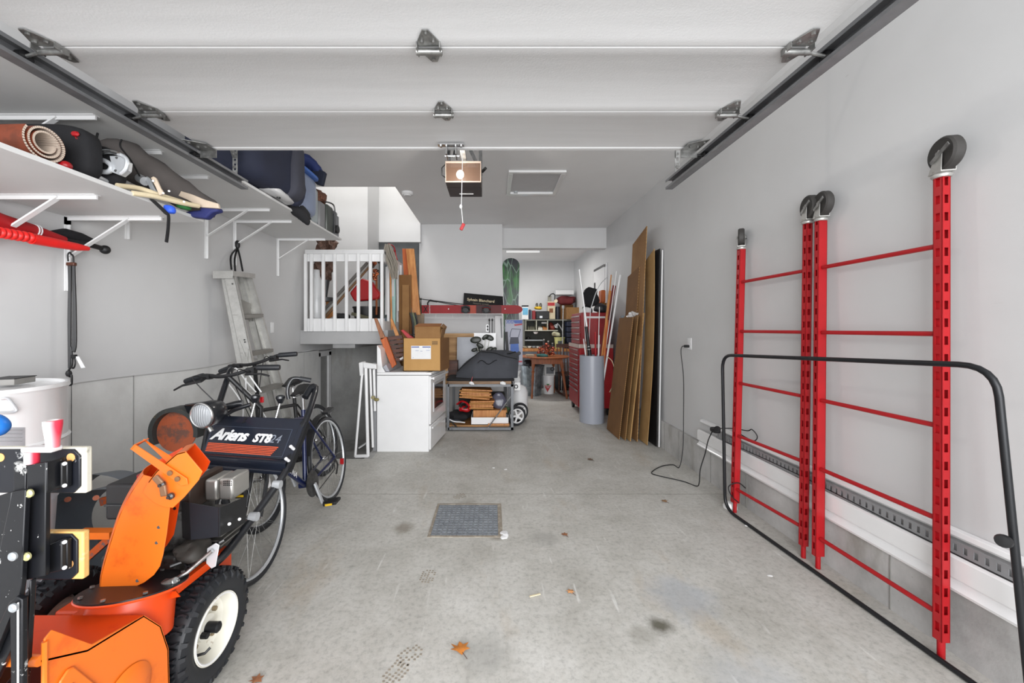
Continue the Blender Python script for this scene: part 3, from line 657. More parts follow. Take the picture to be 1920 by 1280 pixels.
drawers(X0 + .01, Y0 + .04, Y1 - .04, .42, 8, .082); drawers(X0 + .01, Y0 + .04, Y1 - .04, .14, 1, .27)
drawers(X0 + .04, Y0 + .06, Y1 - .08, 1.15, 5, .095)
for x in (X0 + .06, X1 - .06):
    for y in (Y0 + .07, Y1 - .07):
        mb = MB(); mb.cyl((x - .02, y, .055), (x + .02, y, .055), .055, n=20); mb.bb(x - .028, x + .028, y - .02, y + .02, .08, .12); O(mb, 'caster', M['black'], ch)
# on top of the chest
mb = MB(); mb.blob((1.66, 6.5, 1.93), (.13, .1, .15), .8, nz=.06, ns=9); mb.blob((1.60, 6.55, 1.72), (.08, .08, .08), .8, nz=.03, ns=9); tag(O(mb, 'black_bag', M['blackf'], kind=None), 'black lumpy bag standing on top of the red tool chest', 'bag')
mb = MB(); mb.blob((1.79, 6.40, 1.74), (.11, .1, .08), .8, nz=.04, ns=9, seed=3); tag(O(mb, 'soft_case', mat('#1f2024', .5)), 'dark soft case right of the black bag on the tool chest', 'bag')
mb = MB(); mb.bb(1.84, 1.95, 6.6, 6.8, 1.66, 1.84); tag(O(mb, 'small_carton', M['cardd'], bev=.004), 'small brown carton at the right end of the tool chest', 'box')
mb = MB(); mb.bb(1.86, 1.94, 6.62, 6.78, 1.84, 2.06); tag(O(mb, 'orange_case', M['cedar'], bev=.02), 'orange brown upright case on the small brown carton', 'case')
mb = MB(); mb.blob((1.55, 6.35, 1.70), (.07, .05, .05), .6, nz=.02, ns=9, seed=3); tag(O(mb, 'white_cloth', M['paper']), 'small white cloth at the front corner of the tool chest top', 'cloth')
mb = MB(); mb.bar((1.99, 5.95, .0), (2.0, 5.95, 1.6), .05, .03, (0, 1, 0)); tag(O(mb, 'grey_plank', mat('#8c949c', .6)), 'narrow grey plank upright between the pipe and the cardboard', 'plank')
# ================================================================== BACK WORKSHOP
YB = 9.2
def pbox(px0, px1, py0, py1, Y, depth, mb=None):
    """box whose front face covers the given picture rectangle at distance Y"""
    a, b = P(px0, py1, Y), P(px1, py0, Y); mb = mb or MB(); return mb.bb(a.x, b.x, Y, Y + depth, a.z, b.z)
sh = T('workshop_shelves', 'grey painted shelf unit with cubbies above the workbench', 'shelf unit', (1.4, 9.4, 0))
zt = 1.615
mb = MB(); mb.bb(.75, 2.0, 9.1, 9.58, zt - .03, zt); O(mb, 'top_shelf', mat('#6d6e66', .6), sh)
mb = MB(); mb.bb(.75, 1.55, 9.1, 9.58, 1.345, 1.365); O(mb, 'middle_shelf', mat('#b8b8a8', .5), sh)
for px in (986, 1006, 1027):
    x = P(px, 600, 9.1).x; mb = MB(); mb.bb(x - .008, x + .008, 9.1, 9.5, 1.365, zt - .03); O(mb, 'divider', mat('#b8b8a8', .5), sh)
mb = MB(); mb.bb(.75, 1.2, 9.15, 9.55, 1.11, 1.14); O(mb, 'lower_shelf', mat('#8f9598', .5), sh)
mb = MB(); mb.bb(.75, 2.0, 9.57, 9.585, .98, zt); O(mb, 'back_board', mat('#4c4e4a', .7), sh)
for x in (.74, 1.98): mb = MB(); mb.bb(x, x + .03, 9.1, 9.58, .95, zt); O(mb, 'side_panel', mat('#6d6e66', .6), sh)
wb = T('workbench', 'wooden topped workbench along the back wall', 'workbench', (1.3, 9.3, 0))
mb = MB(); mb.bb(.6, 2.0, 8.85, 9.58, .88, .94); O(mb, 'bench_top', M['pine'], wb, bev=.004)
mb = MB(); mb.bb(.62, 1.98, 8.95, 9.0, .62, .88); O(mb, 'apron', mat('#9aa3ae', .6), wb)
for x in (.64, 1.2, 1.9): mb = MB(); mb.bb(x, x + .07, 8.92, 9.0, 0, .88); O(mb, 'leg', mat('#8e959c', .6), wb)
mb = MB(); mb.bb(.62, 1.98, 9.0, 9.5, .3, .34); O(mb, 'bottom_shelf', mat('#6d7073', .6), wb)
# on the top shelf (y = 9.15)
def thing_box(name, label, cat, px0, px1, py0, py1, Y, dp, m, group=None, bev=.004, zf=None):
    a, b = P(px0, py1, Y), P(px1, py0, Y); z0 = a.z if zf is None else zf
    mb = MB(); mb.bb(a.x, b.x, Y, Y + dp, z0, b.z); return tag(O(mb, name, m, bev=bev), label, cat, group)
gs = 'things along the top of the workshop shelves'
bx = T('paint_carton', 'blue and white printed carton at the left end of the top workshop shelf', 'box', (.9, 9.2, zt), gs)
mb = MB(); pbox(979, 991, 575, 600, 9.13, .2, mb); mb.v = [V((v.x, v.y, max(v.z, zt))) for v in mb.v]; O(mb, 'carton', M['paper'], bx, bev=.003)
mb = MB(); pbox(980, 990, 577, 590, 9.125, .004, mb); O(mb, 'blue_label', mat('#5fa3c4', .5), bx)
mb = MB(); pbox(979, 991, 572, 575, 9.13, .2, mb); O(mb, 'black_lid', M['black'], bx)
for i, (p0, p1, c, nm) in enumerate(((992.5, 995, '#23304a', 'dark navy'), (995.6, 997.3, '#6c7077', 'thin grey'), (998, 1004, '#7d1c1f', 'dark red'))):
    thing_box('binder', nm + ' binder upright on the top workshop shelf', 'binder', p0, p1, 580 + i, 598, 9.15, .22, mat(c, .6), gs, zf=zt)
cs_ = T('drill_case', 'black hard case in the middle of the top workshop shelf', 'case', (1.3, 9.2, zt), gs)
mb = MB(); pbox(1005, 1030, 583, 598, 9.15, .2, mb); mb.v = [V((v.x, v.y, max(v.z, zt))) for v in mb.v]; O(mb, 'case', M['black'], cs_, bev=.01)
mb = MB(); pbox(1012, 1017, 592, 596, 9.14, .01, mb); O(mb, 'latch', M['silver'], cs_)
dr = T('power_tool', 'yellow and black power tool lying on the black hard case', 'tool', P(1010, 580, 9.2), gs)
c = P(1009, 577, 9.25); mb = MB(); mb.blob(c, (.09, .07, .04), .8, nz=.02, ns=12); O(mb, 'body', M['yellow'], dr)
for dx in (-.03, .06): mb = MB(); mb.torus(c + V((dx, 0, .06)), (1, .3, 0), .045, .012, 20, 8); O(mb, 'handle', mat('#3b3420', .5), dr)
fx = T('spray_carton', 'red and white tall carton standing behind the black case', 'box', P(1034, 590, 9.2), gs)
mb = MB(); pbox(1027, 1041, 565, 598, 9.2, .12, mb); mb.v = [V((v.x, v.y, max(v.z, zt))) for v in mb.v]; O(mb, 'carton', mat('#c9bb9d', .6), fx, bev=.003)
mb = MB(); pbox(1027, 1040, 567, 573, 9.195, .005, mb); O(mb, 'red_band', M['red'], fx)
mb = MB(); pbox(1030, 1037, 578, 586, 9.195, .005, mb); O(mb, 'picture_patch', mat('#7a4a2a', .6), fx)
mb = MB(); pbox(1028, 1034, 554, 565, 9.22, .08, mb); O(mb, 'upper_pack', mat('#8a8678', .6), fx)
mb = MB(); mb.tube(smooth([P(1029, 556, 9.2), P(1034, 551, 9.2), P(1040, 552, 9.2), P(1040, 562, 9.2)]), .012, 8); tag(O(mb, 'black_hose', M['black']), 'short black hose arched over the red and white carton', 'hose')
dk = T('vacuum_canister', 'dark upright canister beside the red and white carton', 'canister', P(1045, 590, 9.2), gs)
c = P(1045.5, 590, 9.3); c.z = zt; mb = MB(); mb.lathe([(.055, 0), (.055, .28), (.04, .31), (0, .31)], c, n=20); O(mb, 'body', mat('#1f2430', .5), dk)
mb = MB(); mb.cyl(P(1042.5, 564, 9.22), P(1042.5, 564, 9.19), .04, n=20); O(mb, 'gauge', M['cream'], dk)
b1 = thing_box('carton', 'brown carton standing behind on the right of the top workshop shelf', 'box', 1052, 1075, 571, 598, 9.3, .2, M['cardd'], gs, zf=zt)
b2 = thing_box('carton', 'light brown carton in front at the right end of the top workshop shelf', 'box', 1063, 1086, 576, 591, 9.05, .2, M['card'], gs, zf=zt + .0)
c = P(1063, 563, 9.35); mb = MB(); mb.blob(c, (.22, .15, .1), .7, nz=.07, ns=7, seed=4); tag(O(mb, 'sleeping_bag', mat('#5c1418', .8)), 'dark red rolled sleeping bag on the brown cartons', 'bag', gs)
thing_box('white_carton', 'flat white carton on top of the dark red rolled bag', 'box', 1042, 1076, 544, 552, 9.25, .25, M['white'], gs)
# cubbies
for i, (p0, p1, m_, nm) in enumerate(((988, 1003, '#7c7a6a', 'grey green jars'), (1008, 1017, '#c9c6bb', 'pale parts tray'), (1016, 1025, '#a06632', 'orange brown parts tray'), (1029, 1040, '#8a3a30', 'dull red rag bundle'))):
    mb = MB(); c = P((p0 + p1) / 2, 616, 9.25); c.z = 1.365
    hw = (p1 - p0) / 2 * 9.25 / F
    if i == 0:
        for k in range(4): mb.lathe([(.018, 0), (.018, .07), (.012, .08), (.012, .095), (0, .095)], c + V((-hw + .03 + k * .045, 0, 0)), n=12)
    elif i < 3: mb.bb(c.x - hw, c.x + hw, 9.15, 9.4, 1.365, 1.42); mb.blob(c + V((0, .08, .06)), (hw * .85, .1, .04), .8, nz=.03, ns=20)
    else: mb.blob(c + V((0, .05, .09)), (hw, .12, .09), .8, nz=.06, ns=10)
    tag(O(mb, 'parts_tray' if i else 'jar_row', mat(m_, .6), kind='stuff' if i == 0 else None), nm + ' in the cubby shelf over the workbench', 'jars' if i == 0 else 'tray' if i < 3 else 'rag')
mb = MB(); c = P(1020, 605, 9.2); mb.cyl(c - V((.06, 0, 0)), c + V((.06, 0, 0)), .02, n=16); tag(O(mb, 'paper_roll', M['paper']), 'short white roll lying in the right cubby', 'roll')
mb = MB(); c = P(1004.5, 622, 9.1); mb.lathe([(0, -.05), (.035, -.045), (.062, 0), (.058, 0), (.03, -.038), (0, -.04)], c, n=24, cap=False); tag(O(mb, 'white_bowl', M['whiteg']), 'small white bowl hanging under the cubby shelf', 'bowl')
mb = MB(); c = P(991, 627, 9.2); mb.lathe([(.045, 0), (.05, .03), (.03, .06), (0, .06)], V((c.x, 9.25, 1.14)), n=16); tag(O(mb, 'tape_reel', M['black']), 'black reel on the small lower shelf over the bench', 'reel')
# desk lamp and bench things
dl = T('bench_lamp', 'silver bench lamp with a curved neck over the workbench', 'lamp', P(1050, 640, 9.2))
mb = MB(); mb.tube(smooth([P(1045, 606, 9.1), P(1050, 612, 9.1), P(1055, 622, 9.1), P(1056, 640, 9.15), (1.69, 9.15, .95)]), .012, 8); O(mb, 'neck', M['silver'], dl)
mb = MB(); mb.lathe([(.015, 0), (.03, .04), (.055, .09), (.05, .09), (.02, .03)], P(1046, 607, 9.1), (-.5, -.3, -.6), n=20, cap=False); O(mb, 'shade', M['silver'], dl)
mb = MB(); mb.lathe([(.08, 0), (.08, .015), (.02, .02)], (1.69, 9.15, .94), n=20); O(mb, 'base', M['silver'], dl)
pl = T('plastic_pail', 'pale yellow plastic tub with a dark label on the workbench', 'tub', (1.59, 9.0, .94))
c = P(1049, 648, 9.0); c.z = .94; mb = MB(); mb.lathe([(.0, 0), (.1, 0), (.118, .24), (.125, .24), (.125, .26), (.11, .26), (.095, .02)], c, n=28, cap=False); O(mb, 'tub', mat('#b9b878', .5), pl)
mb = MB(); mb.grid(lambda u, v: (c.x + .115 * math.cos(-PI / 2 - .5 + u), c.y + .115 * math.sin(-PI / 2 - .5 + u), c.z + .04 + .14 * v), 8, 1, (0, -.004, 0)); O(mb, 'label_patch', mat('#40474c', .5), pl)
mb = MB(); mb.blob(P(1044, 626, 9.0), (.1, .08, .05), .8, nz=.05, ns=15); O(mb, 'contents', mat('#b9b79a', .8), pl)
for i, (px, r, h_, c1, nm) in enumerate(((1020, .028, .22, '#23252a', 'slim black bottle with a pale cap'), (1028, .033, .18, '#2c2426', 'dark spray can with a grey top'), (1036, .03, .13, '#303038', 'short black can beside the yellow tub'))):
    b_ = T('bottle', nm + ' on the workbench', 'bottle', (P(px, 650, 9.0).x, 9.0, .94), 'bottles on the workbench')
    c = V((P(px, 650, 9.0).x, 9.0, .94)); mb = MB(); mb.lathe([(r, 0), (r, h_ * .7), (r * .5, h_ * .82), (r * .5, h_ * .85)], c, n=16); O(mb, 'body', mat(c1, .35), b_)
    mb = MB(); mb.lathe([(r * .6, h_ * .85), (r * .6, h_), (0, h_)], c, n=12); O(mb, 'cap', mat('#a9a8a4', .5), b_)
for i, (px, c1, nm) in enumerate(((985, '#a8a08a', 'pale green'), (993, '#c4c0b4', 'chalky'), (1001, '#8b8f93', 'blue grey'), (1009, '#b5b2aa', 'silvery'), (1015, '#6f5a4b', 'brownish'))):
    mb = MB(); c = V((P(px, 650, 9.0).x, 9.05, .965)); mb.blob(c, (.04, .08, .026), .7, nz=.02, ns=25, seed=i); tag(O(mb, 'small_part', mat(c1, .4, .3)), nm + ' small hardware heap along the back of the workbench', 'hardware', 'heaps of hardware on the workbench')
bs = T('storage_bin_tower', 'dark blue tower of parts bins beside the tool chest', 'bins', (1.85, 9.0, .94))
for k in range(5): mb = MB(); mb.bb(1.72, 2.0, 8.9, 9.2, .95 + .125 * k, 1.06 + .125 * k); q = O(mb, 'bin', mat('#1b2338', .45), bs, bev=.01); mb = MB(); mb.bb(1.8, 1.92, 8.89, 8.9, 1.0 + .125 * k, 1.02 + .125 * k); O(mb, 'bin_lip', M['black'], q)
mb = MB(); mb.cyl((1.56, 8.7, 0), P(1056, 578, 8.7), .012, n=10); mb.lathe([(.03, 0), (.034, .05), (.02, .07), (0, .07)], P(1056, 578, 8.7), n=14); tag(O(mb, 'support_pole', M['steel']), 'thin steel pole standing before the workbench with a square cap', 'pole')

# table -----------------------------------------------------------------
rt = T('dropleaf_table', 'round maple table with turned legs before the workbench', 'table', (1.15, 8.1, 0))
mb = MB(); mb.lathe([(.0, .80), (.50, .80), (.52, .815), (.52, .825), (.5, .835), (0, .835)], (1.1, 8.15, 0), n=48); O(mb, 'tabletop', M['oak'], rt)
mb = MB()
for a in ((.82, 7.85, 1.42, 7.87), (.82, 7.85, .84, 8.4), (1.42, 7.85, 1.44, 8.4)): mb.bar((a[0], a[1], .74), (a[2], a[3], .74), .02, .11)
O(mb, 'apron', M['oak'], rt)
def turned(p0, p1):
    p0, p1 = V(p0), V(p1); L = (p1 - p0).length
    return MB().lathe([(.016, 0), (.02, .03 * L), (.026, .08 * L), (.018, .12 * L), (.02, .3 * L), (.028, .5 * L), (.022, .62 * L), (.034, .66 * L), (.02, .7 * L), (.03, .76 * L), (.036, .8 * L), (.036, L)], p0, p1 - p0, n=18)
for a, b in (((.80, 7.78, 0), (.85, 7.9, .8)), ((1.50, 7.76, 0), (1.40, 7.9, .8)), ((.82, 8.5, 0), (.86, 8.38, .8)), ((1.36, 8.5, 0), (1.32, 8.36, .8))): O(turned(a, b), 'leg', M['oak'], rt)
fl = T('trinket_heap', 'red and brown metal ornaments heaped on the round table', 'ornaments', P(1025, 668, 8.0)); 
for k in range(26):
    c = P(1025 + RN.uniform(-17, 17), 664 - abs(RN.gauss(0, 7)), 8.0 + RN.uniform(-.15, .1)); mb = MB()
    if k % 3: mb.blob(c, (.035, .035, .03), 1, seg=10)
    else: mb.torus(c, (RN.random(), RN.random(), RN.random()), .04, .01, 16, 6)
    O(mb, 'ornament', mat(('#7a2e18', '#8f3a20', '#5a2016', '#a64a28')[k % 4], .3, .4) if k != 7 else M['paper'], fl)
mb = MB(); mb.blob((1.0 + .03, 7.85, .86), (.12, .08, .035), .7, nz=.03, ns=12); tag(O(mb, 'teal_cloth', mat('#2d5f5c', .8)), 'crumpled teal cloth on the round table', 'cloth')
mb = MB(); mb.bb(.7, .86, 7.85, 8.1, .835, .87); tag(O(mb, 'tan_booklet', mat('#a08a70', .7)), 'flat tan booklet on the left side of the round table', 'booklet')
# trash can ---------------------------------------------------------------
tcn = T('metal_trash_can', 'fluted galvanized steel trash can under the round table', 'trash can', (.86, 8.25, 0))
c = V((.86, 8.25, 0)); mb = MB(); n = 96
def canr(z, k): return (.19 + .055 * z / .62) + (.004 if (k // 2) % 2 else 0) * (1 if .05 < z < .56 else 0)
vs = []; zs = [0, .03, .05, .3, .56, .58, .62]
for z in zs:
    for k in range(n): a = 2 * PI * k / n; vs.append(c + V((math.cos(a) * canr(z, k), math.sin(a) * canr(z, k), z)))
mb.add(vs, [(i * n + k, i * n + (k + 1) % n, (i + 1) * n + (k + 1) % n, (i + 1) * n + k) for i in range(len(zs) - 1) for k in range(n)] + [tuple(range(n))])
mb.torus(c + V((0, 0, .62)), (0, 0, 1), .247, .008, 40, 8); O(mb, 'can', mat_steel('#8f969b', .35, 9), tcn)
mb = MB(); mb.blob(c + V((0, 0, .62)), (.2, .2, .1), .8, nz=.12, ns=9); O(mb, 'rubbish', mat('#2a2c30', .6), tcn)
pw = T('white_pail', 'white pail with a red triangle on the floor beside the trash can', 'pail', (1.19, 8.5, 0))
c = P(1029, 742, 8.42); c.z = 0; mb = MB(); mb.lathe([(0, 0), (.108, 0), (.118, .36), (.122, .36), (.122, .4), (0, .4)], c, n=32); O(mb, 'pail', M['whiteg'], pw)
mb = MB(); mb.prism([P(1020.5, 722, 8.295), P(1034, 722, 8.295), P(1026.5, 735, 8.295)], (0, .004, 0)); O(mb, 'red_triangle', M['red'], pw)
mb = MB(); mb.prism([P(1024.5, 719.5, 8.295), P(1030.5, 719.5, 8.295), P(1029, 722, 8.295), P(1026, 722, 8.295)], (0, .004, 0)); O(mb, 'leaf_mark', M['green'], pw)
text('lettering', 'CANADIAN\nTIRE', M['paper'], .032, plane_mw(P(1027.3, 725, 8.29), (1, 0, 0), (0, 0, 1)), pw)
bb = T('printed_box', 'black and white printed box on the white pail', 'box', (1.2, 8.5, .4))
mb = MB(); mb.bb(c.x - .1, c.x + .13, 8.38, 8.6, .4, .66); O(mb, 'carton', mat('#b8b8b6', .6), bb, bev=.003)
mb = MB(); mb.bb(c.x - .06, c.x + .1, 8.374, 8.38, .43, .57); O(mb, 'picture', mat('#5c5f63', .6), bb)
mb = MB(); mb.torus((c.x + .07, 8.374, .53), (0, 1, 0), .035, .01, 20, 6); O(mb, 'ring_mark', M['black'], bb)
st = T('rocking_chair', 'dark brown rocking chair partly behind the round table', 'chair', (1.55, 8.2, 0))
mb = MB(); mb.tube(smooth([(1.42, 8.75, .05), (1.45, 8.5, .02), (1.5, 8.1, .02), (1.56, 7.75, .07)]), .022, 8); O(mb, 'rocker', M['dkwood'], st)
mb = MB(); mb.tube(smooth([(1.72, 8.75, .05), (1.74, 8.5, .02), (1.76, 8.1, .02), (1.78, 7.75, .07)]), .022, 8); O(mb, 'rocker', M['dkwood'], st)
for (x, y) in ((1.47, 8.5), (1.5, 8.1), (1.74, 8.5), (1.76, 8.1)): mb = MB(); mb.cyl((x, y, .03), (x, y, .42), .018, n=10); O(mb, 'leg', M['dkwood'], st)
mb = MB(); mb.bb(1.44, 1.8, 8.02, 8.55, .42, .46); O(mb, 'seat', M['dkwood'], st, bev=.01)
mb = MB()
for x in (1.46, 1.53, 1.6, 1.67, 1.75): mb.cyl((x, 8.52, .46), (x, 8.7, 1.0), .012, n=8)
mb.bb(1.44, 1.78, 8.68, 8.72, .98, 1.06); O(mb, 'backrest', M['dkwood'], st)
mb = MB(); mb.blob((1.62, 8.95, .2), (.28, .2, .2), .6, nz=.04); tag(O(mb, 'dark_bag', mat('#15171b', .7)), 'dark bag on the floor under the workbench', 'bag')

# ================================================================== SNOWBOARDS, SHELF AND WALL THINGS ON THE PARTITION
sb = T('snowboard', 'green and black snowboard standing behind the white partition', 'snowboard', (.36, 7.3, 0))
tt = NT('green_graphic'); tt.rm(.3); v = t_ = tt.n('TexVoronoi'); v.feature = 'DISTANCE_TO_EDGE'; v.inputs['Scale'].default_value = 3.2; tt.l(tt.coords((3, 3, .8)), v.inputs['Vector'])
nn = tt.noise(5, 4, .6, st=(2, 2, .5)); cc = tt.ramp(nn, [(.46, '#0c1220'), (.54, '#16401f'), (.7, '#2f7a2a')]); cc = tt.mix(tt.ramp(v.outputs['Distance'], [(.015, .8), (.04, 0.)]), cc, '#7f9a88'); tt.col(cc)
def board_outline(w, L, n=10):
    o = []
    for i in range(n + 1): a = PI * i / n; o.append((-w * math.cos(a), L - w * .9 + w * .9 * math.sin(a)))
    return o + [(w * .86, L * .5), (w, .15), (w * .6, 0), (-w * .6, 0), (-w, .15), (-w * .86, L * .5)]
ol = board_outline(.16, 1.7); cx = .36
mb = MB(); mb.prism([(cx + a, 7.2 + b * .04, 1.02 + b) for a, b in ol], (0, .012, 0)); O(mb, 'deck', tt.m, sb)
sb.location.z = 1.0
for k_ in kids(sb): k_.location.z = -1.0 + 0
pb = T('pressure_washer_box', 'tall printed box showing a blue pressure washer, right of the partition', 'box', (.36, 7.0, 0))
mb = MB(); pbox(948, 980, 599, 684, 6.95, .25, mb); O(mb, 'carton', mat('#b4b6c4', .5, var=.08), pb, bev=.003)
def decal(name, m, pts, Y, par, t=.003): mb = MB(); mb.prism(pxy(pts, Y), (0, t, 0)); return O(mb, name, m, par)
decal('blue_band', mat('#4a68b5', .5), [(949, 600), (979, 600), (979, 606), (949, 606)], 6.946, pb)
decal('red_flash', mat('#b8404a', .5), [(964, 608), (979, 606), (979, 609), (965, 611)], 6.946, pb)
decal('blue_machine', mat('#4a73c4', .5), [(957, 645), (972, 643), (974, 666), (969, 672), (957, 670)], 6.946, pb)
decal('machine_top', mat('#3a3d4d', .5), [(957, 632), (972, 632), (973, 644), (955, 645)], 6.945, pb)
decal('red_words', mat('#c05058', .5), [(962, 676), (979, 676), (979, 679), (962, 679)], 6.946, pb)
mb = MB(); mb.tube([P(956, 632, 6.945), P(957, 624, 6.945), P(960, 616, 6.945), P(976, 617, 6.945), P(972, 632, 6.945)], .006, 6); O(mb, 'printed_handle', mat('#6a7080', .4), pb)
for (px, py) in ((955, 664), (973, 662)): mb = MB(); mb.cyl(P(px, py, 6.946), P(px, py, 6.94), .035, n=18); O(mb, 'printed_wheel', mat('#2a2c38', .5), pb)
text('lettering', 'IDEAL', M['paper'], .06, plane_mw(P(957, 603.5, 6.944), (1, 0, 0), (0, 0, 1)), pb)
pb.location.z = 0
mb = MB(); mb.bb(P(951, 0, 7.0).x, P(976, 0, 7.0).x, 6.98, 7.2, 0, P(0, 684, 6.98).z); tag(O(mb, 'grey_cabinet', mat('#a8a8ac', .5), bev=.005), 'narrow pale grey cabinet under the pressure washer box', 'cabinet')
mb = MB(); mb.bb(cx - .2, cx + .17, 7.22, 7.5, 0, 1.0); tag(O(mb, 'low_cupboard', mat('#77797c', .5), bev=.005), 'low grey cupboard behind the pale grey cabinet', 'cabinet')

# wire shelf with red snowboard
ws = T('wire_shelf', 'white wire shelf on the partition carrying the red snowboard', 'shelf', (-.5, 6.45, 1.62))
za = P(0, 588, 6.3).z; mb = MB(); xa, xb = P(786, 0, 6.3).x, P(943, 0, 6.3).x
for z in (za, za - .07): mb.cyl((xa, 6.3, z), (xb, 6.3, z), .004, n=8)
for y in (6.4, 6.5, 6.6): mb.cyl((xa, y, za), (xb, y, za), .003, n=6)
O(mb, 'shelf_rails', M['whiteg'], ws, kind='stuff')
mb = MB(); x = xa
while x <= xb: mb.cyl((x, 6.3, za), (x, 6.63, za), .0022, n=5); x += .04
x = xa
while x <= xb + .01: mb.cyl((x, 6.3, za), (x, 6.3, za - .07), .003, n=5); x += (xb - xa) / 5
O(mb, 'shelf_wires', M['whiteg'], ws, kind='stuff')
for x in (xa + .02, xb - .01): mb = MB(); mb.bar((x, 6.31, za - .01), (x, 6.63, za - .3), .015, .008, (1, 0, 0)); O(mb, 'shelf_brace', M['whiteg'], ws)
rs = T('red_snowboard', 'long red snowboard with black bindings lying on edge on the wire shelf', 'snowboard', (P(880, 588, 6.34)))
z0, z1 = P(0, 588, 6.34).z, P(0, 572, 6.34).z; zc = (z0 + z1) / 2; hz = (z1 - z0) / 2; x0_, x1_ = P(782, 0, 6.34).x, P(980, 0, 6.34).x
ol = [(x0_ + .0, zc - hz * .8), (x0_, zc + hz * .8), (x0_ + .03, zc + hz), (x1_ - .12, zc + hz)] + [(x1_ - .12 + .12 * math.sin(a), zc + hz * math.cos(a)) for a in [PI * k / 8 for k in range(1, 8)]] + [(x1_ - .12, zc - hz), (x0_ + .03, zc - hz)]
mb = MB(); mb.prism([(a, 6.33, b) for a, b in ol], (0, .012, 0)); O(mb, 'deck', mat('#92121a', .6), rs)
for px0, px1, c1, nm in ((880, 892, '#a8432e', 'light_patch'), (893, 916, '#3a1418', 'dark_patch'), (916, 940, '#5a1517', 'maroon_patch')):  # areas of the deck face in lighter and darker reds
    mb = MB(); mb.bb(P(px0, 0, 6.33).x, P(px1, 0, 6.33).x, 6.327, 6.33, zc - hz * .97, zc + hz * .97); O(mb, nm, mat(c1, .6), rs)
for px in (873, 912):
    c = P(px, 580, 6.3); bd = bpy.data.objects.new('binding', None); COL.objects.link(bd); bd.parent = rs
    mb = MB(); mb.torus(c, (0, 1, .1), .055, .012, 24, 8); mb.bb(c.x - .07, c.x + .07, 6.3, 6.326, c.z - .05, c.z + .05); O(mb, 'binding_base', M['black'], bd, bev=.006)
    mb = MB(); mb.tube(smooth([c + V((-.06, 0, .02)), c + V((-.02, -.07, .03)), c + V((.04, -.07, .02)), c + V((.06, 0, -.01))]), .012, 8, sq=.5); O(mb, 'binding_strap', M['redd'] if px > 900 else M['black'], bd)
mb = MB(); c = P(798, 579, 6.325)
for a in (-1, 1): mb.bar(c + V((-.03, 0, -.05 * a)), c + V((.03, 0, .05 * a)), .012, .003, (0, 1, 0))
O(mb, 'cross_mark', M['black'], rs)
for px in (841, 947): mb = MB(); mb.cyl(P(px, 579, 6.33), P(px, 579, 6.324), .01, n=10); O(mb, 'white_dot', M['paper'], rs)
text('lettering', 'SALOMON', M['paper'], .03, plane_mw(P(805.5, 580, 6.325), (0, 0, -1), (1, 0, 0)), rs)
sg = T('name_sign', 'black sign board with white serif lettering leaning above the red snowboard', 'sign', P(905, 576, 6.55))
q = [P(868, 578, 6.5), P(944, 578, 6.5), P(943, 556, 6.58), P(870, 549.5, 6.58)]
mb = MB(); mb.slab(q[0], q[1], q[2], q[3], .012); O(mb, 'board', mat('#0d0d0f', .4, var=.02), sg)
up = (q[3] - q[0]).normalized(); rt_ = (P(914, 563, 6.5) - P(880, 560.2, 6.5)).normalized()
text('lettering', 'Sylvain Blanchard', M['cream'], .066, plane_mw(P(901.5, 563.2, 6.5), rt_, up), sg, bold=.001)
text('small_lettering', 'Notaire conseil', mat('#8a8678', .5), .042, plane_mw(P(901.5, 569.5, 6.5), rt_, up), sg)
for i, (a, b) in enumerate((((778, 559), (905, 575)), ((806, 563), (868, 574)), ((806, 563), (840, 571)))):
    if i == 2: continue
    p = T('ski_pole', ('long black ski pole lying across the red snowboard from the lumber', 'second black ski pole with a thick grip lying on the red snowboard')[i], 'ski pole', P(*a, 6.4), 'ski poles on the red snowboard')
    mb = MB(); mb.cyl(P(*a, 6.38 + .06 * i), P(*b, 6.4 + .06 * i), .007, n=8); O(mb, 'shaft', M['black'], p)
    mb = MB(); g0 = P(*a, 6.38 + .06 * i); g1 = g0.lerp(P(*b, 6.4 + .06 * i), .22 if i else .1); mb.cyl(g0, g1, .017, .013, n=10); O(mb, 'grip', M['black'], p)
mb = MB(); mb.tube(smooth([P(806, 563, 6.4), P(802, 568, 6.4), P(803, 575, 6.42)]), .012, 8); tag(O(mb, 'pole_strap', M['black']), 'black strap hanging from the ski pole grip', 'strap')
# outlet, hanging hooks, plywood etc below the shelf
ot = T('partition_outlet', 'white outlet on the partition under the wire shelf', 'outlet', P(914, 615, 6.63))
mb = MB(); pbox(911, 917.5, 608, 622, 6.625, .015, mb); O(mb, 'outlet_plate', M['whiteg'], ot, bev=.002)
for y in (612, 617.5): mb = MB(); pbox(912.7, 915.8, y - 2, y + 2, 6.62, .006, mb); O(mb, 'socket', mat('#3a3a3a'), ot)
for i, (a, b) in enumerate(((917.5, 599), (923, 599))):
    mb = MB(); mb.tube(smooth([P(a, b - 3, 6.58), P(a, b + 30, 6.58), P(a + 1.5, b + 60, 6.58), P(a + 1.5, 665, 6.58)]), .006, 6); mb.blob(P(a, 600, 6.58), (.014, .014, .02), 1, seg=8)
    tag(O(mb, 'dangling_cable', M['black']), ('left', 'right')[i] + ' one of two thin black cords hanging from the wire shelf', 'cord', 'cords under the wire shelf')
mb = MB(); mb.bb(P(928, 0, 6.6).x, P(944, 0, 6.6).x, 6.55, 6.62, 0, P(0, 592, 6.6).z); tag(O(mb, 'tall_white_panel', M['white'], bev=.003), 'tall white panel standing at the right end of the partition', 'panel')
mb = MB(); mb.bar(P(939, 595, 6.535), P(941, 633, 6.535), .02, .02); tag(O(mb, 'hanging_bar', mat('#5a5c60', .4)), 'short dark bar hanging at the end of the wire shelf', 'bar')
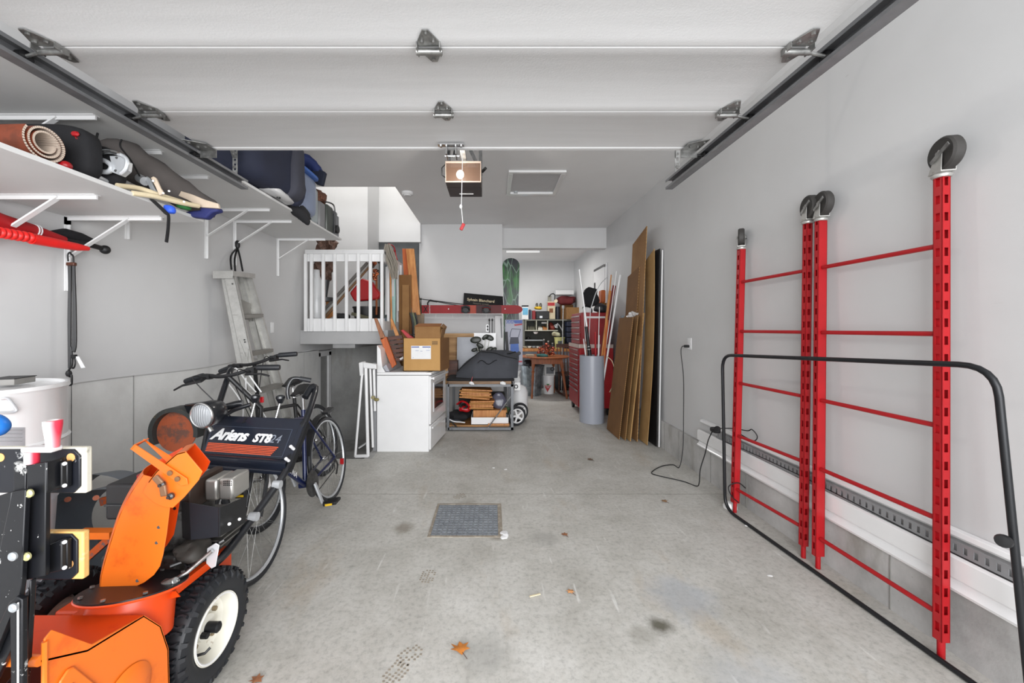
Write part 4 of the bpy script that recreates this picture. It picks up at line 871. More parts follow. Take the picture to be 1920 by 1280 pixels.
mb = MB(); mb.bar(P(949, 622, 6.9), P(952, 668, 6.9), .05, .03, (0, 1, 0)); mb.bar(P(944.5, 640, 6.8), P(947, 668, 6.8), .03, .02, (0, 1, 0)); tag(O(mb, 'black_bundle', M['black'], kind='stuff'), 'bundle of black rods standing left of the pressure washer box', 'rods')
def upright(name, label, cat, px0, px1, py0, py1, Y, m, t=.012, lean=.0):
    a, b = P(px0, py1, Y), P(px1, py0, Y); mb = MB(); mb.slab((a.x, Y, a.z), (b.x, Y, a.z), (b.x, Y + lean, b.z), (a.x, Y + lean, b.z), -t); return tag(O(mb, name, m, bev=.001), label, cat)
upright('plywood_sheet', 'swirly grained plywood sheet behind the stove box', 'plywood', 826, 888, 625, 720, 6.3, M['plyw'], lean=.1)
upright('cutting_board', 'white plastic board behind the metal sheet and plant', 'board', 887, 930, 624, 774, 6.38, M['whiteg'], lean=.05)
upright('metal_sheet', 'shiny bare sheet metal leaning behind the plant', 'metal sheet', 856, 898, 632, 720, 6.15, mat('#8b8d92', .45, .5, scale=3), lean=.1, t=.004)
pt = T('artificial_plant', 'dark round-leaved plant standing behind the grey duffel', 'plant', P(905, 690, 6.0))
stems = [(892, 637), (897, 655), (910, 632), (918, 633), (905, 662), (918, 655), (926, 655), (900, 648), (889, 656)]
for i, (px, py) in enumerate(stems):
    b_ = P(906 + RN.uniform(-3, 3), 700, 6.0); e_ = P(px, py, 5.95 + RN.uniform(-.08, .08)); mb = MB(); mb.tube(smooth([b_, (b_ + e_) / 2 + V((0, -.03, .02)), e_]), .005, 6); O(mb, 'stem', mat('#b8bab0', .6), pt)
    w_ = (.085, .05, .06, .07, .06, .06, .05, .06, .045)[i]; t_ = RN.uniform(-.7, .7); mb = MB()
    mb.blob(e_, (w_, .014, w_ * .62), 1, seg=14, rot=Matrix.Rotation(t_, 3, 'Y') @ Matrix.Rotation(RN.uniform(-.3, .3), 3, 'X')); O(mb, 'leaf', mat('#2c3029', .4, var=.3), pt)
# ================================================================== STOVE AND THINGS ON IT
sx0, sx1 = -1.31, -.688; sy0, sy1 = 4.44, 5.16; zt = .905
XF = lambda y: -.688 + (y - 4.44) / .79 * .0
so = T('electric_stove', 'white electric kitchen stove standing sideways on the garage floor', 'stove', (-1.0, 4.8, 0))
# the oven faces right (+X), set slightly askew
def skew(mb, k=.12):
    for v in mb.v: v.x += (v.y - sy0) * k * max(0, min(1, (v.x - sx0) / (sx1 - sx0)))
    return mb
mb = MB(); mb.bb(sx0, sx1 - .03, sy0, sy1, .0, zt - .035); O(skew(mb), 'body', M['whiteg'], so, bev=.004)
mb = MB(); mb.bb(sx0 + .0, sx1 + .0, sy0 - .008, sy1 + .008, zt - .03, zt); O(skew(mb), 'cooktop', M['whiteg'], so, bev=.008)
mb = MB(); mb.bb(sx0 + .03, sx1 - .06, sy0 + .01, sy1 - .01, zt, zt + .004); O(skew(mb), 'cooktop_recess', mat('#b9b9bb', .3), so)
mb = MB(); mb.bb(sx1 - .03, sx1 - .008, sy0 + .005, sy1 - .005, .31, zt - .045)
dr = O(skew(mb), 'oven_door', M['whiteg'], so, bev=.006)
mb = MB(); mb.bb(sx1 - .008, sx1 - .004, sy0 + .15, sy1 - .15, .46, .74); O(skew(mb), 'oven_window', mat('#2b2a2b', .12), dr, bev=.001)
mb = MB()
for a in ((sy0 + .12, sy0 + .15, .4602, .7398), (sy1 - .15, sy1 - .12, .4602, .7398), (sy0 + .12, sy1 - .12, .74, .77), (sy0 + .12, sy1 - .12, .43, .46)): mb.bb(sx1 - .01, sx1 - .003, *a)
O(skew(mb), 'window_rim', M['silver'], dr)
mb = MB(); mb.bb(sx1 + .012, sx1 + .03, sy0 + .01, sy1 - .01, zt - .085, zt - .055)
for y in (sy0 + .03, sy1 - .03): mb.bb(sx1 - .01, sx1 + .02, y - .015, y + .015, zt - .08, zt - .06)
O(skew(mb), 'oven_handle', M['whiteg'], dr, bev=.005)
mb = MB(); mb.bb(sx1 - .03, sx1 - .008, sy0 + .005, sy1 - .005, .02, .295); q = O(skew(mb), 'storage_drawer', M['whiteg'], so, bev=.008)
mb = MB(); mb.bb(sx1 - .008, sx1 + .004, sy0 + .06, sy1 - .06, .245, .27); O(skew(mb), 'drawer_grip', M['white'], q, bev=.004)
mb = MB(); mb.prism([(sx0, sy0, zt), (sx0 + .095, sy0, zt), (sx0 + .06, sy0, zt + .06), (sx0 + .04, sy0, zt + .26), (sx0, sy0, zt + .31)], (0, sy1 - sy0, 0)); O(mb, 'control_panel', M['whiteg'], so, bev=.006)
mb = MB(); mb.prism([(sx0 + .066, sy0 + .02, zt + .06), (sx0 + .1, sy0 + .02, zt + .01), (sx0 + .14, sy0 + .02, zt + .008), (sx0 + .1, sy0 + .02, zt + .09)], (0, .6, 0)); O(mb, 'grey_splash_panel', mat('#9c9ca2', .4), so)
# slatted wooden crate piece
wc = T('slatted_wood_seat', 'dark slatted wooden seat with an orange side rail leaning on the stove', 'wooden seat', P(745, 690, 4.7))
Yw = 4.62
mb = MB(); mb.prism(pxy([(712, 634), (724, 631), (743, 683), (735, 690)], Yw), (0, .04, 0)); O(mb, 'side_rail', M['cedar'], wc, bev=.004)
mb = MB(); mb.prism(pxy([(701, 597), (706, 596), (722, 633), (714, 637)], Yw), (0, .03, 0)); O(mb, 'leg', mat_wood('#a6704c', '#7c4a2e', 5), wc, bev=.003)
mb = MB(); mb.prism(pxy([(731, 598), (735, 597), (757, 650), (752, 662)], Yw + .12), (0, .03, 0)); O(mb, 'leg', M['pine'], wc, bev=.003)
for k in range(6):
    t = k / 5; a = (725 + 13 * t, 635 + 40 * t); mb = MB()
    mb.prism(pxy([(a[0], a[1] - 3.4), (a[0] + 28, a[1] - 7), (a[0] + 30, a[1] - .5), (a[0] + 2, a[1] + 3.2)], Yw + .05), (0, .03, 0)); O(mb, 'slat', M['dkwood'], wc, bev=.002)
mb = MB(); mb.prism(pxy([(749, 672), (756, 668), (758, 671), (751, 675)], Yw + .045), (0, .003, 0)); O(mb, 'white_sticker', M['paper'], wc)
# two cartons
bx = T('large_carton', 'open brown cardboard box with a white shipping label on the stove', 'box', P(792, 690, 4.6))
Yc = 4.52
a, b = P(756, 690, Yc), P(825, 634, Yc); a.z = zt + .006
mb = MB(); mb.bb(a.x, b.x, Yc, Yc + .006, a.z, b.z); O(mb, 'front_panel', mat_card('#b78f58', '#a87f4a'), bx)
mb = MB(); mb.slab((b.x, Yc, a.z), (b.x + .06, Yc + .38, a.z), (b.x + .06, Yc + .38, b.z), (b.x, Yc, b.z), .006); O(mb, 'side_panel', M['cardd'], bx)
mb = MB(); mb.bb(a.x, a.x + .006, Yc, Yc + .38, a.z, b.z); mb.bb(a.x, b.x + .06, Yc + .38, Yc + .386, a.z, b.z); mb.bb(a.x, b.x, Yc, Yc + .38, a.z, a.z + .006); O(mb, 'inner_panels', M['card'], bx, kind='stuff')
mb = MB(); mb.slab(P(778, 634, Yc + .02), P(826, 634, Yc + .02), P(825, 613, Yc + .12), P(779, 613, Yc + .12), .005); O(mb, 'flap', M['card'], bx)
mb = MB(); mb.slab(P(825, 634, Yc + .05), P(833, 626, Yc + .36), P(836, 612, Yc + .3), P(827, 618, Yc + .02), .005); O(mb, 'flap', M['card'], bx)
mb = MB(); mb.bb(P(771, 0, Yc).x, P(808, 0, Yc).x, Yc - .0015, Yc, P(0, 673, Yc).z, P(0, 648, Yc).z); lb = O(mb, 'shipping_label', M['paper'], bx)
for p0, p1 in ((771.5, 786), (792, 807.5)):
    mb = MB(); mb.bb(P(p0, 0, Yc).x, P(p1, 0, Yc).x, Yc - .002, Yc - .001, P(0, 651.3, Yc).z, P(0, 649.5, Yc).z); O(mb, 'blue_bar', mat('#2c3f8c', .5), lb)
for (p0, p1, q) in ((779, 785, 657), (788, 792, 658), (799, 806, 656.5), (803, 804, 653), (774, 775.5, 670)):
    mb = MB(); mb.bb(P(p0, 0, Yc).x, P(p1, 0, Yc).x, Yc - .002, Yc - .001, P(0, q + .6, Yc).z, P(0, q - .3, Yc).z); O(mb, 'print_line', mat('#8f9ab8', .5), lb)
for r_ in range(2):
    for c_ in range(3):
        mb = MB(); x = P(810.3 + 3.6 * c_, 0, Yc).x; z = P(0, 639.4 + 3.6 * r_, Yc).z
        mb.bb(x, x + .018, Yc - .0015, Yc, z - .018, z); mb2 = mb; O(mb, 'box_mark', mat('#4b3a25', .7), bx)
        mb = MB(); mb.bb(x + .004, x + .014, Yc - .0025, Yc - .001, z - .012, z - .006); O(mb, 'box_mark_inner', mat_card('#b78f58', '#a87f4a'), bx)
b2 = T('second_carton', 'upper brown carton with an open flap behind the labelled box on the stove', 'box', P(805, 620, 4.95))
a, b = P(777, 700, 4.92), P(828, 612, 4.92); a.z = zt + .01
mb = MB(); mb.bb(a.x, b.x, 4.92, 5.14, a.z, b.z); O(mb, 'carton', M['card'], b2, bev=.004)
mb = MB(); mb.slab(P(777, 612, 4.94), P(826, 612, 4.94), P(829, 607, 5.12), P(785, 607, 5.12), .006); O(mb, 'flap', mat_card('#a06a3a', '#8a5526'), b2)
mb = MB(); mb.slab(P(826, 613, 4.9), P(836, 618, 4.8), P(838, 613, 5.1), P(831, 607, 5.12), .006); O(mb, 'flap', M['card'], b2)
mb = MB(); mb.bb(P(797, 0, 4.915).x, P(806, 0, 4.915).x, 4.915, 4.92, P(0, 621, 4.92).z, P(0, 618, 4.92).z); O(mb, 'hand_hole', M['cardd'], b2)
mb = MB(); mb.prism(pxy([(751, 619), (756, 618), (776, 634), (764, 634)], 4.7), (0, .05, 0)); tag(O(mb, 'red_plastic_piece', M['red'], bev=.004), 'red plastic piece sticking out of the labelled box', 'plastic piece')
mb = MB(); mb.tube(smooth([P(768, 628, 4.7), P(778, 627, 4.72), P(784, 632, 4.74)]), .006, 6); mb.tube(smooth([P(776, 632, 4.7), P(785, 629, 4.72), P(791, 634, 4.74)]), .012, 6); tag(O(mb, 'cable_bundle', M['black'], kind='stuff'), 'black cable poking out of the open labelled box', 'cable')
# wrinkled plywood bit standing between stove and cart
mb = MB(); mb.slab(P(839, 705, 5.35), P(843, 640, 5.4), P(829, 634, 5.4), P(827, 705, 5.35), .012); tag(O(mb, 'plywood_offcut', M['plyw']), 'narrow plywood offcut standing right behind the stove', 'plywood')
# folded white plastic stand
fs = T('folding_stand', 'white plastic folding stand leaning beside the stove with tall A-shaped legs', 'folding stand', P(680, 858, 4.2))
Ya = 4.26
for (p, q, w_) in (((671, 700), (667, 856), .02), ((679, 684), (684, 852), .022), ((686, 688), (690, 850), .02)):
    pass
mb = MB(); mb.tube([P(679, 700, Ya), P(666, 856, Ya)], .013, 10); O(mb, 'leg', M['whiteg'], fs)
mb = MB(); mb.tube([P(686, 690, Ya), P(690, 855, Ya)], .017, 10); O(mb, 'leg', M['whiteg'], fs)
mb = MB(); mb.tube([P(694, 690, Ya + .1), P(699, 838, Ya + .1)], .013, 10); O(mb, 'leg', M['whiteg'], fs)
mb = MB(); mb.tube([P(701, 692, Ya + .16), P(703, 770, Ya + .16)], .015, 10); O(mb, 'leg', M['whiteg'], fs)
mb = MB(); mb.prism(pxy([(672, 680), (680, 678), (680, 704), (674, 705)], Ya - .01), (0, .12, 0)); mb.prism(pxy([(680, 679), (705, 683), (706, 692), (681, 690)], Ya + .0), (0, .05, 0)); O(mb, 'hinge_cap', M['white'], fs, bev=.008)
mb = MB(); mb.bar(P(666, 855, Ya), P(691, 854, Ya), .03, .03); O(mb, 'foot_bar', M['white'], fs, bev=.004)
mb = MB(); mb.bar(P(672, 840, Ya + .05), P(690, 828, Ya + .12), .02, .012); O(mb, 'cross_bar', mat('#a9a9a9'), fs)
mb = MB(); mb.slab(P(699, 680, Ya + .22), P(706, 680, Ya + .22), P(706, 850, Ya + .22), P(699, 850, Ya + .22), .02); O(mb, 'grey_panel', mat('#8f9092', .6), fs)
mb = MB(); mb.cyl(P(699, 745, Ya + .02), P(701, 745, Ya + .1), .02, n=12); mb.blob(P(706, 749, Ya + .05), (.03, .02, .018), .8, seg=10); tag(O(mb, 'yellow_latch', mat('#7a7040', .5), fs), None, None)

# ================================================================== STEEL CART
ct = T('steel_cart', 'grey steel framed rolling cart with wooden shelves right of the stove', 'cart', (-.15, 5.6, 0))
cx0, cx1, cy0, cy1 = -.60, .30, 5.35, 6.15
gm = mat('#6b6d70', .45, .3, dirt='#4b4c4e', da=.6)
zlo, zhi = P(0, 803, cy0).z, P(0, 722, cy0).z
def beam(a, b, s=.035, m=gm, n='frame_bar', par=ct): mb = MB(); mb.bar(a, b, s, s); return O(mb, n, m, par)
for x in (cx0, cx1 - .02):
    for y in (cy0, cy1): beam((x, y, zlo - .02), (x, y, zhi + .02), n='upright')
for z in (zlo, zhi):
    beam((cx0, cy0, z), (cx1, cy0, z)); beam((cx0, cy1, z), (cx1, cy1, z)); beam((cx1 - .02, cy0, z), (cx1 - .02, cy1, z)); beam((cx0, cy0, z), (cx0, cy1, z))
mb = MB(); mb.bb(cx0, cx1 - .03, cy0 - .005, cy1, zhi + .018, zhi + .06); O(mb, 'top_board', mat_wood('#8b6a48', '#604529', 5, 0), ct, bev=.003)
mb = MB(); mb.bb(cx0, cx1 - .05, cy0 + .02, cy1, zlo + .018, zlo + .04); O(mb, 'bottom_board', mat_wood('#a97b48', '#7c5832', 5, 0), ct, bev=.003)
beam((-.05, cy0 + .0, zlo + .01), (cx1 + .0, cy0 + .0, zhi - .1), .014, M['steeld'], 'diagonal_rod')
for x in (cx0 + .06, cx1 - .05):
    for y in (cy0 + .04, cy1 - .04):
        mb = MB(); mb.cyl((x - .012, y, .035), (x + .012, y, .035), .035, n=18); mb.bb(x - .018, x + .018, y - .012, y + .012, .05, zlo); O(mb, 'caster', M['steeld'], ct)
ztop = zhi + .06
mb = MB(); mb.bb(cx0 - .02, cx1 + .01, cy0 - .03, cy1, ztop, ztop + .035); tag(O(mb, 'black_folded_mat', M['blackf'], bev=.012), 'black folded mat lying across the top of the steel cart', 'mat')
du = T('grey_duffel', 'large slumped dark grey duffel bag on the black mat of the cart', 'bag', (-.05, 5.55, ztop + .04))
def duf(u, v):
    x = -.50 + .86 * u; hgt = .05 + .32 * (min(1, u * 2.6) ** .8) * (1 - .15 * max(0, (u - .75) * 4) ** 2) ; ph = PI * v
    hgt += .012 * noise.noise(V((x * 9, v * 5, 0)))
    z = ztop + .035 + hgt * (math.sin(ph) ** .55); y = 5.62 - .28 * math.cos(ph) * (.5 + .5 * min(1, u * 3 + .1)) * (1 - .25 * max(0, (u - .8) * 5) ** 2)
    return (x + .03 * math.sin(ph) * u + .01 * noise.noise(V((x * 7, v * 9, 3))), y, z)
mb = MB(); mb.grid(duf, 36, 24); mb.add([duf(1, k / 24) for k in range(25)], [tuple(range(25))]); mb.add([duf(0, k / 24) for k in range(25)], [tuple(range(25))])
O(mb, 'bag_body', mat('#3f4147', .85, bump=.3, bs=40), du, ang=60)
mb = MB(); mb.tube([V(duf(u, .30 + .09 * math.sin(u * 5))) + V((0, -.006, .003)) for u in [.02 + .05 * i for i in range(20)]], .006, 6); O(mb, 'piping', M['black'], du)
mb = MB(); mb.tube([V(duf(.35 + .3 * i / 8, .13 + .03 * math.sin(i))) + V((0, -.008, 0)) for i in range(9)], .012, 6, sq=.4); O(mb, 'strap', M['black'], du)
mb = MB(); mb.tube([V(duf(.80 + .2 * i / 6, .30 + .4 * (i / 6) ** 2)) + V((0, -.004, .006)) for i in range(7)], .007, 6); O(mb, 'piping', M['black'], du)
for px, s in ((885, 1), (944, 1.2)):
    mb = MB(); mb.blob(P(px, 719 - 1, cy0 - .05), (.035 * s, .012, .022), .9, nz=.02, ns=40); tag(O(mb, 'white_tag', M['paper']), ('left', 'right')[px > 900] + ' crumpled white tag hanging over the cart edge', 'tag')
mb = MB(); mb.tube([P(886, 706, cy0 - .04), P(884, 713, cy0 - .05), P(886, 720, cy0 - .05)], .005, 6); tag(O(mb, 'red_ribbon', M['redd']), 'short dark red ribbon at the left white tag', 'ribbon')
# cart's lower shelf
zs = zlo + .04
tr = T('white_tray', 'white rectangular plastic tub on the lower shelf of the cart', 'tub', P(917, 792, 5.42))
a, b = P(883, 0, 5.4), P(954, 0, 5.4); hz = .10
mb = MB(); mb.bb(a.x, b.x, 5.4, 5.405, zs, zs + hz); mb.bb(a.x, b.x, 5.8, 5.805, zs, zs + hz); mb.bb(a.x, a.x + .005, 5.4, 5.8, zs, zs + hz); mb.bb(b.x - .005, b.x, 5.4, 5.8, zs, zs + hz); mb.bb(a.x, b.x, 5.4, 5.8, zs, zs + .005); O(mb, 'tub', M['whiteg'], tr, bev=0, kind=None)
mb = MB(); mb.box((P(918, 0, 5.55).x, 5.50, zs + hz + .03), (.46, .02, .10)); mb.box((P(922, 0, 5.6).x, 5.66, zs + hz + .05), (.44, .2, .04)); mb.box((P(890, 0, 5.5).x, 5.6, zs + hz + .03), (.02, .2, .09)); tag(O(mb, 'wood_boards', M['pine'], bev=.003, kind='stuff'), 'pale wooden boards lying in the white plastic tub', 'boards')
mb = MB(); mb.bb(P(915, 0, 5.36).x, P(955, 0, 5.36).x, 5.352, 5.42, zs - .0, zs + .02); tag(O(mb, 'wood_strip', M['pine'], bev=.002), 'orange wooden strip under the white tub', 'board')
for k in range(11):
    c = P((903 if k < 5 else 892) + RN.uniform(-2, 2), (762 - k * 3.1) if k < 5 else (743 - (k - 5) * 2.9), 5.62); rot = Matrix.Rotation(RN.uniform(-.12, .12), 3, 'Z') @ Matrix.Rotation(RN.uniform(-.02, .02) + (.05 if k > 4 else 0), 3, 'Y')
    mb = MB(); mb.box(c, (.43 if k > 4 else .34, .28, .021), rot); tag(O(mb, 'paper_bundle', M['pine'] if k % 3 else mat('#a4733c', .8), bev=.003), (['lowest', 'second lowest', 'third lowest', 'fourth lowest', 'fifth lowest', 'middle', 'fifth from the top', 'fourth from the top', 'third from the top', 'second from the top', 'topmost'][k]) + ' tan padded envelope in the stack under the cart top', 'envelope', 'tan envelopes stacked on the cart')
rd = T('red_tool', 'red and black power tool on the lower cart shelf beside the envelopes', 'tool', P(868, 760, 5.6))
mb = MB(); mb.tube(smooth([P(858, 757, 5.55), P(866, 752, 5.5), P(876, 756, 5.5), P(882, 766, 5.5)]), [.03] * 16, 8, sq=.5); mb.blob(P(872, 766, 5.55), (.09, .06, .04), .7, nz=.02, ns=20); O(mb, 'body', M['red'], rd)
mb = MB(); mb.torus(P(870, 760, 5.5), (0, 1, .2), .045, .014, 20, 8); O(mb, 'guard_ring', M['black'], rd)
mb = MB(); mb.blob(P(862, 778, 5.65), (.16, .14, .06), .8, nz=.05, ns=12); tag(O(mb, 'black_cloth', M['blackf']), 'black cloth heap at the left of the lower cart shelf', 'cloth')
mb = MB(); mb.blob(P(850, 787, 5.6), (.14, .1, .035), .8, nz=.03, ns=14); tag(O(mb, 'grey_sack', mat('#4a4c52', .8)), 'flat grey sack under the black cloth on the cart', 'sack')
mb = MB(); mb.tube(smooth([P(842, 786, 5.4), P(852, 790, 5.38), P(864, 791, 5.38), P(872, 792, 5.38)]), .008, 6); tag(O(mb, 'white_hose', M['paper']), 'thin white cord lying on the lower cart shelf edge', 'cord')
mb = MB(); mb.cyl(P(843, 787, 5.4), P(857, 801, 5.33), .009, n=8); tag(O(mb, 'metal_rod', M['steeld']), 'short steel rod poking from the lower cart shelf', 'rod')
mb = MB(); mb.blob(P(936, 752, 5.7), (.12, .05, .11), .7, nz=.05, ns=9, rot=Matrix.Rotation(.7, 3, 'Y')); tag(O(mb, 'plastic_packet', mat_glass('#5a5a6a', .2, .9)), 'dark shiny plastic packet leaning at the right of the cart shelf', 'packet')
mb = MB(); mb.blob(P(945, 768, 5.75), (.08, .05, .05), .7, nz=.05, ns=9); tag(O(mb, 'green_cloth', mat('#3d5a3a', .7)), 'small green cloth behind the diagonal rod of the cart', 'cloth')
mb = MB(); mb.bb(-.5, .2, 5.9, 6.1, zs, zs + .35); tag(O(mb, 'dark_crate', mat('#2a2725', .8), bev=.01), 'dark crate at the back of the lower cart shelf', 'crate')
# wood behind grey duffel
mb = MB(); mb.bb(P(838, 0, 5.8).x, P(858, 0, 5.8).x, 5.78, 5.95, ztop, ztop + .24); tag(O(mb, 'dark_wood_box', M['dkwood'], bev=.005), 'dark wooden box behind the left end of the grey duffel', 'box')
# white tank with wheels
tk = T('wheeled_tank', 'white plastic tank with spoked wheels behind the steel cart', 'tank', (.38, 5.9, 0))
mb = MB(); mb.lathe([(.0, .12), (.1, .12), (.13, .16), (.13, .42), (.1, .5), (.04, .53), (0, .53)], (.43, 6.05, 0), n=32); O(mb, 'tank', M['white'], tk)
for (x, y) in ((.30, 5.62), (.36, 5.88)):
    mb = MB(); c = V((x + .06, y, .145)); mb.torus(c, (.35, -1, 0), .12, .022, 36, 10); wh = O(mb, 'wheel', M['rubber'], tk)
    ax = V((.35, -1, 0)).normalized(); u, v = frame_of(ax); mb = MB(); mb.torus(c + ax * .012, ax, .098, .01, 32, 6); mb.lathe([(.025, -.02), (.025, .03), (0, .03)], c, ax, n=16)
    O(mb, 'hub', M['whiteg'], wh)
    for k in range(5): a = 2 * PI * k / 5; d = u * math.cos(a) + v * math.sin(a); mb = MB(); mb.bar(c + ax * .015, c + ax * .015 + d * .1, .026, .014, ax); O(mb, 'spoke', M['whiteg'], wh)
mb = MB(); mb.bb(.33, .42, 5.68, 5.8, .5, .62); mb.cyl((.355, 5.67, .56), (.355, 5.69, .56), .03, n=16); O(mb, 'valve_box', M['whiteg'], tk, bev=.006)
mb = MB(); mb.torus((.355, 5.665, .56), (0, 1, 0), .024, .006, 16, 6); O(mb, 'dial', M['black'], tk)
mb = MB(); mb.blob((.37, 5.75, .70), (.06, .05, .09), .9, nz=.06, ns=22); tag(O(mb, 'plastic_bag', mat_glass((.9, .9, .9), .1, .6)), 'crumpled white plastic bag on the white tank', 'plastic bag')

# ================================================================== LUMBER BESIDE THE LANDING
g = 'lumber standing between the railing and the partition'
def plank(label, px0, px1, pt, Yp, m, th=.03, sk=0, pb=740, name='lumber_board'):
    mb = MB(); a = P(px0, pb, Yp); b = P(px1, pb, Yp); zb = max(a.z, 0); c = P(px1 + sk, pt, Yp + .06); d = P(px0 + sk, pt, Yp + .06)
    mb.prism([(a.x, Yp, zb), (b.x, Yp, zb), c, d], (0, th, 0)); tag(O(mb, name, m, bev=.002), label, 'board', g)
plank('tall orange wooden board with a dark knot, the rightmost of the upright lumber', 773, 788, 466, 5.6, M['pine'], .05, -12, 590)
plank('tall dark red edged board left of the knotty plank', 764, 773, 466, 5.66, M['cedar'], .04, -10, 640)
plank('wide brown cardboard-like board standing in front of the lumber', 748, 771, 515, 5.5, M['cardd'], .02, 0)
plank('narrow brown board in front of the wide brown one', 754, 767, 534, 5.45, M['card'], .02, 0)
plank('pale teal foam board standing upright beside the railing', 732, 741, 519, 5.3, mat('#a3c4be', .7), .03, 0)
plank('bluish grey upright panel between the railing and the teal board', 720, 733, 596, 5.42, mat('#7d8a94', .6), .03, 0)
plank('thin white trim strip among the lumber, left of the wide brown board', 744, 748, 493, 5.56, M['white'], .02, 0, 583)
plank('second thin white trim strip among the lumber', 749, 753, 497, 5.6, M['white'], .02, 0, 560)
plank('short grey board at the right foot of the lumber', 782, 795, 588, 5.75, mat('#8a7a66', .7), .03, 0, 794)
plank('long white tapered board right of the railing post', 722, 727, 500, 5.2, M['white'], .02, 1, 590)
for i, (px, c1) in enumerate(((772, '#2b2c2a'), (777, '#6f7558'), (781, '#1c1c1c'))):
    mb = MB(); mb.tube(smooth([P(px - 3, 586, 5.5), P(px + 2, 610, 5.5), P(px + 1, 650, 5.5), P(px, 690, 5.5)]), .012, 8); tag(O(mb, 'garden_hose', mat(c1, .5)), ('black', 'olive green', 'dark')[i] + ' hose hanging between the lumber and the cartons', 'hose')
mo = T('string_mop', 'grey string mop hanging head up beside the railing', 'mop', P(738, 600, 5.1))
mb = MB(); mb.cyl(P(735, 640, 5.15), P(731, 462, 5.05), .012, n=8); O(mb, 'handle', M['pine'], mo)
mb = MB()
for k in range(46):
    a = RN.uniform(-1, 1); s_ = RN.uniform(-.06, .06)
    mb.tube([P(727 + a * 5, 459 + RN.uniform(-2, 2), 5.0 + s_), P(725 + a * 11 + 4, 475, 4.98 + s_), P(735 + a * 9 + 2, 500 + RN.uniform(-6, 6), 5.0 + s_), P(739 + a * 6, 518 + RN.uniform(-10, 6), 5.02 + s_)], .006, 5)
O(mb, 'mop_strings', mat('#8d867b', .9), mo, kind='stuff')
mb = MB(); mb.tube(smooth([P(729, 457, 5.0), P(738, 462, 5.0), P(741, 472, 4.98), P(735, 466, 5.0)]), .016, 8, sq=.4); mb.tube(smooth([P(741, 472, 5), P(743, 482, 5), P(745, 487, 5.02)]), .008, 6); tag(O(mb, 'red_rag', M['red']), 'small red rag tied at the top of the mop', 'rag')
mb = MB()
mb.cyl(P(790, 592, 6.2), V((P(790, 0, 6.2).x, 6.2, 0)), .012, n=8)
for k in range(16): b_ = P(790, 590, 6.2); mb.tube([b_, P(784 + RN.uniform(0, 6), 545 + RN.uniform(0, 25), 6.15)], [.008, .003], 5)
tag(O(mb, 'brush_bristles', mat('#4a4d40', .9), kind='stuff'), 'dark bristly broom head at the right of the lumber', 'broom')

# ================================================================== RAILING AND LANDING THINGS
rl = T('white_railing', 'white wooden balustrade on the raised landing left of the stove', 'railing', (-1.85, 4.85, 1.25))
Yr = 4.85
xa, xb = P(572, 0, Yr).x, P(720, 0, Yr).x
mb = MB(); mb.bb(xa, xb, Yr, Yr + .035, P(0, 490, Yr).z, P(0, 476, Yr).z); O(mb, 'top_board', M['whiteg'], rl, bev=.003)
mb = MB(); mb.bb(xa, xb, Yr - .01, Yr + .09, P(0, 476, Yr).z, P(0, 468, Yr).z); O(mb, 'handrail', M['white'], rl, bev=.006)
mb = MB(); mb.bb(xa, xb, Yr, Yr + .035, P(0, 621, Yr).z, P(0, 597, Yr).z); O(mb, 'bottom_board', M['whiteg'], rl, bev=.003)
for px in (574.5, 585.5, 607.5, 629, 651, 673, 695.5, 717):
    x = P(px, 0, Yr).x; mb = MB(); mb.bb(x - .018, x + .018, Yr - .032, Yr, P(0, 621, Yr).z, P(0, 476.5, Yr).z); O(mb, 'baluster', M['whiteg'], rl, bev=.003)
mb = MB(); mb.bb(xb - .03, xb, Yr + .035, 5.9, P(0, 490, Yr).z, P(0, 470, Yr).z); mb.bb(xb - .03, xb, Yr + .035, 5.9, 1.385, 1.5); O(mb, 'side_boards', M['white'], rl, kind='stuff')
zl = 1.385
for k in range(4): mb = MB(); y = 5.1 + .25 * k; mb.bb(xb - .03, xb + .0, y, y + .03, 1.5, P(0, 489, Yr).z); O(mb, 'baluster', M['white'], rl)
sv = T('snow_shovel', 'red plastic scoop standing in a black bin behind the railing', 'scoop', P(690, 600, 5.3))
mb = MB(); mb.prism(pxy([(655, 549), (678, 521), (696, 527), (713, 552), (708, 561), (664, 565)], 5.3), (0, .12, 0)); O(mb, 'scoop', M['red'], sv, bev=.02)
mb = MB(); mb.cyl(P(706, 590, 5.3), P(706, 505, 5.35), .014, n=8); O(mb, 'handle', M['oak'], sv)
bn = T('black_bin', 'black plastic bin holding the red scoop behind the railing', 'bin', P(688, 600, 5.3))
mb = MB(); c = P(689, 600, 5.42); c.z = zl; mb.lathe([(.0, 0), (.15, 0), (.19, .30), (.2, .30), (.2, .32), (.17, .32)], c, n=28, cap=False); O(mb, 'bin', M['black'], bn)
mb = MB(); mb.bar(P(660, 588, 5.1), P(694, 597, 5.1), .05, .04); tag(O(mb, 'striped_board', mat('#55523c', .6)), 'dark striped board lying before the black bin on the landing', 'board')
mb = MB(); mb.blob(P(643, 594, 5.2), (.09, .08, .05), .8, nz=.06, ns=14); tag(O(mb, 'black_shoe_heap', M['blackf']), 'black crumpled heap on the landing floor', 'cloth')
mb = MB()
for i, (o_, c1) in enumerate(((0, '#5e5a56'), (1, '#a3a09b'), (2, '#7a5a3a'))):
    mb = MB(); mb.bar(P(590 + 7 * i, 600, 5.15 + .03 * i), P(689 + 5 * i, 492, 5.35 + .03 * i), .035, .02, (0, 1, 0)); tag(O(mb, 'long_rail', mat(c1, .5)), ('dark grey', 'pale grey', 'brown')[i] + ' long rail leaning diagonally behind the railing', 'rail', 'diagonal rails behind the balustrade')
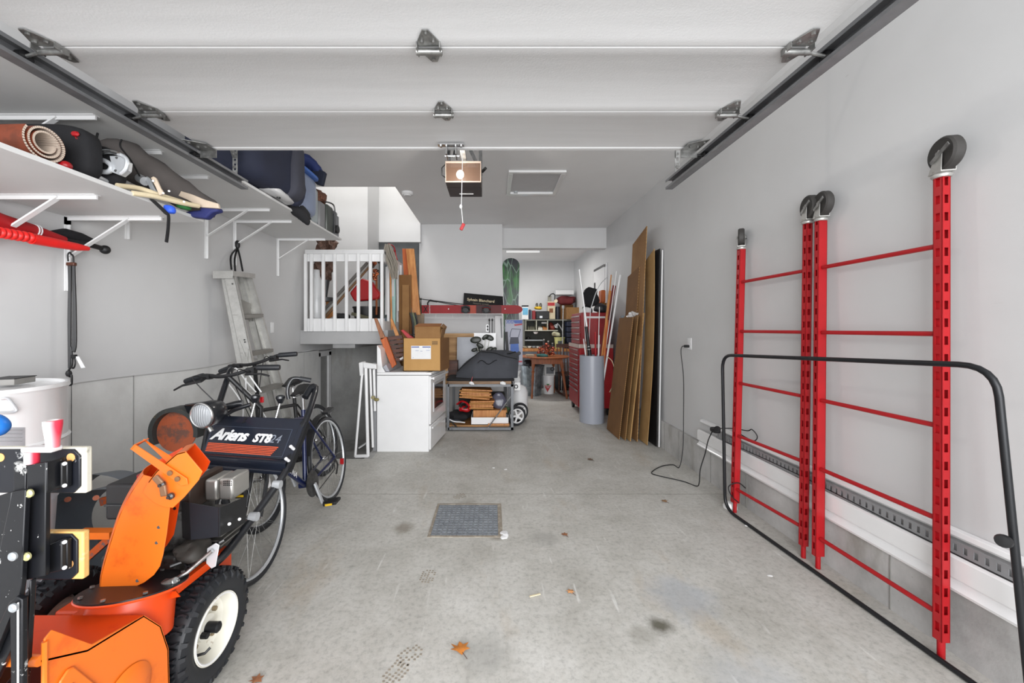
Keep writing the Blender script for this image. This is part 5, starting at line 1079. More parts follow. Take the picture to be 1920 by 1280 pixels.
mb = MB(); mb.prism(pxy([(611, 562), (627, 562), (627, 590), (612, 598)], 5.4), (0, .06, 0)); tag(O(mb, 'orange_box', mat('#d08a4e', .7)), 'orange tan box behind the diagonal rails', 'box')
lp = T('leaf_basket', 'brown woven planter with dried leaves on a dark stand on the landing', 'planter', P(610, 560, 5.6))
mb = MB(); mb.blob(P(608, 497, 5.2), (.115, .1, .17), .8, nz=.1, ns=18, seg=28); mb.blob(P(613, 462, 5.2), (.11, .1, .16), .8, nz=.1, ns=18, seg=28); O(mb, 'dried_leaves', mat('#5a4034', .7, var=.6, scale=40, dirt='#b7aaa0', da=.58), lp, kind='stuff')
mb = MB(); mb.tube([P(611, 525, 5.2), P(610, 560, 5.2)], [.05, .02], 14); mb.lathe([(.11, 0), (.11, .05), (0, .05)], P(610, 562, 5.2) - V((0, 0, .02)), n=24); mb.cyl(P(605, 565, 5.2), V((P(605, 0, 5.2).x, 5.2, zl)), .025, n=10); O(mb, 'stand', mat('#3a3b3d', .4), lp)
mb = MB(); c = P(594, 535, 5.0); mb.lathe([(.03, -.50), (.06, -.48), (.09, -.3), (.08, .0), (.04, .12), (.035, .2)], c, n=28); tag(O(mb, 'glass_vase', mat_glass((.85, .87, .88), .08, .5)), 'large clear glass jar on the left end of the landing', 'jar')
gt = T('copper_ornament', 'copper coloured leaf ornament hanging behind the right balusters', 'ornament', P(703, 510, 5.3))
for k in range(22): c = P(703 + RN.gauss(0, 3.5), 504 + RN.uniform(-14, 20), 5.3 + RN.uniform(-.03, .03)); mb = MB(); mb.blob(c, (.028, .008, .02), 1, seg=8, rot=Matrix.Rotation(RN.uniform(0, 3), 3, 'Y')); O(mb, 'leaf', mat(('#a3552e', '#6f3218', '#3b2c24')[k % 3], .3, .5), gt)
# switch plate on the left wall
mb = MB(); x = XL; mb.bb(x, x + .006, 4.22, 4.28, P(0, 624, 4.25).z, P(0, 604, 4.25).z); tag(O(mb, 'light_switch', M['whiteg'], bev=.002), 'white light switch on the left wall beside the ladder', 'switch')
# ================================================================== BICYCLES
def bike(label, Xg, Yr, lean, fc, ft, detail, sadd=.27, hb=.98, tw=.016, hoff=(0, 0, 0), wheelbase=1.03):
    r = T('bicycle', label, 'bicycle', (Xg, Yr - .5, 0))
    up = V((-math.sin(lean), 0, math.cos(lean))); lat = V((math.cos(lean), 0, math.sin(lean)))
    def L(s, w, z): return V((Xg, Yr - s, 0)) + up * z + lat * w
    R_ = .335; k = wheelbase / 1.03
    wheels = []
    for s_, n_ in ((0, lat), (wheelbase, lat)):
        c = L(s_, 0, R_); mb = MB()
        uu, vv = frame_of(n_)
        mb.lathe([(R_ - .026, -.009), (R_ - .036, -.008), (R_ - .04, 0), (R_ - .036, .008), (R_ - .026, .009), (R_ - .022, 0)], c, n_, n=56, cap=False); w_ = O(mb, 'wheel', M['silver'], r)
        mb = MB(); mb.torus(c, n_, R_ - .012, tw, 56, 10); O(mb, 'tire', M['rubber'], w_)
        mb = MB(); mb.lathe([(.008, -.055), (.008, -.04), (.024, -.035), (.014, -.02), (.014, .02), (.024, .035), (.008, .04), (.008, .055)], c, n_, n=18); O(mb, 'hub', M['chrome'], w_)
        sp = MB(); sp.tube([V((.02, 0, .03)), V((R_ - .035, 0, 0))], .0011, 4); me = None
        ns = 28 if detail else 16
        for q in range(ns):
            a = 2 * PI * q / ns + (.12 if q % 2 else -.12); sgn = 1 if q % 2 else -1
            Rm = Matrix((uu, vv, n_)).transposed() @ Matrix.Rotation(a, 3, 'Z') @ Matrix.Diagonal((1, 1, sgn))
            if me is None: o = O(sp, 'spoke', M['steel'], w_); me = o.data; mesh0 = me; me.transform(Matrix.Translation(base_of(w_)))
            else: o = bpy.data.objects.new('spoke', me); COL.objects.link(o); o.parent = w_
            o.matrix_local = Matrix.Translation(c - base_of(w_)) @ Rm.to_4x4()
        wheels.append(w_)
        if detail and s_ > 0:
            mb = MB(); d = (uu * -.25 + vv * 0).normalized(); p = c + V((0, .19, -.0)) + up * .10; mb.bar(p, p + up * .10, .03, .012, lat); O(mb, 'reflector', M['whiteg'], w_)
    tubes = [((.42, .28), (.29, .80), .016), ((.30, .74), (.83, .80), .015), ((.42, .28), (.86, .66), .018), ((.82, .86), (.87, .62), .02)]
    mb = MB()
    for (a, z0), (b, z1), rr in tubes: mb.tube([L(a * k, 0, z0), L(b * k, 0, z1)], rr, 12)
    for w in (-.055, .055): mb.tube([L(0, w, R_), L(.40 * k, w * .6, .28)], .009, 8); mb.tube([L(0, w, R_), L(.30 * k, w * .3, .74)], .008, 8)
    mb.cyl(L(.42 * k, -.04, .28), L(.42 * k, .04, .28), .022, n=14)
    O(mb, 'frame', fc, r)
    mb = MB()
    for w in (-.05, .05): mb.tube([L(.87 * k, w * .8, .64), L(.93 * k, w, .5), L(wheelbase, w, R_)], [.014, .012, .009], 8)
    mb.bb(0, 0, 0, 0, 0, 0) if False else None
    mb.tube([L(.87 * k, -.05, .64), L(.87 * k, .05, .64)], .014, 8); O(mb, 'fork', ft, r)
    h = V(hoff); C0 = L(.80 * k, 0, hb) + h
    mb = MB(); mb.tube([L(.82 * k, 0, .86), L(.80 * k, 0, .92), C0], .014, 10); O(mb, 'stem', M['black'], r)
    mb = MB(); mb.tube(smooth([C0 + lat * -.29 + V((0, .05, .0)), C0 + lat * -.17 + V((0, .03, .02)), C0 + lat * -.05, C0 + lat * .05, C0 + lat * .17 + V((0, .03, .02)), C0 + lat * .29 + V((0, .05, 0))]), .012, 10); O(mb, 'handlebar', M['black'], r)
    for sg in (-1, 1):
        a = C0 + lat * .30 * sg + V((0, .052, 0)); b = C0 + lat * .17 * sg + V((0, .03, .02)); mb = MB(); mb.tube([a, a.lerp(b, .1), a.lerp(b, .9), b], [.016, .018, .018, .016], 12); O(mb, 'grip', M['rubber'], r)
        q = C0 + lat * .14 * sg + V((0, .02, .01)); mb = MB(); mb.tube([q, q + V((0, -.05, -.02)), q + V((0, -.07, -.03)) + lat * .10 * sg, q + V((0, -.07, -.05)) + lat * .15 * sg], [.012, .012, .008, .007], 8, sq=.7); mb.box(q, (.05, .04, .03)); O(mb, 'brake_lever', M['black'], r)
    for sg in (-1, 1): mb = MB(); q = C0 + lat * .13 * sg; mb.tube(smooth([q, q + V((0, -.10, -.0)), L(.90 * k, .03 * sg, .78), L(.86 * k, .03 * sg, .66)]), .003, 6); O(mb, 'brake_cable', M['black'], r)
    S0 = L(sadd * k, 0, .94); mb = MB(); mb.tube([L(.29 * k, 0, .80), L((sadd + .0) * k, 0, .91)], .013, 10); O(mb, 'seat_post', M['chrome'], r)
    mb = MB(); mb.tube([S0 + V((0, .12, .015)), S0 + V((0, .07, .015)), S0, S0 + V((0, -.08, 0)), S0 + V((0, -.14, -.01))], [.03, .075, .06, .028, .018], 14, sq=.45); mb2 = mb; O(mb, 'saddle', M['black'], r)
    mb = MB()
    for w in (-.02, .02): mb.tube([S0 + lat * w + V((0, .09, -.01)), S0 + lat * w + V((0, 0, -.035)), S0 + lat * w + V((0, -.1, -.02))], .004, 6)
    O(mb, 'saddle_rails', M['chrome'], r, kind='stuff')
    if detail:
        mb = MB(); mb.lathe([(.055, .05), (.09, .052), (.092, .056), (.055, .058)], L(.42 * k, 0, .28), lat, n=36); O(mb, 'chainring', M['steeld'], r)
        mb = MB(); mb.lathe([(.05, .02), (.052, .028), (.04, .036), (.025, .045), (.012, .045)], L(0, 0, R_), lat, n=28); O(mb, 'cassette', M['steel'], r)
        for sg, ang in ((1, -1.25), (-1, -1.25 + PI)):
            B = L(.42 * k, .07 * sg, .28); e = B + V((0, -math.cos(ang) * -.17 * 1, 0)) * .6 + up * math.sin(ang) * .17 + lat * .02 * sg
            mb = MB(); mb.bar(B, e, .028, .014, lat); O(mb, 'crank_arm', M['silver'], r, bev=.004)
            mb = MB()
            for yy in (-.04, .04): mb.bar(e + V((0, yy, 0)) + lat * .02 * sg, e + V((0, yy, 0)) + lat * .11 * sg, .014, .02)
            mb.bar(e + lat * .11 * sg + V((0, -.045, 0)), e + lat * .11 * sg + V((0, .045, 0)), .014, .02); mb.cyl(e, e + lat * .1 * sg, .01, n=8); pe = O(mb, 'pedal', M['black'], r, bev=.003)
            mb = MB(); mb.bar(e + V((0, -.052, 0)) + lat * .04 * sg, e + V((0, -.052, 0)) + lat * .09 * sg, .006, .014); O(mb, 'pedal_reflector', M['yellow'], pe)
        mb = MB(); mb.tube([L(.42 * k, .053, .37), L(0, .04, .385)], .004, 5); mb.tube([L(.42 * k, .053, .19), L(.02, .05, .24), L(0, .04, .28)], .004, 5); O(mb, 'chain', M['steeld'], r)
        mb = MB(); mb.tube([L(-.01, .05, R_), L(-.02, .06, .26), L(.02, .055, .20)], .014, 8, sq=.5); O(mb, 'derailleur', M['steeld'], r)
        mb = MB(); mb.grid(lambda u, v: L(0, (v - .5) * .055, R_) + (up * math.sin(.35 + u * 1.5) + V((0, -1, 0)) * math.cos(.35 + u * 1.5)) * (R_ + .03) + up * 0, 14, 3, up * .004); O(mb, 'rear_fender', M['black'], r)
        mb = MB(); mb.bar(L(.01, .03, R_ + .37), L(-.01, .03, R_ + .37) + V((0, .1, .02)), .05, .02); O(mb, 'fender_tip', M['black'], r)
        mb = MB(); q = L(-.06, .0, .50) ; mb.box(L(-.05, .0, .22) + V((0, .2, 0)), (.03, .015, .05)); O(mb, 'rear_reflector', M['red'], r)
        dt = L(.60 * k, .021, .437); dr = (L(.42 * k, 0, .28) - L(.86 * k, 0, .66)).normalized()
        text('lettering', 'KONA', M['paper'], .05, plane_mw(dt, dr, dr.cross(lat) if dr.cross(lat).z > 0 else -dr.cross(lat)), r)
    return r
bike('dark blue bicycle nearest the camera, its front wheel under the black dash panel', -1.31, 3.24, math.radians(8.5), mat('#18224a', .3, .2, coat=.4), M['blackg'], True, hb=1.02, hoff=(-.17, -.04, .11))
bike('black bicycle behind the blue one, with thick tires', -1.60, 3.80, math.radians(13), M['black'], M['black'], False, tw=.024, hb=1.06, hoff=(.07, -.10, .115))

# ================================================================== SNOWBLOWER
sn = T('snowblower', 'orange two-wheeled walk-behind snowblower with a tall discharge chute', 'snowblower', (-1.44, 1.56, 0))
OR, RD = M['orange'], M['orred']
xr, xl = -1.10, -1.72
def yz(pts, x): return [V((x, a, b)) for a, b in pts]
side = [(.955, .02), (.958, .645), (.975, .655), (1.072, .54), (1.232, .502), (1.295, .42), (1.325, .32), (1.33, .16), (1.30, .03), (1.25, .02)]
mb = MB(); mb.prism(yz(side, xr), (-.005, 0, 0)); O(mb, 'side_plate', OR, sn, bev=.0015)
mb = MB(); mb.prism(yz(side, xl), (-.005, 0, 0)); O(mb, 'side_plate', OR, sn, bev=.0015)
mb = MB(); mb.tube([V((xr + .001, .957, .02)), V((xr + .001, .957, .64))], .006, 8); O(mb, 'front_edge', OR, sn)
mb = MB(); mb.grid(lambda u, v: V((xr + .004 + .0 * u, 0, 0)) + V((0, 1.17 + .085 * math.cos(2 * PI * u) * v, .30 + .085 * math.sin(2 * PI * u) * v)) + V((.012 * (1 - v ** 4), 0, 0)), 36, 6); O(mb, 'bearing_boss', OR, sn)
mb = MB(); mb.prism(yz([(.985, .515), (1.005, .53), (1.02, .525), (1.11, .37), (1.09, .26), (.99, .25)], xr), (.008, 0, 0)); O(mb, 'skid_boss', OR, sn, bev=.007)
for a, b in ((1.01, .48), (1.035, .43)): mb = MB(); mb.box((xr + .009, a, b), (.004, .014, .007), Matrix.Rotation(.6, 3, 'X')); O(mb, 'slot_mark', M['black'], sn)
tp = [(.95, .60), (1.06, .535), (1.232, .502)]
mb = MB(); mb.prism([V((xl, a, b)) for a, b in tp] + [V((xl, a, b - .005)) for a, b in reversed(tp)], (xr - xl, 0, 0)); O(mb, 'top_plate', RD, sn)
mb = MB(); mb.cyl((xl, .95, .60), (xr, .95, .60), .013, n=12); O(mb, 'front_lip', OR, sn)
bk = [(1.232, .502), (1.295, .42), (1.325, .32), (1.33, .16), (1.30, .03)]
mb = MB(); mb.prism([V((xl, a, b)) for a, b in bk] + [V((xl, a - .005, b)) for a, b in reversed(bk)], (xr - xl, 0, 0)); O(mb, 'back_plate', OR, sn)
mb = MB(); mb.cyl((xl, 1.15, .27), (xr, 1.15, .27), .018, n=12); O(mb, 'auger_shaft', M['steeld'], sn)
for sg in (-1, 1):
    mb = MB(); N = 44
    def fl(u, v, sg=sg): a = 2 * PI * 1.6 * u * sg; rr = .05 + .15 * v; return ((xl + xr) / 2 + sg * (.04 + .25 * u), 1.15 + rr * math.cos(a), .27 + rr * math.sin(a))
    mb.grid(fl, N, 2, (.003, 0, 0)); O(mb, 'auger_flight', M['blackm'], sn)
mb = MB(); mb.cyl((-1.36, 1.26, .25), (-1.36, 1.45, .25), .19, n=40); O(mb, 'impeller_housing', RD, sn, bev=.006)
# chute ring
rc = V((-1.245, 1.36, .515)); nrm = V((-.03, .24, 1)).normalized()
mb = MB(); mb.lathe([(.10, -.02), (.10, -.008), (.150, -.008), (.150, -.002), (.10, -.002)], rc, nrm, n=48); O(mb, 'chute_ring', M['blackm'], sn)
mb = MB(); mb.torus(rc + nrm * -.010, nrm, .149, .004, 48, 6); O(mb, 'ring_rim', RD, sn)
mb = MB(); mb.lathe([(.125, -.16), (.12, -.06), (.11, -.01)], rc, nrm, n=36); O(mb, 'chute_neck', RD, sn)
for k in range(8): a = 2 * PI * k / 8; u_, v_ = frame_of(nrm); p = rc + (u_ * math.cos(a) + v_ * math.sin(a)) * .135; mb = MB(); mb.cyl(p, p + nrm * .006, .007, n=6); O(mb, 'ring_bolt', M['steel'], sn)
# chute: near plate, far plate, curved spine
Ya, Yb_ = 1.355, 1.50
spine = [(187, 1108), (188, 1085), (196, 1052), (208, 1012), (224, 965), (246, 922), (268, 890)]
righte = [(322, 905), (318, 950), (312, 1000), (305, 1040), (299, 1062), (288, 1078), (270, 1092), (252, 1100), (252, 1114)]
mb = MB(); mb.prism(pxy(spine + righte, Ya), (0, .004, 0)); ca = O(mb, 'chute_near_wall', OR, sn, bev=.001)
for px, py in ((298, 988), (294, 1017), (258, 1088)): mb = MB(); mb.cyl(P(px, py, Ya - .001), P(px, py, Ya + .001), .0055, n=12); O(mb, 'hole', M['black'], ca)
OFF = V((-.072, .13, 0))
def shiftpoly(pts, dx=0): return [P(x, y, Ya) + OFF for x, y in pts]
mb = MB(); mb.prism(shiftpoly(spine + [(325, 860), (324, 905), (320, 960), (312, 1010), (306, 1040), (292, 1062), (270, 1085), (252, 1100), (252, 1114)]), (0, .004, 0)); cb_ = O(mb, 'chute_far_wall', RD, sn)
for px, py in ((333, 962), (328, 985)): p = P(px - 18, py, Ya) + OFF - V((0, .003, 0)); mb = MB(); mb.cyl(p, p + V((0, .002, 0)), .0055, n=12); O(mb, 'hole', M['black'], cb_)
sm = smooth([P(x, y, Ya) for x, y in spine], 4); mb = MB(); mb.grid(lambda u, v: sm[min(len(sm) - 1, int(round(u * (len(sm) - 1))))] + OFF * v + V((-.012 * math.sin(PI * v), -.008 * math.sin(PI * v), 0)), len(sm) - 1, 6, (.003, 0, 0)); O(mb, 'chute_spine', OR, sn)
# deflector hood
hd = [(267, 923), (278, 903), (293, 883), (331, 850), (347, 846), (379, 884), (372, 900), (345, 932), (324, 952), (306, 950), (288, 942)]
OH = V((-.068, .13, -.011))
mb = MB(); mb.prism(pxy(hd, Ya - .012), (0, .004, 0)); dfl = O(mb, 'deflector_side', OR, sn, bev=.001)
mb = MB(); mb.prism([P(x, y, Ya - .012) + OH for x, y in hd], (0, .004, 0)); O(mb, 'deflector_side', RD, sn)
tpd = [P(x, y, Ya - .012) for x, y in ((278, 903), (293, 883), (331, 850), (347, 846))]
mb = MB(); mb.grid(lambda u, v: tpd[int(round(u * 3))] + OH * v, 3, 3, (.002, 0, -.004)); O(mb, 'deflector_top', OR, sn)
# handle strap of the deflector
mb = MB()
q = pxy([(352, 908), (340, 911), (246, 843), (254, 834), (350, 897)], Ya - .02); mb.prism(q, (0, .004, 0))
O(mb, 'handle_strap', OR, sn, bev=.001)
a, b = P(249, 838, Ya - .018), P(268, 826, Ya + .04); mb = MB(); mb.slab(P(246, 843, Ya - .02), P(254, 834, Ya - .02), P(280, 822, Ya + .06), P(270, 826, Ya + .08), .004); mb.slab(P(270, 822, Ya + .05), P(280, 829, Ya + .05), P(322, 856, Ya + .02), P(316, 866, Ya + .02), .004); O(mb, 'handle_loop', OR, sn)
for px, py in ((320, 886), (334, 897)): mb = MB(); mb.lathe([(.009, 0), (.009, .006), (.0, .008)], P(px, py, Ya - .02), (0, -1, 0), n=12); O(mb, 'bolt', mat('#7a5a3a', .5), sn)
mb = MB(); mb.bar(P(290, 893, Ya - .03), P(303, 907, Ya - .03), .022, .01, (0, 1, 0)); mb.bar(P(305, 909, Ya - .03), P(308, 930, Ya - .03), .022, .01, (0, 1, 0)); O(mb, 'wing_nut', mat('#8a6a50', .5, .3), sn, bev=.004)
for px, py in ((322, 929), (306, 907)): mb = MB(); mb.lathe([(.011, 0), (.011, .008), (.005, .012), (.005, .018), (0, .018)], P(px, py, Ya - .022), (0, -1, 0), n=14); O(mb, 'bolt', M['steeld'], sn)
mb = MB(); mb.cyl(P(272, 888, 1.62), P(272, 900, 1.62), .026, n=20); O(mb, 'fuel_cap', M['red'], sn)
# wheels ---------------------------------------------------------------
def bwheel(xc, out):
    c = V((xc, 1.56, .213)); ax = V((out, 0, 0)); R0 = .197
    k = bpy.data.objects.new('wheel', None); COL.objects.link(k); k.parent = sn
    mb = MB(); mb.lathe([(.118, -.04), (.14, -.052), (.17, -.054), (.19, -.046), (R0, -.03), (R0 + .002, 0), (R0, .03), (.19, .046), (.17, .054), (.14, .052), (.118, .04)], c, ax, n=64, cap=False); O(mb, 'tire', M['rubber'], k)
    mb = MB(); n = 26; lug = R0 + .012
    for i in range(n):
        for sg in (-1, 1):
            a0 = 2 * PI * (i + (.5 if sg > 0 else 0)) / n
            def q(da, w, r): a = a0 + da; return c + ax * w + V((0, math.cos(a) * r, math.sin(a) * r))
            # X shaped block on the crown
            w0, w1 = .004 * sg, .036 * sg
            for s2 in (-1, 1):
                pts = [q(s2 * .07, w0, R0 - .004), q(s2 * .035, w0, R0 - .004), q(s2 * .018, (w0 + w1) / 2, R0 - .004), q(s2 * .035, w1, R0 - .006), q(s2 * .08, w1, R0 - .006), q(s2 * .05, (w0 + w1) / 2, R0 - .004)]
                mb.prism(pts, (q(0, 0, 1) - c) * .019)
            # shoulder block
            pts = [q(.05, .040 * sg, R0 - .014), q(-.05, .040 * sg, R0 - .014), q(-.035, .054 * sg, R0 - .03), q(.035, .054 * sg, R0 - .03)]
            mb.prism(pts, (q(0, 0, 1) - c) * .014 + ax * .004 * sg)
    O(mb, 'tire_tread', M['rubber'], k, kind='stuff', ang=30)
    rm_ = mat_rust('#dad7cb', '#8a6f55', .63, .4, sc=16)
    mb = MB(); mb.lathe([(.118, .040), (.124, .046), (.122, .050), (.112, .046), (.104, .03), (.1, .0), (.085, -.012), (.05, -.012), (.046, .004), (.03, .006), (.0, .006)], c, ax, n=56, cap=False); O(mb, 'rim', rm_, k)
    mb = MB(); mb.torus(c + ax * .045, ax, .117, .005, 56, 8); O(mb, 'rim_lip', M['whiteg'], k)
    mb = MB(); mb.lathe([(.02, 0), (.02, .05), (.014, .055), (0, .055)], c, ax, n=18); mb.cyl(c + ax * .006 + V((0, -.03, -.01)), c + ax * .03 + V((0, -.03, -.01)), .012, n=8); O(mb, 'axle_hub', M['blackm'], k)
    for i in range(4): a = .6 + i * PI / 2; p = c + ax * -.01 + V((0, math.cos(a), math.sin(a))) * .065; mb = MB(); mb.cyl(p, p + ax * .014, .009, n=6); O(mb, 'lug_bolt', mat('#8a7a60', .5, .4), k)
    mb = MB(); mb.tube([c + ax * .0 + V((0, -.07, -.06)), c + ax * .04 + V((0, -.06, -.055)), c + ax * .05 + V((0, -.045, -.045))], .005, 8); O(mb, 'valve_stem', M['black'], k)
bwheel(-1.145, 1); bwheel(-1.745, -1)
mb = MB(); mb.cyl((-1.74, 1.56, .213), (-1.15, 1.56, .213), .013, n=12); O(mb, 'axle', M['steeld'], sn)
# chassis and engine
mb = MB(); mb.bb(-1.62, -1.24, 1.44, 1.86, .16, .36); O(mb, 'chassis', RD, sn, bev=.008)
mb = MB(); mb.bar(P(325, 1108, 1.42), P(425, 1030, 1.72), .022, .03); O(mb, 'frame_rail', M['redd'] if False else RD, sn)
mb = MB(); mb.bb(-1.56, -1.26, 1.55, 1.92, .36, .50); mb.cyl((-1.38, 1.7, .5), (-1.38, 1.7, .66), .14, n=28); O(mb, 'engine_block', mat('#4b4a48', .5, .5, dirt='#2a2624', da=.5), sn, bev=.01)
mb = MB()
for k in range(6): mb.bb(-1.33, -1.14, 1.64, 1.8, .49 + .02 * k, .496 + .02 * k)
O(mb, 'cooling_fins', mat('#7a7874', .4, .6), sn, kind='stuff')
def pxbox(name, x0, x1, y0, y1, Y, dp, m, bev=.006, par=sn): mb = MB(); pbox(x0, x1, y0, y1, Y, dp, mb); return O(mb, name, m, par, bev=bev)
pxbox('air_cleaner_box', 196, 268, 908, 976, 1.58, .2, M['black'], .012)
mb = MB(); pbox(194, 270, 946, 950, 1.574, .21, mb); O(mb, 'box_seam', M['blackg'], sn, bev=.002)
pxbox('box_ridge', 225, 252, 900, 909, 1.64, .12, M['black'], .005)
pxbox('belt_cover', 340, 356, 905, 960, 1.60, .2, mat('#3d2f28', .5), .006)
# heat shield
hs = bpy.data.objects.new('heat_shield', None); COL.objects.link(hs); hs.parent = sn
mb = MB(); mb.slab(P(355, 943, 1.52), P(411, 952, 1.50), P(411, 1006, 1.50), P(358, 1012, 1.52), .004); O(mb, 'shield_panel', mat('#303339', .42, .3, dirt='#4c4c4e', da=.66), hs)
mb = MB(); mb.slab(P(411, 952, 1.50), P(463, 930, 1.70), P(461, 978, 1.70), P(411, 1006, 1.50), .004); O(mb, 'shield_panel', M['blackm'], hs)
mb = MB(); mb.slab(P(340, 940, 1.60), P(355, 943, 1.52), P(358, 1012, 1.52), P(342, 1008, 1.60), .004); O(mb, 'shield_panel', M['blackm'], hs)
for px, py, Y in ((430, 982, 1.55), (449, 973, 1.62)): mb = MB(); mb.cyl(P(px, py, Y), P(px, py, Y - .006), .006, n=10); O(mb, 'rivet', M['paper'], hs)
mu = bpy.data.objects.new('muffler', None); COL.objects.link(mu); mu.parent = sn
pxbox('muffler_shell', 382, 407, 899, 940, 1.66, .12, mat('#b4b2ad', .35, .7, dirt='#857c72', da=.6), .012, mu)
pxbox('muffler_shell', 409, 436, 897, 938, 1.64, .12, mat('#b4b2ad', .35, .7, dirt='#857c72', da=.6), .010, mu)
mb = MB()
for i in range(5):
    for j in range(3): c = P(420 + i * 3.4, 902 + j * 3.6, 1.638); mb.box(c, (.004, .003, .004))
O(mb, 'muffler_grille', M['black'], mu, kind='stuff')
pxbox('warning_label', 438, 458, 921, 934, 1.72, .02, M['black'], .001)
pxbox('yellow_stripe', 440, 456, 928, 932, 1.717, .002, M['yellow'], 0)
# carburettor side clutter, linkages
mb = MB(); mb.blob(P(360, 1030, 1.55), (.05, .05, .03), .7, nz=.03, ns=20); O(mb, 'carburettor', mat('#3f3c38', .6, .3), sn)
mb = MB(); mb.prism(pxy([(388, 1028), (404, 1018), (411, 1022), (404, 1062), (396, 1066), (386, 1056)], 1.45), (0, .004, 0)); O(mb, 'link_plate', M['silver'], sn, bev=.002)
mb = MB(); mb.tube([P(330, 1085, 1.40), P(352, 1072, 1.42), P(398, 1032, 1.44)], .007, 8); O(mb, 'link_rod', M['steel'], sn)
mb = MB(); mb.tube([P(318, 1062, 1.5), P(360, 1046, 1.55), P(420, 1012, 1.62)], .008, 8); O(mb, 'link_rod', M['steeld'], sn)
mb = MB(); mb.bb(P(302, 0, 1.38).x, P(314, 0, 1.38).x, 1.37, 1.40, P(0, 1112, 1.38).z, P(0, 1090, 1.38).z); mb.cyl(P(306, 1098, 1.37), P(330, 1088, 1.37), .014, n=10); O(mb, 'chute_worm_bracket', M['steel'], sn, bev=.003)
mb = MB(); mb.slab(P(284, 1111, 1.39), P(330, 1108, 1.38), P(337, 1118, 1.36), P(298, 1126, 1.37), .005); O(mb, 'bracket_tab', RD, sn)
mb = MB()
for k in range(5): mb.tube(smooth([P(345 + k * 9, 1040, 1.6), P(352 + k * 8, 1062 - 3 * k, 1.52), P(372 + k * 9, 1050 - 8 * k, 1.6)]), .006, 6)
O(mb, 'engine_wiring', M['blackm'], sn, kind='stuff')
# handle tubes
def htube(pts, r=.0175, name='handle_tube', m=None): mb = MB(); mb.tube(smooth(pts, 4), r, 12); return O(mb, name, m or M['blackg'], sn)
htube([P(395, 1062, 1.62), P(425, 1035, 1.68), P(450, 1003, 1.76), P(500, 935, 1.9), P(535, 884, 2.0), P(556, 830, 2.12), P(575, 784, 2.2), P(590, 740, 2.34), P(592, 728, 2.38)])
htube([P(350, 1000, 1.9), P(372, 900, 2.05), P(392, 800, 2.2), P(405, 774, 2.28), P(418, 735, 2.38), P(430, 700, 2.46), P(434, 692, 2.5)], .017)
htube([P(388, 772, 2.2), P(420, 764, 2.22), P(442, 758, 2.24), P(455, 756, 2.25)], .02, 'cross_tube')
for (px, py, Y) in ((520, 908, 1.945), (476, 968, 1.82)): mb = MB(); c = P(px, py, Y); mb.cyl(c - V((.018, 0, 0)) , c + V((.018, 0, 0)), .02, n=14); O(mb, 'tube_clamp', M['silver'], sn)
htube([P(592, 728, 2.38), P(585, 725, 2.38), P(572, 745, 2.32)], .02, 'grip_end')
htube([P(541, 748, 2.25), P(539, 735, 2.25), P(541, 722, 2.26), P(549, 710, 2.27), P(560, 709, 2.28), P(571, 710.5, 2.29)], .010, 'clutch_lever')
htube([P(562, 709.5, 2.28), P(583, 713, 2.30)], .014, 'lever_grip', M['rubber'])
for (kx, ky, bx_, by_, Y) in ((479, 745, 470, 785, 2.25), (526, 746, 517, 785, 2.25)):
    htube([P(bx_, by_, Y - .03), P(kx, ky + 6, Y)], .006, 'shift_rod', M['chrome'])
    mb = MB(); mb.lathe([(.012, -.03), (.02, -.012), (.026, 0), (.024, .012), (.01, .018), (0, .018)], P(kx, ky, Y), n=18); O(mb, 'shift_knob', M['blackg'], sn)
mb = MB(); mb.box(P(491, 749, 2.3), (.022, .01, .034)); O(mb, 'red_tab', M['red'], sn, bev=.003)
htube([P(422, 778, 2.2), P(440, 768, 2.22), P(470, 758, 2.24)], .012, 'speed_lever')
# dash panel
dn = mat('#1a1f2b', .38, .1, dirt='#3a4150', da=.7, coat=.3)
TL, TR, BR, BL = P(404, 779, 2.24), P(574, 786, 2.18), P(537, 882, 2.0), P(372, 868, 2.06)
def dash(u, v): return TL.lerp(TR, u).lerp(BL.lerp(BR, u), v)
nd = (TR - TL).cross(BL - TL).normalized(); nd = nd if nd.y < 0 else -nd
mb = MB(); mb.grid(lambda u, v: dash(u, v), 8, 6, -nd * .004); dp = O(mb, 'dash_panel', dn, sn)
mb = MB(); mb.prism([dash(.0, .0), dash(1, 0), dash(1, 0) - nd * .08 + V((0, 0, -.02)), dash(0, 0) - nd * .08 + V((0, 0, -.02))], nd * .003); O(mb, 'dash_top', dn, dp)
mb = MB(); mb.grid(lambda u, v: dash(u, 1) + nd * (.035 * math.sin(v * PI * .5)) + V((0, .02 * v, -.035 * v - .01 * v * v)), 4, 5); mb.grid(lambda u, v: dash(u, .80 + .2 * v) + nd * .03 * math.sin(v * PI), 4, 6); O(mb, 'dash_lower_roll', dn, dp)
def deckb(u0, u1, v0, v1, h, t): return MB().prism([dash(u0, v0) + nd * h, dash(u1, v0) + nd * h, dash(u1, v1) + nd * h, dash(u0, v1) + nd * h], nd * t)
for a in ((.02, .9, .22, .228), (.02, .9, .76, .768), (.02, .026, .22, .76), (.894, .9, .22, .76)): O(deckb(*a, .0, .002), 'panel_bead', mat('#3d4452', .4), dp)
for k in range(6): v0 = .585 + k * .031; O(deckb(.03, .82 - .01 * k, v0, v0 + .017, .001, .0015), 'orange_stripe', mat('#d85a34', .5), dp)
rt_ = (dash(.9, .45) - dash(.1, .45)).normalized(); up_ = (dash(.5, .2) - dash(.5, .7)).normalized()
W_ = (dash(1, .45) - dash(0, .45)).length
text('lettering', 'Ariens', M['paper'], .088, plane_mw(dash(.245, .41) + nd * .002, rt_, up_), dp, ext=.0012, shear=.25, bold=.003, track=.88)
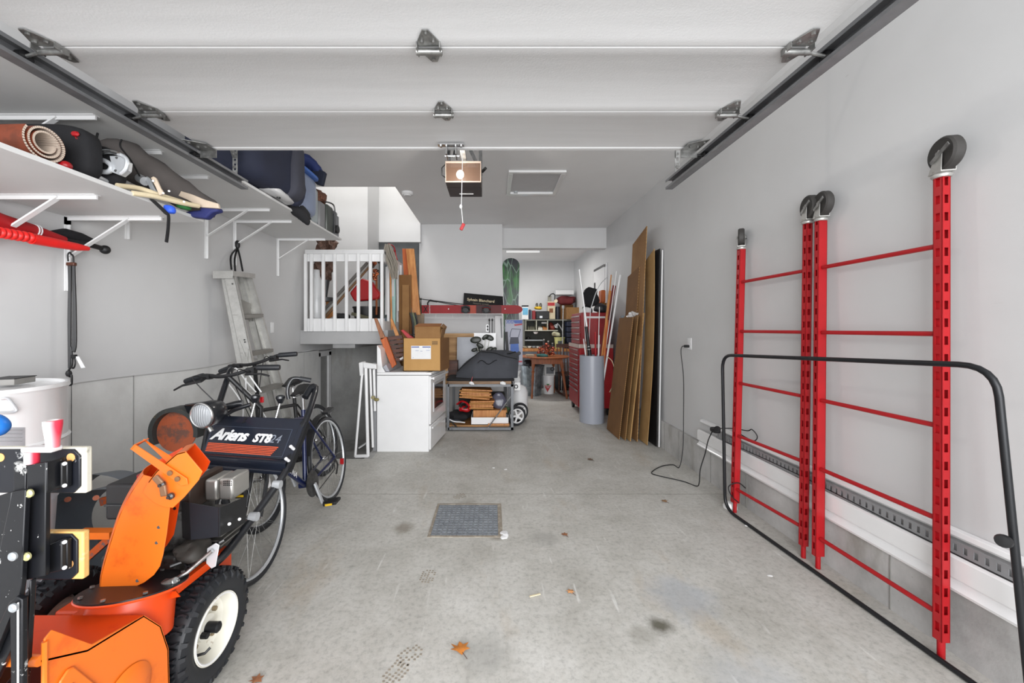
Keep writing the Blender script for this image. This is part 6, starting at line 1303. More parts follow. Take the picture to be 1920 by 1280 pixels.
text('model_lettering', 'ST8', M['paper'], .064, plane_mw(dash(.61, .44) + nd * .002, rt_, up_), dp, ext=.0012, shear=.12, bold=.003)
text('model_numerals', '24', mat('#7f8590', .5), .064, plane_mw(dash(.755, .44) + nd * .002, rt_, up_), dp, ext=.0012, shear=.12)
mb = MB(); mb.prism([dash(.33, .02) + nd * .002, dash(.37, .02) + nd * .002, dash(.345, .08) + nd * .002, dash(.365, .12) + nd * .002, dash(.32, .15) + nd * .002, dash(.34, .09) + nd * .002], nd * .0006); O(mb, 'torn_notch', M['black'], dp)
mb = MB(); mb.slab(dash(.95, .05), dash(1.03, .05), dash(1.03, 1.0), dash(.95, 1.0), .03); O(mb, 'side_bracket', M['blackm'], sn)
for u_, v_ in ((.99, .6), (.99, .83)): mb = MB(); p = dash(u_, v_) + nd * .03; mb.cyl(p - nd * .03, p + nd * .006, .008, n=12); O(mb, 'bolt', M['paper'], sn)
# head lamp
hl = bpy.data.objects.new('headlight', None); COL.objects.link(hl); hl.parent = sn
c = P(378, 779, 2.02); ax = V((-.12, -1, -.05)).normalized()
mb = MB(); mb.lathe([(.060, 0), (.066, -.01), (.068, -.03), (.066, -.07), (.055, -.11), (.03, -.135), (0, -.14)], c, ax, n=36); O(mb, 'lamp_shell', M['blackg'], hl)
mb = MB(); mb.torus(c, ax, .062, .006, 36, 8); O(mb, 'chrome_ring', M['chrome'], hl)
gl = NT('ribbed_lens'); gl.rm(.15); gl.col('#9a9da0'); wv = gl.n('TexWave'); wv.inputs['Scale'].default_value = 26; gl.l(gl.coords(), wv.inputs[0]); gl.bump(wv.outputs[1], .6, .004)
mb = MB(); mb.lathe([(.060, 0), (.05, .010), (.03, .016), (0, .018)], c, ax, n=36); O(mb, 'lens', gl.m, hl)
mb = MB(); mb.cyl(P(392, 800, 2.06), P(397, 808, 2.06), .012, n=10); O(mb, 'lamp_mount', M['steel'], hl)
mb = MB(); mb.slab(P(345, 760, 2.16), P(392, 753, 2.12), P(400, 765, 2.2), P(352, 775, 2.2), .01); O(mb, 'top_guard', M['blackg'], sn)

# round rusty guard behind
rg = T('round_steel_guard', 'round black guard with a rusty orange disc behind the headlight', 'guard', (-1.83, 2.35, 0))
c = P(334, 808, 2.30)
mb = MB(); mb.lathe([(.0, 0), (.115, .0), (.118, .01), (.0, .012)], c, (0, -1, .1), n=40); O(mb, 'disc', mat_rust('#8f4526', '#5c3c30', .5, .6, sc=6), rg)
mb = MB(); mb.grid(lambda u, v: c + V((math.cos(-.2 + u * 3.9) * (.12 + .025 * v), -.04 - .0 * v, math.sin(-.2 + u * 3.9) * (.12 + .025 * v))), 30, 1, (0, .09, 0)); O(mb, 'hood', mat('#2f3130', .5, dirt='#6a5a3c', da=.6), rg)
mb = MB(); mb.bb(c.x - .02, c.x + .02, c.y + .02, c.y + .06, 0, c.z); mb.bb(c.x - .15, c.x + .15, c.y - .02, c.y + .1, 0, .04); O(mb, 'stand', M['blackm'], rg)

# ================================================================== FOLDING WORKBENCH (left foreground)
wk = T('folding_workbench', 'paint splashed black folding workbench with two jaw boards at the left edge', 'workbench', (-1.05, 1.0, 0))
sp = mat_speck('#141519', '#cfcfcd', 60, .68); bk_ = mat_speck('#16181f', '#d8d8d8', 45, .76, .4)
def jaw(y0, y1, x1, Yj, core, holes, xl_=-60):
    j = bpy.data.objects.new('jaw_board', None); COL.objects.link(j); j.parent = wk
    a, b = P(xl_, y1, Yj), P(x1 - 16, y0, Yj)
    mb = MB(); mb.bb(a.x, b.x + .010, Yj + .004, Yj + .022, a.z - .003, b.z + .003); O(mb, 'wood_core', core, j, bev=.004)
    mb = MB(); r_ = .016; 
    pts = [(a.x, a.z), (b.x - r_, a.z), (b.x, a.z + r_), (b.x, b.z - r_), (b.x - r_, b.z), (a.x, b.z)]; mb.prism([(x, Yj - .001, z) for x, z in pts], (0, .006, 0)); O(mb, 'black_face', bk_, j, bev=.002)
    for px, py in holes: c = P(px, py, Yj); mb = MB(); mb.cyl(c + V((0, -.002, 0)), c + V((0, .002, 0)), .0105, n=20); O(mb, 'peg_hole', mat('#d09a5e', .7), j)
jaw(842, 924, 166, .98, mat('#cfcabb', .7, dirt='#9a9688', da=.58), ((2, 857), (134, 857)))
jaw(1001, 1086, 161, .98, mat('#d3a561', .6, dirt='#e3c68e', da=.55), ((131, 1056),))
Yk = .93
def wbar(pts, name='steel_leg', Y=Yk, t=.012, m=sp): mb = MB(); mb.prism(pxy(pts, Y), (0, t, 0)); return O(mb, name, m, wk, bev=.002)
wbar([(25, 866), (48, 871), (48, 1010), (25, 1006)], 'leg_channel', Yk + .035)
wbar([(50, 872), (86, 866), (84, 1080), (48, 1088)], 'leg_channel', Yk + .01)
wbar([(86, 868), (88, 866), (88, 920), (86, 925)], 'channel_edge', Yk, .04)
wbar([(22, 922), (48, 918), (40, 1090), (28, 1200), (-20, 1300), (-60, 1300)], 'steel_leg', Yk - .01)
wbar([(-40, 1080), (-5, 930), (22, 922), (8, 1060), (-30, 1290), (-90, 1290)], 'steel_leg', Yk + .02)
wbar([(55, 1088), (58, 1088), (56, 1140), (46, 1300), (34, 1300)], 'steel_leg', Yk + .005)
wbar([(16, 1130), (30, 1118), (42, 1124), (42, 1300), (20, 1300), (18, 1160), (-20, 1250), (-30, 1230)], 'steel_brace', Yk - .025)
wbar([(31, 1130), (33, 1130), (33, 1300), (31, 1300)], 'brace_rib', Yk - .029, .004, M['paper'])
for (y0, y1) in ((873, 922), (1020, 1076)):
    wbar([(88, y0 + 2), (113, y0 - 8), (126, y0 - 8), (126, y1 - 8), (113, y1 - 6), (88, y1)], 'clamp_plate', .965, .012)
    wbar([(112, y0 - 6), (116, y0 - 6), (116, y1 - 8), (112, y1 - 8)], 'clamp_rib', .955, .012, M['black'])
    for q in (y0 - 4, y1 - 12): mb = MB(); mb.cyl(P(121, q, .965), P(121, q, .958), .0045, n=10); O(mb, 'rivet', M['paper'], wk)
for px, py in ((57, 924), (52, 1042), (26, 1042), (27, 1138)): mb = MB(); mb.lathe([(.010, 0), (.010, .004), (.006, .007), (0, .007)], P(px, py, Yk - .001 if px > 40 else Yk - .03), (0, -1, 0), n=16); O(mb, 'bolt', mat('#c9c48e' if px > 40 else '#a9aeb2', .35, .5), wk)
ck = bpy.data.objects.new('crank_handle', None); COL.objects.link(ck); ck.parent = wk
mred = NT('red_white_plastic'); mred.rm(.4); g_ = mred.n('SeparateXYZ'); mred.l(mred.tc.outputs['Generated'], g_.inputs[0]); mred.col(mred.ramp(g_.outputs[0], [(.45, '#cfcac8'), (.75, '#d8949a'), (.93, '#cf2f45')]))
mb = MB(); c = P(99, 838, .95); mb.lathe([(.0, 0), (.0125, 0), (.0135, .02), (.0175, .055), (.0175, .065), (.012, .066), (0, .06)], c, n=28); O(mb, 'knob', mred.m, ck)
mb = MB(); a, b = P(50, 846, .95), P(108, 836, .95); mb.bb(a.x, b.x, .935, .965, a.z, b.z); O(mb, 'crank_arm', mat('#cfcaca', .4), ck, bev=.005)
mb = MB(); mb.cyl(P(60, 868, .95), P(60, 846, .95), .0135, n=20); O(mb, 'crank_shaft', mred.m, ck)

# ================================================================== DRUM, BUCKET AND THINGS AT THE LEFT WALL
dm = T('white_drum', 'large glossy white steel drum against the left wall', 'drum', (-2.10, 1.56, .73))
c = V((-2.105, 1.56, .73)); r = .278
mb = MB(); mb.lathe([(.0, 0), (r + .006, 0), (r, .012), (r, .20), (r + .008, .21), (r, .22), (r, .42), (r + .007, .43), (r + .004, .445), (r - .01, .445), (r - .012, .432), (0, .432)], c, n=64); O(mb, 'drum_body', M['whiteg'], dm)
def on_drum(px, py, out=.004):
    # point on the drum surface seen at a picture position
    d = V(((px - CX) / F, 1, -(py - CY) / F)); a = d.x ** 2 + 1; R2 = r + out
    bq = -(c.x * d.x + c.y); cq = c.x ** 2 + c.y ** 2 - R2 ** 2; t = (-bq - math.sqrt(max(0, bq * bq - a * cq))) / a; return V((0, 0, H)) + d * t
mb = MB(); mb.tube(smooth([on_drum(2, 748, .004), on_drum(14, 747, .01), on_drum(24, 757, .012), on_drum(31, 768, .012), on_drum(24, 773, .012), on_drum(2, 774, .01), on_drum(-12, 774, .008), on_drum(-18, 762, .008)], 3), .0045, 8); O(mb, 'drum_handle', M['silver'], dm)
mb = MB(); mb.grid(lambda u, v: on_drum(-40 + 87 * u, 801 + 36 * v, .001), 10, 2, (0, 0, 0)) ; O(mb, 'drum_label', mat('#c9c9cc', .6), dm)
for k in range(4): mb = MB(); mb.tube([on_drum(-30 + 9 * q, 806 + 7 * k, .003) for q in range(9)], .0012, 4); O(mb, 'print_line', mat('#9a9a9e'), dm)
bxx = T('small_book', 'small black edged book lying on top of the white drum', 'book', (-2.05, 1.7, 1.17))
rot = Matrix.Rotation(.35, 3, 'Z'); mb = MB(); mb.box((-2.07, 1.68, 1.183), (.085, .12, .026), rot); O(mb, 'pages', mat('#8c8a86', .6), bxx, bev=.002)
mb = MB(); mb.box((-2.07, 1.68, 1.197), (.09, .125, .003), rot); mb.box(V((-2.07, 1.68, 1.184)) + rot @ V((-.044, 0, 0)), (.004, .125, .03), rot); O(mb, 'cover', M['black'], bxx)
mb = MB(); mb.blob(P(-10, 797, 1.2), (.038, .03, .03), .9, rot=Matrix.Rotation(.7, 3, 'Y')); tag(O(mb, 'blue_grip', mat('#1e6fc4', .35)), 'bright blue rounded plastic grip at the left edge of the photo', 'grip')
bu = T('plastic_barrel', 'tall pale blue-white plastic barrel on the floor under the white drum', 'barrel', (-2.105, 1.56, 0))
cc_ = V((-2.105, 1.56, 0)); mb = MB(); mb.lathe([(0, .0), (.215, 0), (.225, .32), (.232, .32), (.234, .35), (.228, .355), (.245, .68), (.252, .68), (.252, .72), (.0, .72)], cc_, n=40, cap=False); O(mb, 'barrel_wall', mat('#c3cad2', .35, var=.04), bu)
mb = MB(); mb.tube(smooth([cc_ + V((.25, .03, .66)), cc_ + V((.25, -.08, .52)), cc_ + V((.18, -.20, .48)), cc_ + V((0, -.27, .5))], 4), .004, 6); O(mb, 'wire_handle', M['silver'], bu)
# grey auger wheel with orange bars
ga = T('old_grey_wheel', 'old grey steel wheel with worn orange bars behind the workbench', 'wheel', (-2.0, 2.0, 0))
c = P(235, 990, 1.98); gsm = mat_rust('#6c737b', '#b3552c', .66, .45, sc=7)
mb = MB(); mb.grid(lambda u, v: c + V((math.cos(u * 2 * PI) * (.33 - .05 * v), -.10 + .2 * v, math.sin(u * 2 * PI) * (.24 - .03 * v))), 48, 3, (0, .006, 0)); O(mb, 'rim', gsm, ga)
mb = MB(); mb.grid(lambda u, v: c + V((-.22 + math.cos(u * 2 * PI) * (.28 - .06 * v), .06 + .14 * v, .03 + math.sin(u * 2 * PI) * (.22 - .03 * v))), 48, 3, (0, .006, 0)); O(mb, 'rear_rim', gsm, ga)
mb = MB(); mb.bar(P(150, 1000, 1.75), P(214, 1000, 1.75), .045, .03); O(mb, 'orange_bar', OR, ga)
mb = MB(); mb.bar(P(165, 1045, 1.8), P(232, 985, 1.8), .03, .02, (0, 1, 0)); O(mb, 'orange_bar', mat_rust('#c85a28', '#5c5f64', .5, .5, sc=14), ga)
mb = MB(); mb.bar(P(190, 940, 2.05), P(250, 925, 2.05), .04, .02, (0, 1, 0)); O(mb, 'orange_bar', mat_rust('#d0622e', '#6c737b', .52, .5, sc=14), ga)
for px, py in ((127, 936), (180, 933)): mb = MB(); mb.cyl(P(px, py, 1.86), P(px, py, 1.84), .012, n=12); O(mb, 'rusty_bolt', mat('#8a4a30', .7), ga)
mb = MB(); mb.cyl(c - V((0, .12, 0)), c + V((0, .2, 0)), .02, n=12); mb.bb(c.x - .02, c.x + .02, c.y - .02, c.y + .02, 0, c.z); O(mb, 'axle_post', M['steeld'], ga)
mb = MB(); mb.blob((-1.62, 1.98, .13), (.16, .10, .13), .6, nz=.04); tag(O(mb, 'black_gas_can', M['black']), 'black can on the floor behind the snowblower', 'can')

# ================================================================== LADDER
ld = T('step_ladder', 'folded aluminium step ladder leaning against the left wall', 'ladder', (-1.8, 3.4, 0))
n0, n1 = V((-2.215, 3.27, 1.875)), V((-1.80, 3.25, 0)); f0, f1 = V((-2.245, 3.58, 1.90)), V((-1.76, 3.68, 0))
al = M['alu']
def rail(a, b, w, d): 
    mb = MB(); a, b = V(a), V(b); up = V((0, 1, 0)); mb.bar(a, b, w, .003, up) if False else None
    ax = (b - a).normalized(); s_ = ax.cross(V((0, 1, 0))).normalized() * w / 2; t = V((0, .003, 0))
    mb.prism([a - s_, a + s_, b + s_, b - s_], t)
    for q in (-1, 1): mb.prism([a + s_ * q, a + s_ * q + V((0, d, 0)), b + s_ * q + V((0, d, 0)), b + s_ * q], s_.normalized() * -.003 * q)
    return O(mb, 'rail', al, ld)
rail(n0, n1, .085, .025); rail(f0, f1, .07, -.025)
rail(n0 + V((-.055, .02, 0)), n1 + V((-.10, .0, 0)), .05, .02); rail(f0 + V((-.05, -.02, 0)), f1 + V((-.12, -.02, 0)), .05, -.02)
mb = MB(); mb.prism([n0 + V((-.11, -.02, 0)), n0 + V((.055, -.02, 0)), f0 + V((.055, .02, 0)), f0 + V((-.11, .02, 0))], (0, 0, .012)); mb.prism([n0 + V((-.11, -.025, -.05)), n0 + V((.055, -.025, -.05)), n0 + V((.055, -.025, .012)), n0 + V((-.11, -.025, .012))], (0, .004, 0)); mb.prism([n0 + V((.055, -.025, -.03)), f0 + V((.055, .02, -.03)), f0 + V((.055, .02, .012)), n0 + V((.055, -.025, .012))], (.004, 0, 0)); O(mb, 'top_cap', al, ld)
for t in (.19, .36, .53, .70, .86):
    a, b = n0.lerp(n1, t), f0.lerp(f1, t); mb = MB(); mb.prism([a + V((-.04, 0, 0)), a + V((.04, 0, 0)), b + V((.04, 0, 0)), b + V((-.04, 0, 0))], (0, 0, .004)); mb.prism([a + V((.04, 0, -.028)), b + V((.04, 0, -.028)), b + V((.04, 0, .004)), a + V((.04, 0, .004))], (.003, 0, 0)); O(mb, 'step', mat('#8f8d88', .45, .5), ld)
a, b = n0.lerp(n1, .10), f0.lerp(f1, .14); mb = MB(); mb.slab(a + V((-.03, .02, 0)), b + V((-.03, -.02, 0)), b + V((-.01, -.02, -.16)), a + V((-.01, .02, -.18)), .004); O(mb, 'paint_shelf', mat('#9a9893', .5, .4), ld)
for (t0, t1) in ((.30, .46), (.46, .34)): mb = MB(); mb.bar(n0.lerp(n1, t0) + V((-.03, -.006, 0)), n0.lerp(n1, t1) + V((.03, -.006, 0)), .012, .003, (0, 1, 0)); O(mb, 'spreader', al, ld)
for t in (.02, .05, .3, .31): mb = MB(); p = n0.lerp(n1, t) + V((.02, -.002, 0)); mb.cyl(p, p + V((0, -.006, 0)), .006, n=10); O(mb, 'rivet', M['steeld'], ld)
# cords on brackets
def cords(name, label, lines, r_=.006, m='black'):
    t = T(name, label, 'cord', lines[0][0])
    for l in lines: mb = MB(); mb.tube(smooth(l, 4), r_, 6); O(mb, 'cord_strand', M[m], t)
    return t
yb = 3.63; xw = XL + .03
cd = cords('bungee_cord', 'black bungee cord tying the ladder to the shelf bracket', [[V((xw, yb, 2.16)), P(433, 480, 3.45), P(434, 505, 3.4)], [V((xw, yb, 2.16)), P(440, 485, 3.5), P(441, 508, 3.45)], [V((xw, yb, 2.16)), P(450, 482, 3.55), P(455, 508, 3.5)]], .008)
mb = MB(); mb.blob((xw, yb, 2.19), (.02, .02, .04), .8, seg=10); O(mb, 'hook', M['black'], cd)
xw = XL + .05; Yh = 2.207
def W2(px, py): return P(px, py, 2.16)
cd = cords('hanging_bungees', 'bundle of dark bungee cords hanging from the lower shelf bracket', [[W2(129, 492), W2(130, 540), W2(129, 600), W2(130, 690)], [W2(132, 492), W2(132, 560), W2(131, 690)], [W2(138, 496), W2(141, 560), W2(142, 640), W2(139, 660)], [W2(139, 496), W2(140, 560), W2(139, 660)], [W2(137, 496), W2(138, 560), W2(137, 658)], [W2(133, 650), W2(135, 680), W2(132, 690)]], .0055)
mb = MB(); mb.tube(smooth([W2(128, 490), W2(127, 478), W2(131, 473), W2(134, 478)]), .004, 6); mb.tube(smooth([W2(138, 492), W2(137, 480), W2(133, 476)]), .004, 6); O(mb, 'wire_hook', M['black'], cd)
mb = MB(); mb.box(W2(134, 495), (.045, .02, .02)); O(mb, 'hook_block', M['dkwood'], cd, bev=.005)
mb = MB(); mb.tube(smooth([W2(131, 690), W2(127, 700), W2(131, 706), W2(134, 703), W2(134, 720), W2(128, 722)]), .005, 6); mb.blob(W2(129, 700), (.014, .014, .02), 1, seg=8); O(mb, 'lower_hook', M['black'], cd)
mb = MB(); mb.tube(smooth([W2(138, 668), W2(141, 680), W2(138, 690), W2(134, 688)]), .004, 6); mb.box(W2(139, 668), (.02, .015, .02)); O(mb, 'lower_hook', M['black'], cd)
mb = MB(); mb.slab(W2(141, 668), W2(148, 668), W2(160, 689), W2(152, 690), .001); O(mb, 'paper_tag', M['paper'], cd)
mb = MB(); mb.tube([W2(134, 722), W2(134, 830), W2(133, 900)], .0022, 5); tag(O(mb, 'pull_string', M['steeld']), 'thin string hanging below the bungee cords', 'string')

ws_ = T('white_rope_tangle', 'tangle of thin white ropes between the bicycle handlebars', 'rope', P(450, 740, 2.5))
for l in ([(428, 718), (455, 760), (452, 800)], [(430, 705), (442, 690), (462, 715), (480, 735)], [(461, 708), (462, 735), (470, 765)], [(440, 715), (470, 740), (500, 785)], [(465, 700), (490, 735)]):
    mb = MB(); mb.tube(smooth([P(x, y, 2.5 + .03 * i) for i, (x, y) in enumerate(l)]), .0045, 6); O(mb, 'rope_strand', M['paper'], ws_)
# ================================================================== RED AND BLACK THINGS UNDER THE LOWER SHELF
def Q(px, py, Y): return P(px, py, Y)
def QX(px, py, X=-2.3): return P(px, py, X * F / (px - CX))
um = T('red_umbrella', 'long red folded umbrella lying under the lower shelf on the bracket struts', 'umbrella', Q(60, 430, 2.1))
mb = MB(); mb.tube([QX(-60, 395), QX(0, 418), QX(60, 432), QX(120, 450)], [.05, .045, .032, .02], 14); O(mb, 'canopy', mat('#a91218', .6), um)
mb = MB()
for i in range(9): mb.tube([QX(-50, 386 + 3 * i, -2.26), QX(60, 424 + 1.5 * i, -2.27)], .0025, 5)
O(mb, 'canopy_pleats', M['redd'], um, kind='stuff')
mb = MB(); mb.torus(QX(62, 433), (0, 1, -.1), .034, .003, 20, 6); mb.torus(QX(67, 434), (0, 1, -.1), .034, .003, 20, 6); O(mb, 'white_band', M['paper'], um, kind='stuff')
bt = T('red_bat', 'bright red plastic tube handle with rounded ribs under the lower shelf', 'handle', Q(60, 445, 2.0))
mb = MB(); mb.tube([QX(58, 447, -2.2), QX(100, 455, -2.2), QX(145, 463, -2.2), QX(165, 466, -2.2)], [.026, .024, .02, .012], 14); O(mb, 'barrel', mat('#e0201c', .4), bt)
for k in range(7): mb = MB(); mb.blob(QX(55 - k * 11, 445 - k * 1.8, -2.2), (.026, .016, .026), 1, seg=12); O(mb, 'grip_rib', mat('#e0201c', .4), bt)
br = T('snow_brush', 'black snow brush with bristles lying behind the red handle', 'brush', Q(140, 450, 2.14))
mb = MB(); mb.tube([QX(92, 434, -2.34), QX(120, 438, -2.34), QX(150, 446, -2.34), QX(172, 453, -2.34)], [.004, .03, .03, .02], 10); O(mb, 'bristles', M['blackf'], br, kind='stuff')
mb = MB(); mb.tube([QX(120, 450, -2.3), QX(160, 457, -2.3), QX(190, 465, -2.3)], .014, 10); mb.blob(QX(197, 468, -2.3), (.026, .026, .026), 1); O(mb, 'handle', M['black'], br)

# ================================================================== THINGS ON THE LOWER SHELF
z1 = 2.06
rc_ = T('rolled_carpet', 'brown rolled ribbed mat with a pale spiral end on the lower shelf', 'carpet roll', (-1.9, 1.55, z1))
c = V((-1.775, 1.55, z1 + .085)); ax = V((-1, .05, 0)).normalized(); u, v = frame_of(ax)
rmm = mat_rust('#7d3a22', '#65301c', .5, .6, sc=5)
mb = MB(); N = 120
def spiral(t): a = 2 * PI * 2.6 * t; rr = .036 + .042 * t; return rr, a
def sp_(uu, vv): rr, a = spiral(uu); return c + (u * math.cos(a) + v * math.sin(a)) * rr + ax * .6 * vv
mb.grid(sp_, N, 1); o = O(mb, 'mat_roll', rmm, rc_)
mb = MB()
for k in range(N):
    t = k / N; rr, a = spiral(t); rr2, a2 = spiral(t + .75 / N); d1 = u * math.cos(a) + v * math.sin(a); d2 = u * math.cos(a2) + v * math.sin(a2)
    mb.prism([c + d1 * (rr - .0005), c + d1 * (rr - .008), c + d2 * (rr2 - .008), c + d2 * (rr2 - .0005)], ax * .6)
O(mb, 'corrugated_layer', mat('#c9b8a8', .8), rc_, kind='stuff')
bk = T('black_mat_roll', 'thick black rolled mat tied with red cord behind the brown roll', 'mat roll', (-1.9, 1.75, z1))
mb = MB(); mb.blob((-2.06, 1.74, z1 + .125), (.30, .055, .125), .45, nz=.01, seg=32); O(mb, 'mat_roll', M['blackf'], bk)
mb = MB(); mb.blob((-1.98, 1.86, z1 + .11), (.22, .05, .11), .6, nz=.01, seg=32); O(mb, 'mat_fold', M['blackf'], bk)
mb = MB(); mb.tube(smooth([Q(128, 244, 1.72), Q(140, 251, 1.7), Q(148, 267, 1.7)]), .006, 6); mb.tube(smooth([Q(125, 252, 1.7), Q(124, 262, 1.7), Q(126, 268, 1.7)]), .006, 6); mb.blob(Q(141, 251, 1.69), (.018, .01, .012), 1, seg=8); O(mb, 'red_tie', M['red'], bk)
mb = MB(); mb.blob(Q(119, 309, 1.62), (.028, .02, .018), .9, nz=.01, ns=30); tag(O(mb, 'red_fabric', M['red']), 'small red fabric fold at the front edge of the lower shelf', 'fabric')
# silver sunglasses shaped luggage handle
hh = T('silver_scooter_part', 'silver and white plastic handle assembly lying on the lower shelf', 'handle', Q(195, 305, 1.78))
Yh = 1.80
mb = MB(); ring = [Q(160 + 0, 306, Yh), Q(172, 299, Yh), Q(195, 301, Yh), Q(209, 311, Yh), Q(205, 321, Yh), Q(190, 322, Yh), Q(170, 317, Yh)]
mb.tube(smooth(ring + [ring[0]], 3)[:-1], .011, 10, closed=True); mb.tube(smooth([Q(143, 296, Yh), Q(160, 291, Yh), Q(180, 285, Yh), Q(205, 284, Yh), Q(226, 290, Yh), Q(238, 300, Yh), Q(236, 316, Yh), Q(226, 326, Yh)], 4), [.009] * 29, 10); mb.prism(pxy([(205, 292), (226, 292), (238, 302), (236, 318), (224, 328), (208, 322), (213, 312), (208, 304)], Yh), (0, .03, 0)); O(mb, 'body', M['silver'], hh, bev=.004)
mb = MB(); mb.tube(smooth([Q(178, 288, Yh - .015), Q(205, 284.5, Yh - .015), Q(222, 288, Yh - .015)]), .009, 8); O(mb, 'chrome_grip', M['chrome'], hh)
mb = MB(); mb.cyl(Q(160, 320, 1.72), Q(208, 344, 1.85), .011, n=12); mb.cyl(Q(208, 344, 1.85), Q(218, 347, 1.87), .015, n=12); O(mb, 'tube', M['silver'], hh)
for px, py in ((219, 296), (217, 320)): mb = MB(); mb.cyl(Q(px, py, Yh - .002), Q(px, py, Yh - .0), .006, n=10); O(mb, 'dark_eyelet', M['black'], hh)
mb = MB(); mb.blob(Q(184, 312, 1.88), (.07, .05, .045), .8, nz=.02); tag(O(mb, 'black_pouch', M['blackf']), 'black pouch behind the silver handle on the lower shelf', 'pouch')
# long grey bag
lb = T('long_grey_bag', 'long grey brown fabric bag lying along the lower shelf', 'bag', (-1.85, 2.1, z1))
path = [Q(170, 290, 1.95), Q(215, 293, 2.0), Q(262, 315, 2.1), Q(310, 345, 2.2), Q(358, 375, 2.31), Q(394, 390, 2.38), Q(404, 393, 2.40)]
mb = MB(); mb.tube(smooth(path, 4), [.03 + .095 * math.sin(min(1, i / 7) * PI / 2) - .0032 * i for i in range(25)], 20, sq=.95)
for i, q in enumerate(mb.v): mb.v[i] = q + V((1, 1, 1)) * .012 * noise.noise(q * 14)
O(mb, 'bag_body', M['greyf'], lb, ang=60)
mb = MB(); mb.tube(smooth([Q(183, 250, 1.83), Q(181, 262, 1.81), Q(184, 284, 1.80)]), .005, 6); mb.tube(smooth([Q(228, 262, 1.86), Q(226, 275, 1.83), Q(245, 300, 1.9), Q(262, 330, 1.98)]), .004, 6); O(mb, 'seam', M['black'], lb)
# folding chair parts
fc_ = T('folded_lawn_chair', 'folded lawn chair with pale wooden arms and blue fabric on the lower shelf', 'folding chair', Q(310, 365, 2.05))
ex = mat('#c9b8a4', .5)
for i, l in enumerate(([Q(220, 348, 1.82), Q(260, 353, 1.92), Q(300, 366, 2.0), Q(352, 382, 2.16)], [Q(248, 362, 1.86), Q(290, 368, 1.95), Q(340, 380, 2.08), Q(372, 386, 2.18)])):
    mb = MB(); mb.tube(smooth(l), .0125, 10); O(mb, 'arm_tube', M['cream'], fc_)
mb = MB(); mb.prism(pxy([(308, 356), (330, 355), (360, 364), (384, 374), (408, 381), (410, 390), (376, 388), (350, 374), (325, 363)], 2.2), (0, .02, 0)); O(mb, 'wooden_arm', ex, fc_, bev=.004)
for dx in (0, -12):
    mb = MB(); mb.prism(pxy([(282 + dx, 333), (287 + dx, 330), (292 + dx, 334), (300 + dx, 352), (307 + dx, 362), (298 + dx, 366), (291 + dx, 350)], 1.95 + .05 * (dx < 0)), (0, .012, 0)); O(mb, 'hinge_arm', ex if not dx else M['silver'], fc_, bev=.003)
for px, py in ((287, 339), (306, 362), (345, 378), (317, 358)): mb = MB(); mb.cyl(Q(px, py, 1.945), Q(px, py, 1.94), .005, n=8); O(mb, 'rivet', M['steel'], fc_)
mb = MB(); mb.prism(pxy([(376, 378), (408, 388), (409, 395), (396, 398), (384, 409), (352, 405), (345, 396), (374, 393)], 2.22), (0, .05, 0)); O(mb, 'blue_fabric', M['dkblue'], fc_, bev=.01)
mb = MB(); mb.blob(Q(317, 392, 1.98), (.025, .02, .022), .7, nz=.01, ns=30); tag(O(mb, 'blue_clip', mat('#2b58d0', .6)), 'bright blue fabric tab at the front edge of the lower shelf', 'fabric tab')
mb = MB(); mb.blob(Q(344, 388, 2.15), (.03, .03, .012), .7, nz=.01, ns=30); tag(O(mb, 'green_cloth', M['green']), 'small green cloth tucked under the lawn chair arms', 'cloth')
mb = MB(); mb.tube(smooth([Q(286, 375, 1.93), Q(300, 388, 1.93), Q(312, 400, 1.935), Q(316, 405, 1.94), Q(315, 430, 1.94), Q(312, 454, 1.94)]), .019, 8, sq=.3); tag(O(mb, 'hanging_strap', M['blackf']), 'black strap hanging down over the edge of the lower shelf', 'strap')
mb = MB(); mb.cyl(Q(272, 340, 2.0), Q(262, 334, 2.02), .022, n=12); tag(O(mb, 'clear_cup', M['silver']), 'small clear cup among the chair parts on the lower shelf', 'cup')

# ================================================================== THINGS ON THE UPPER SHELF
z2 = 2.433
nb = T('navy_suitcase', 'large navy fabric suitcase behind the door track on the upper shelf', 'suitcase', (-1.75, 2.9, z2))
def cbox(mb, pts8): return mb.add(pts8, [(0, 1, 2, 3), (7, 6, 5, 4), (0, 4, 5, 1), (1, 5, 6, 2), (2, 6, 7, 3), (3, 7, 4, 0)])
mb = MB(); mb.blob((-1.86, 2.93, z2 + .29), (.27, .30, .27), .35, nz=.03, ns=5, seg=32); O(mb, 'case_body', M['navy'], nb, ang=60)
mb = MB(); mb.blob((-1.80, 3.20, z2 + .27), (.25, .10, .25), .4, nz=.02, ns=5, seg=28); O(mb, 'side_pocket', mat('#34353f', .85), nb, ang=60)
mb = MB(); mb.tube(smooth([Q(515, 288, 3.05), Q(522, 310, 3.05), Q(528, 330, 3.05), Q(527, 350, 3.05), Q(522, 372, 3.05)]), .014, 8); O(mb, 'zipper_band', M['black'], nb)
bn_ = T('storage_tote', 'translucent blue-grey storage tote with a bright blue lid on the upper shelf', 'tote', (-1.75, 3.55, z2))
mb = MB(); mb.blob((-1.84, 3.52, z2 + .19), (.20, .18, .19), .35, seg=28); O(mb, 'tote_body', mat('#78839a', .35), bn_)
mb = MB(); mb.blob((-1.84, 3.52, z2 + .38), (.215, .2, .018), .35, seg=28); O(mb, 'tote_lid', mat('#3c62a8', .4), bn_)
mb = MB(); mb.slab(Q(561, 357, 3.32), Q(569, 362, 3.32), Q(564, 375, 3.30), Q(556, 370, 3.30), .002); O(mb, 'recycle_label', mat('#9fae72', .5), bn_)
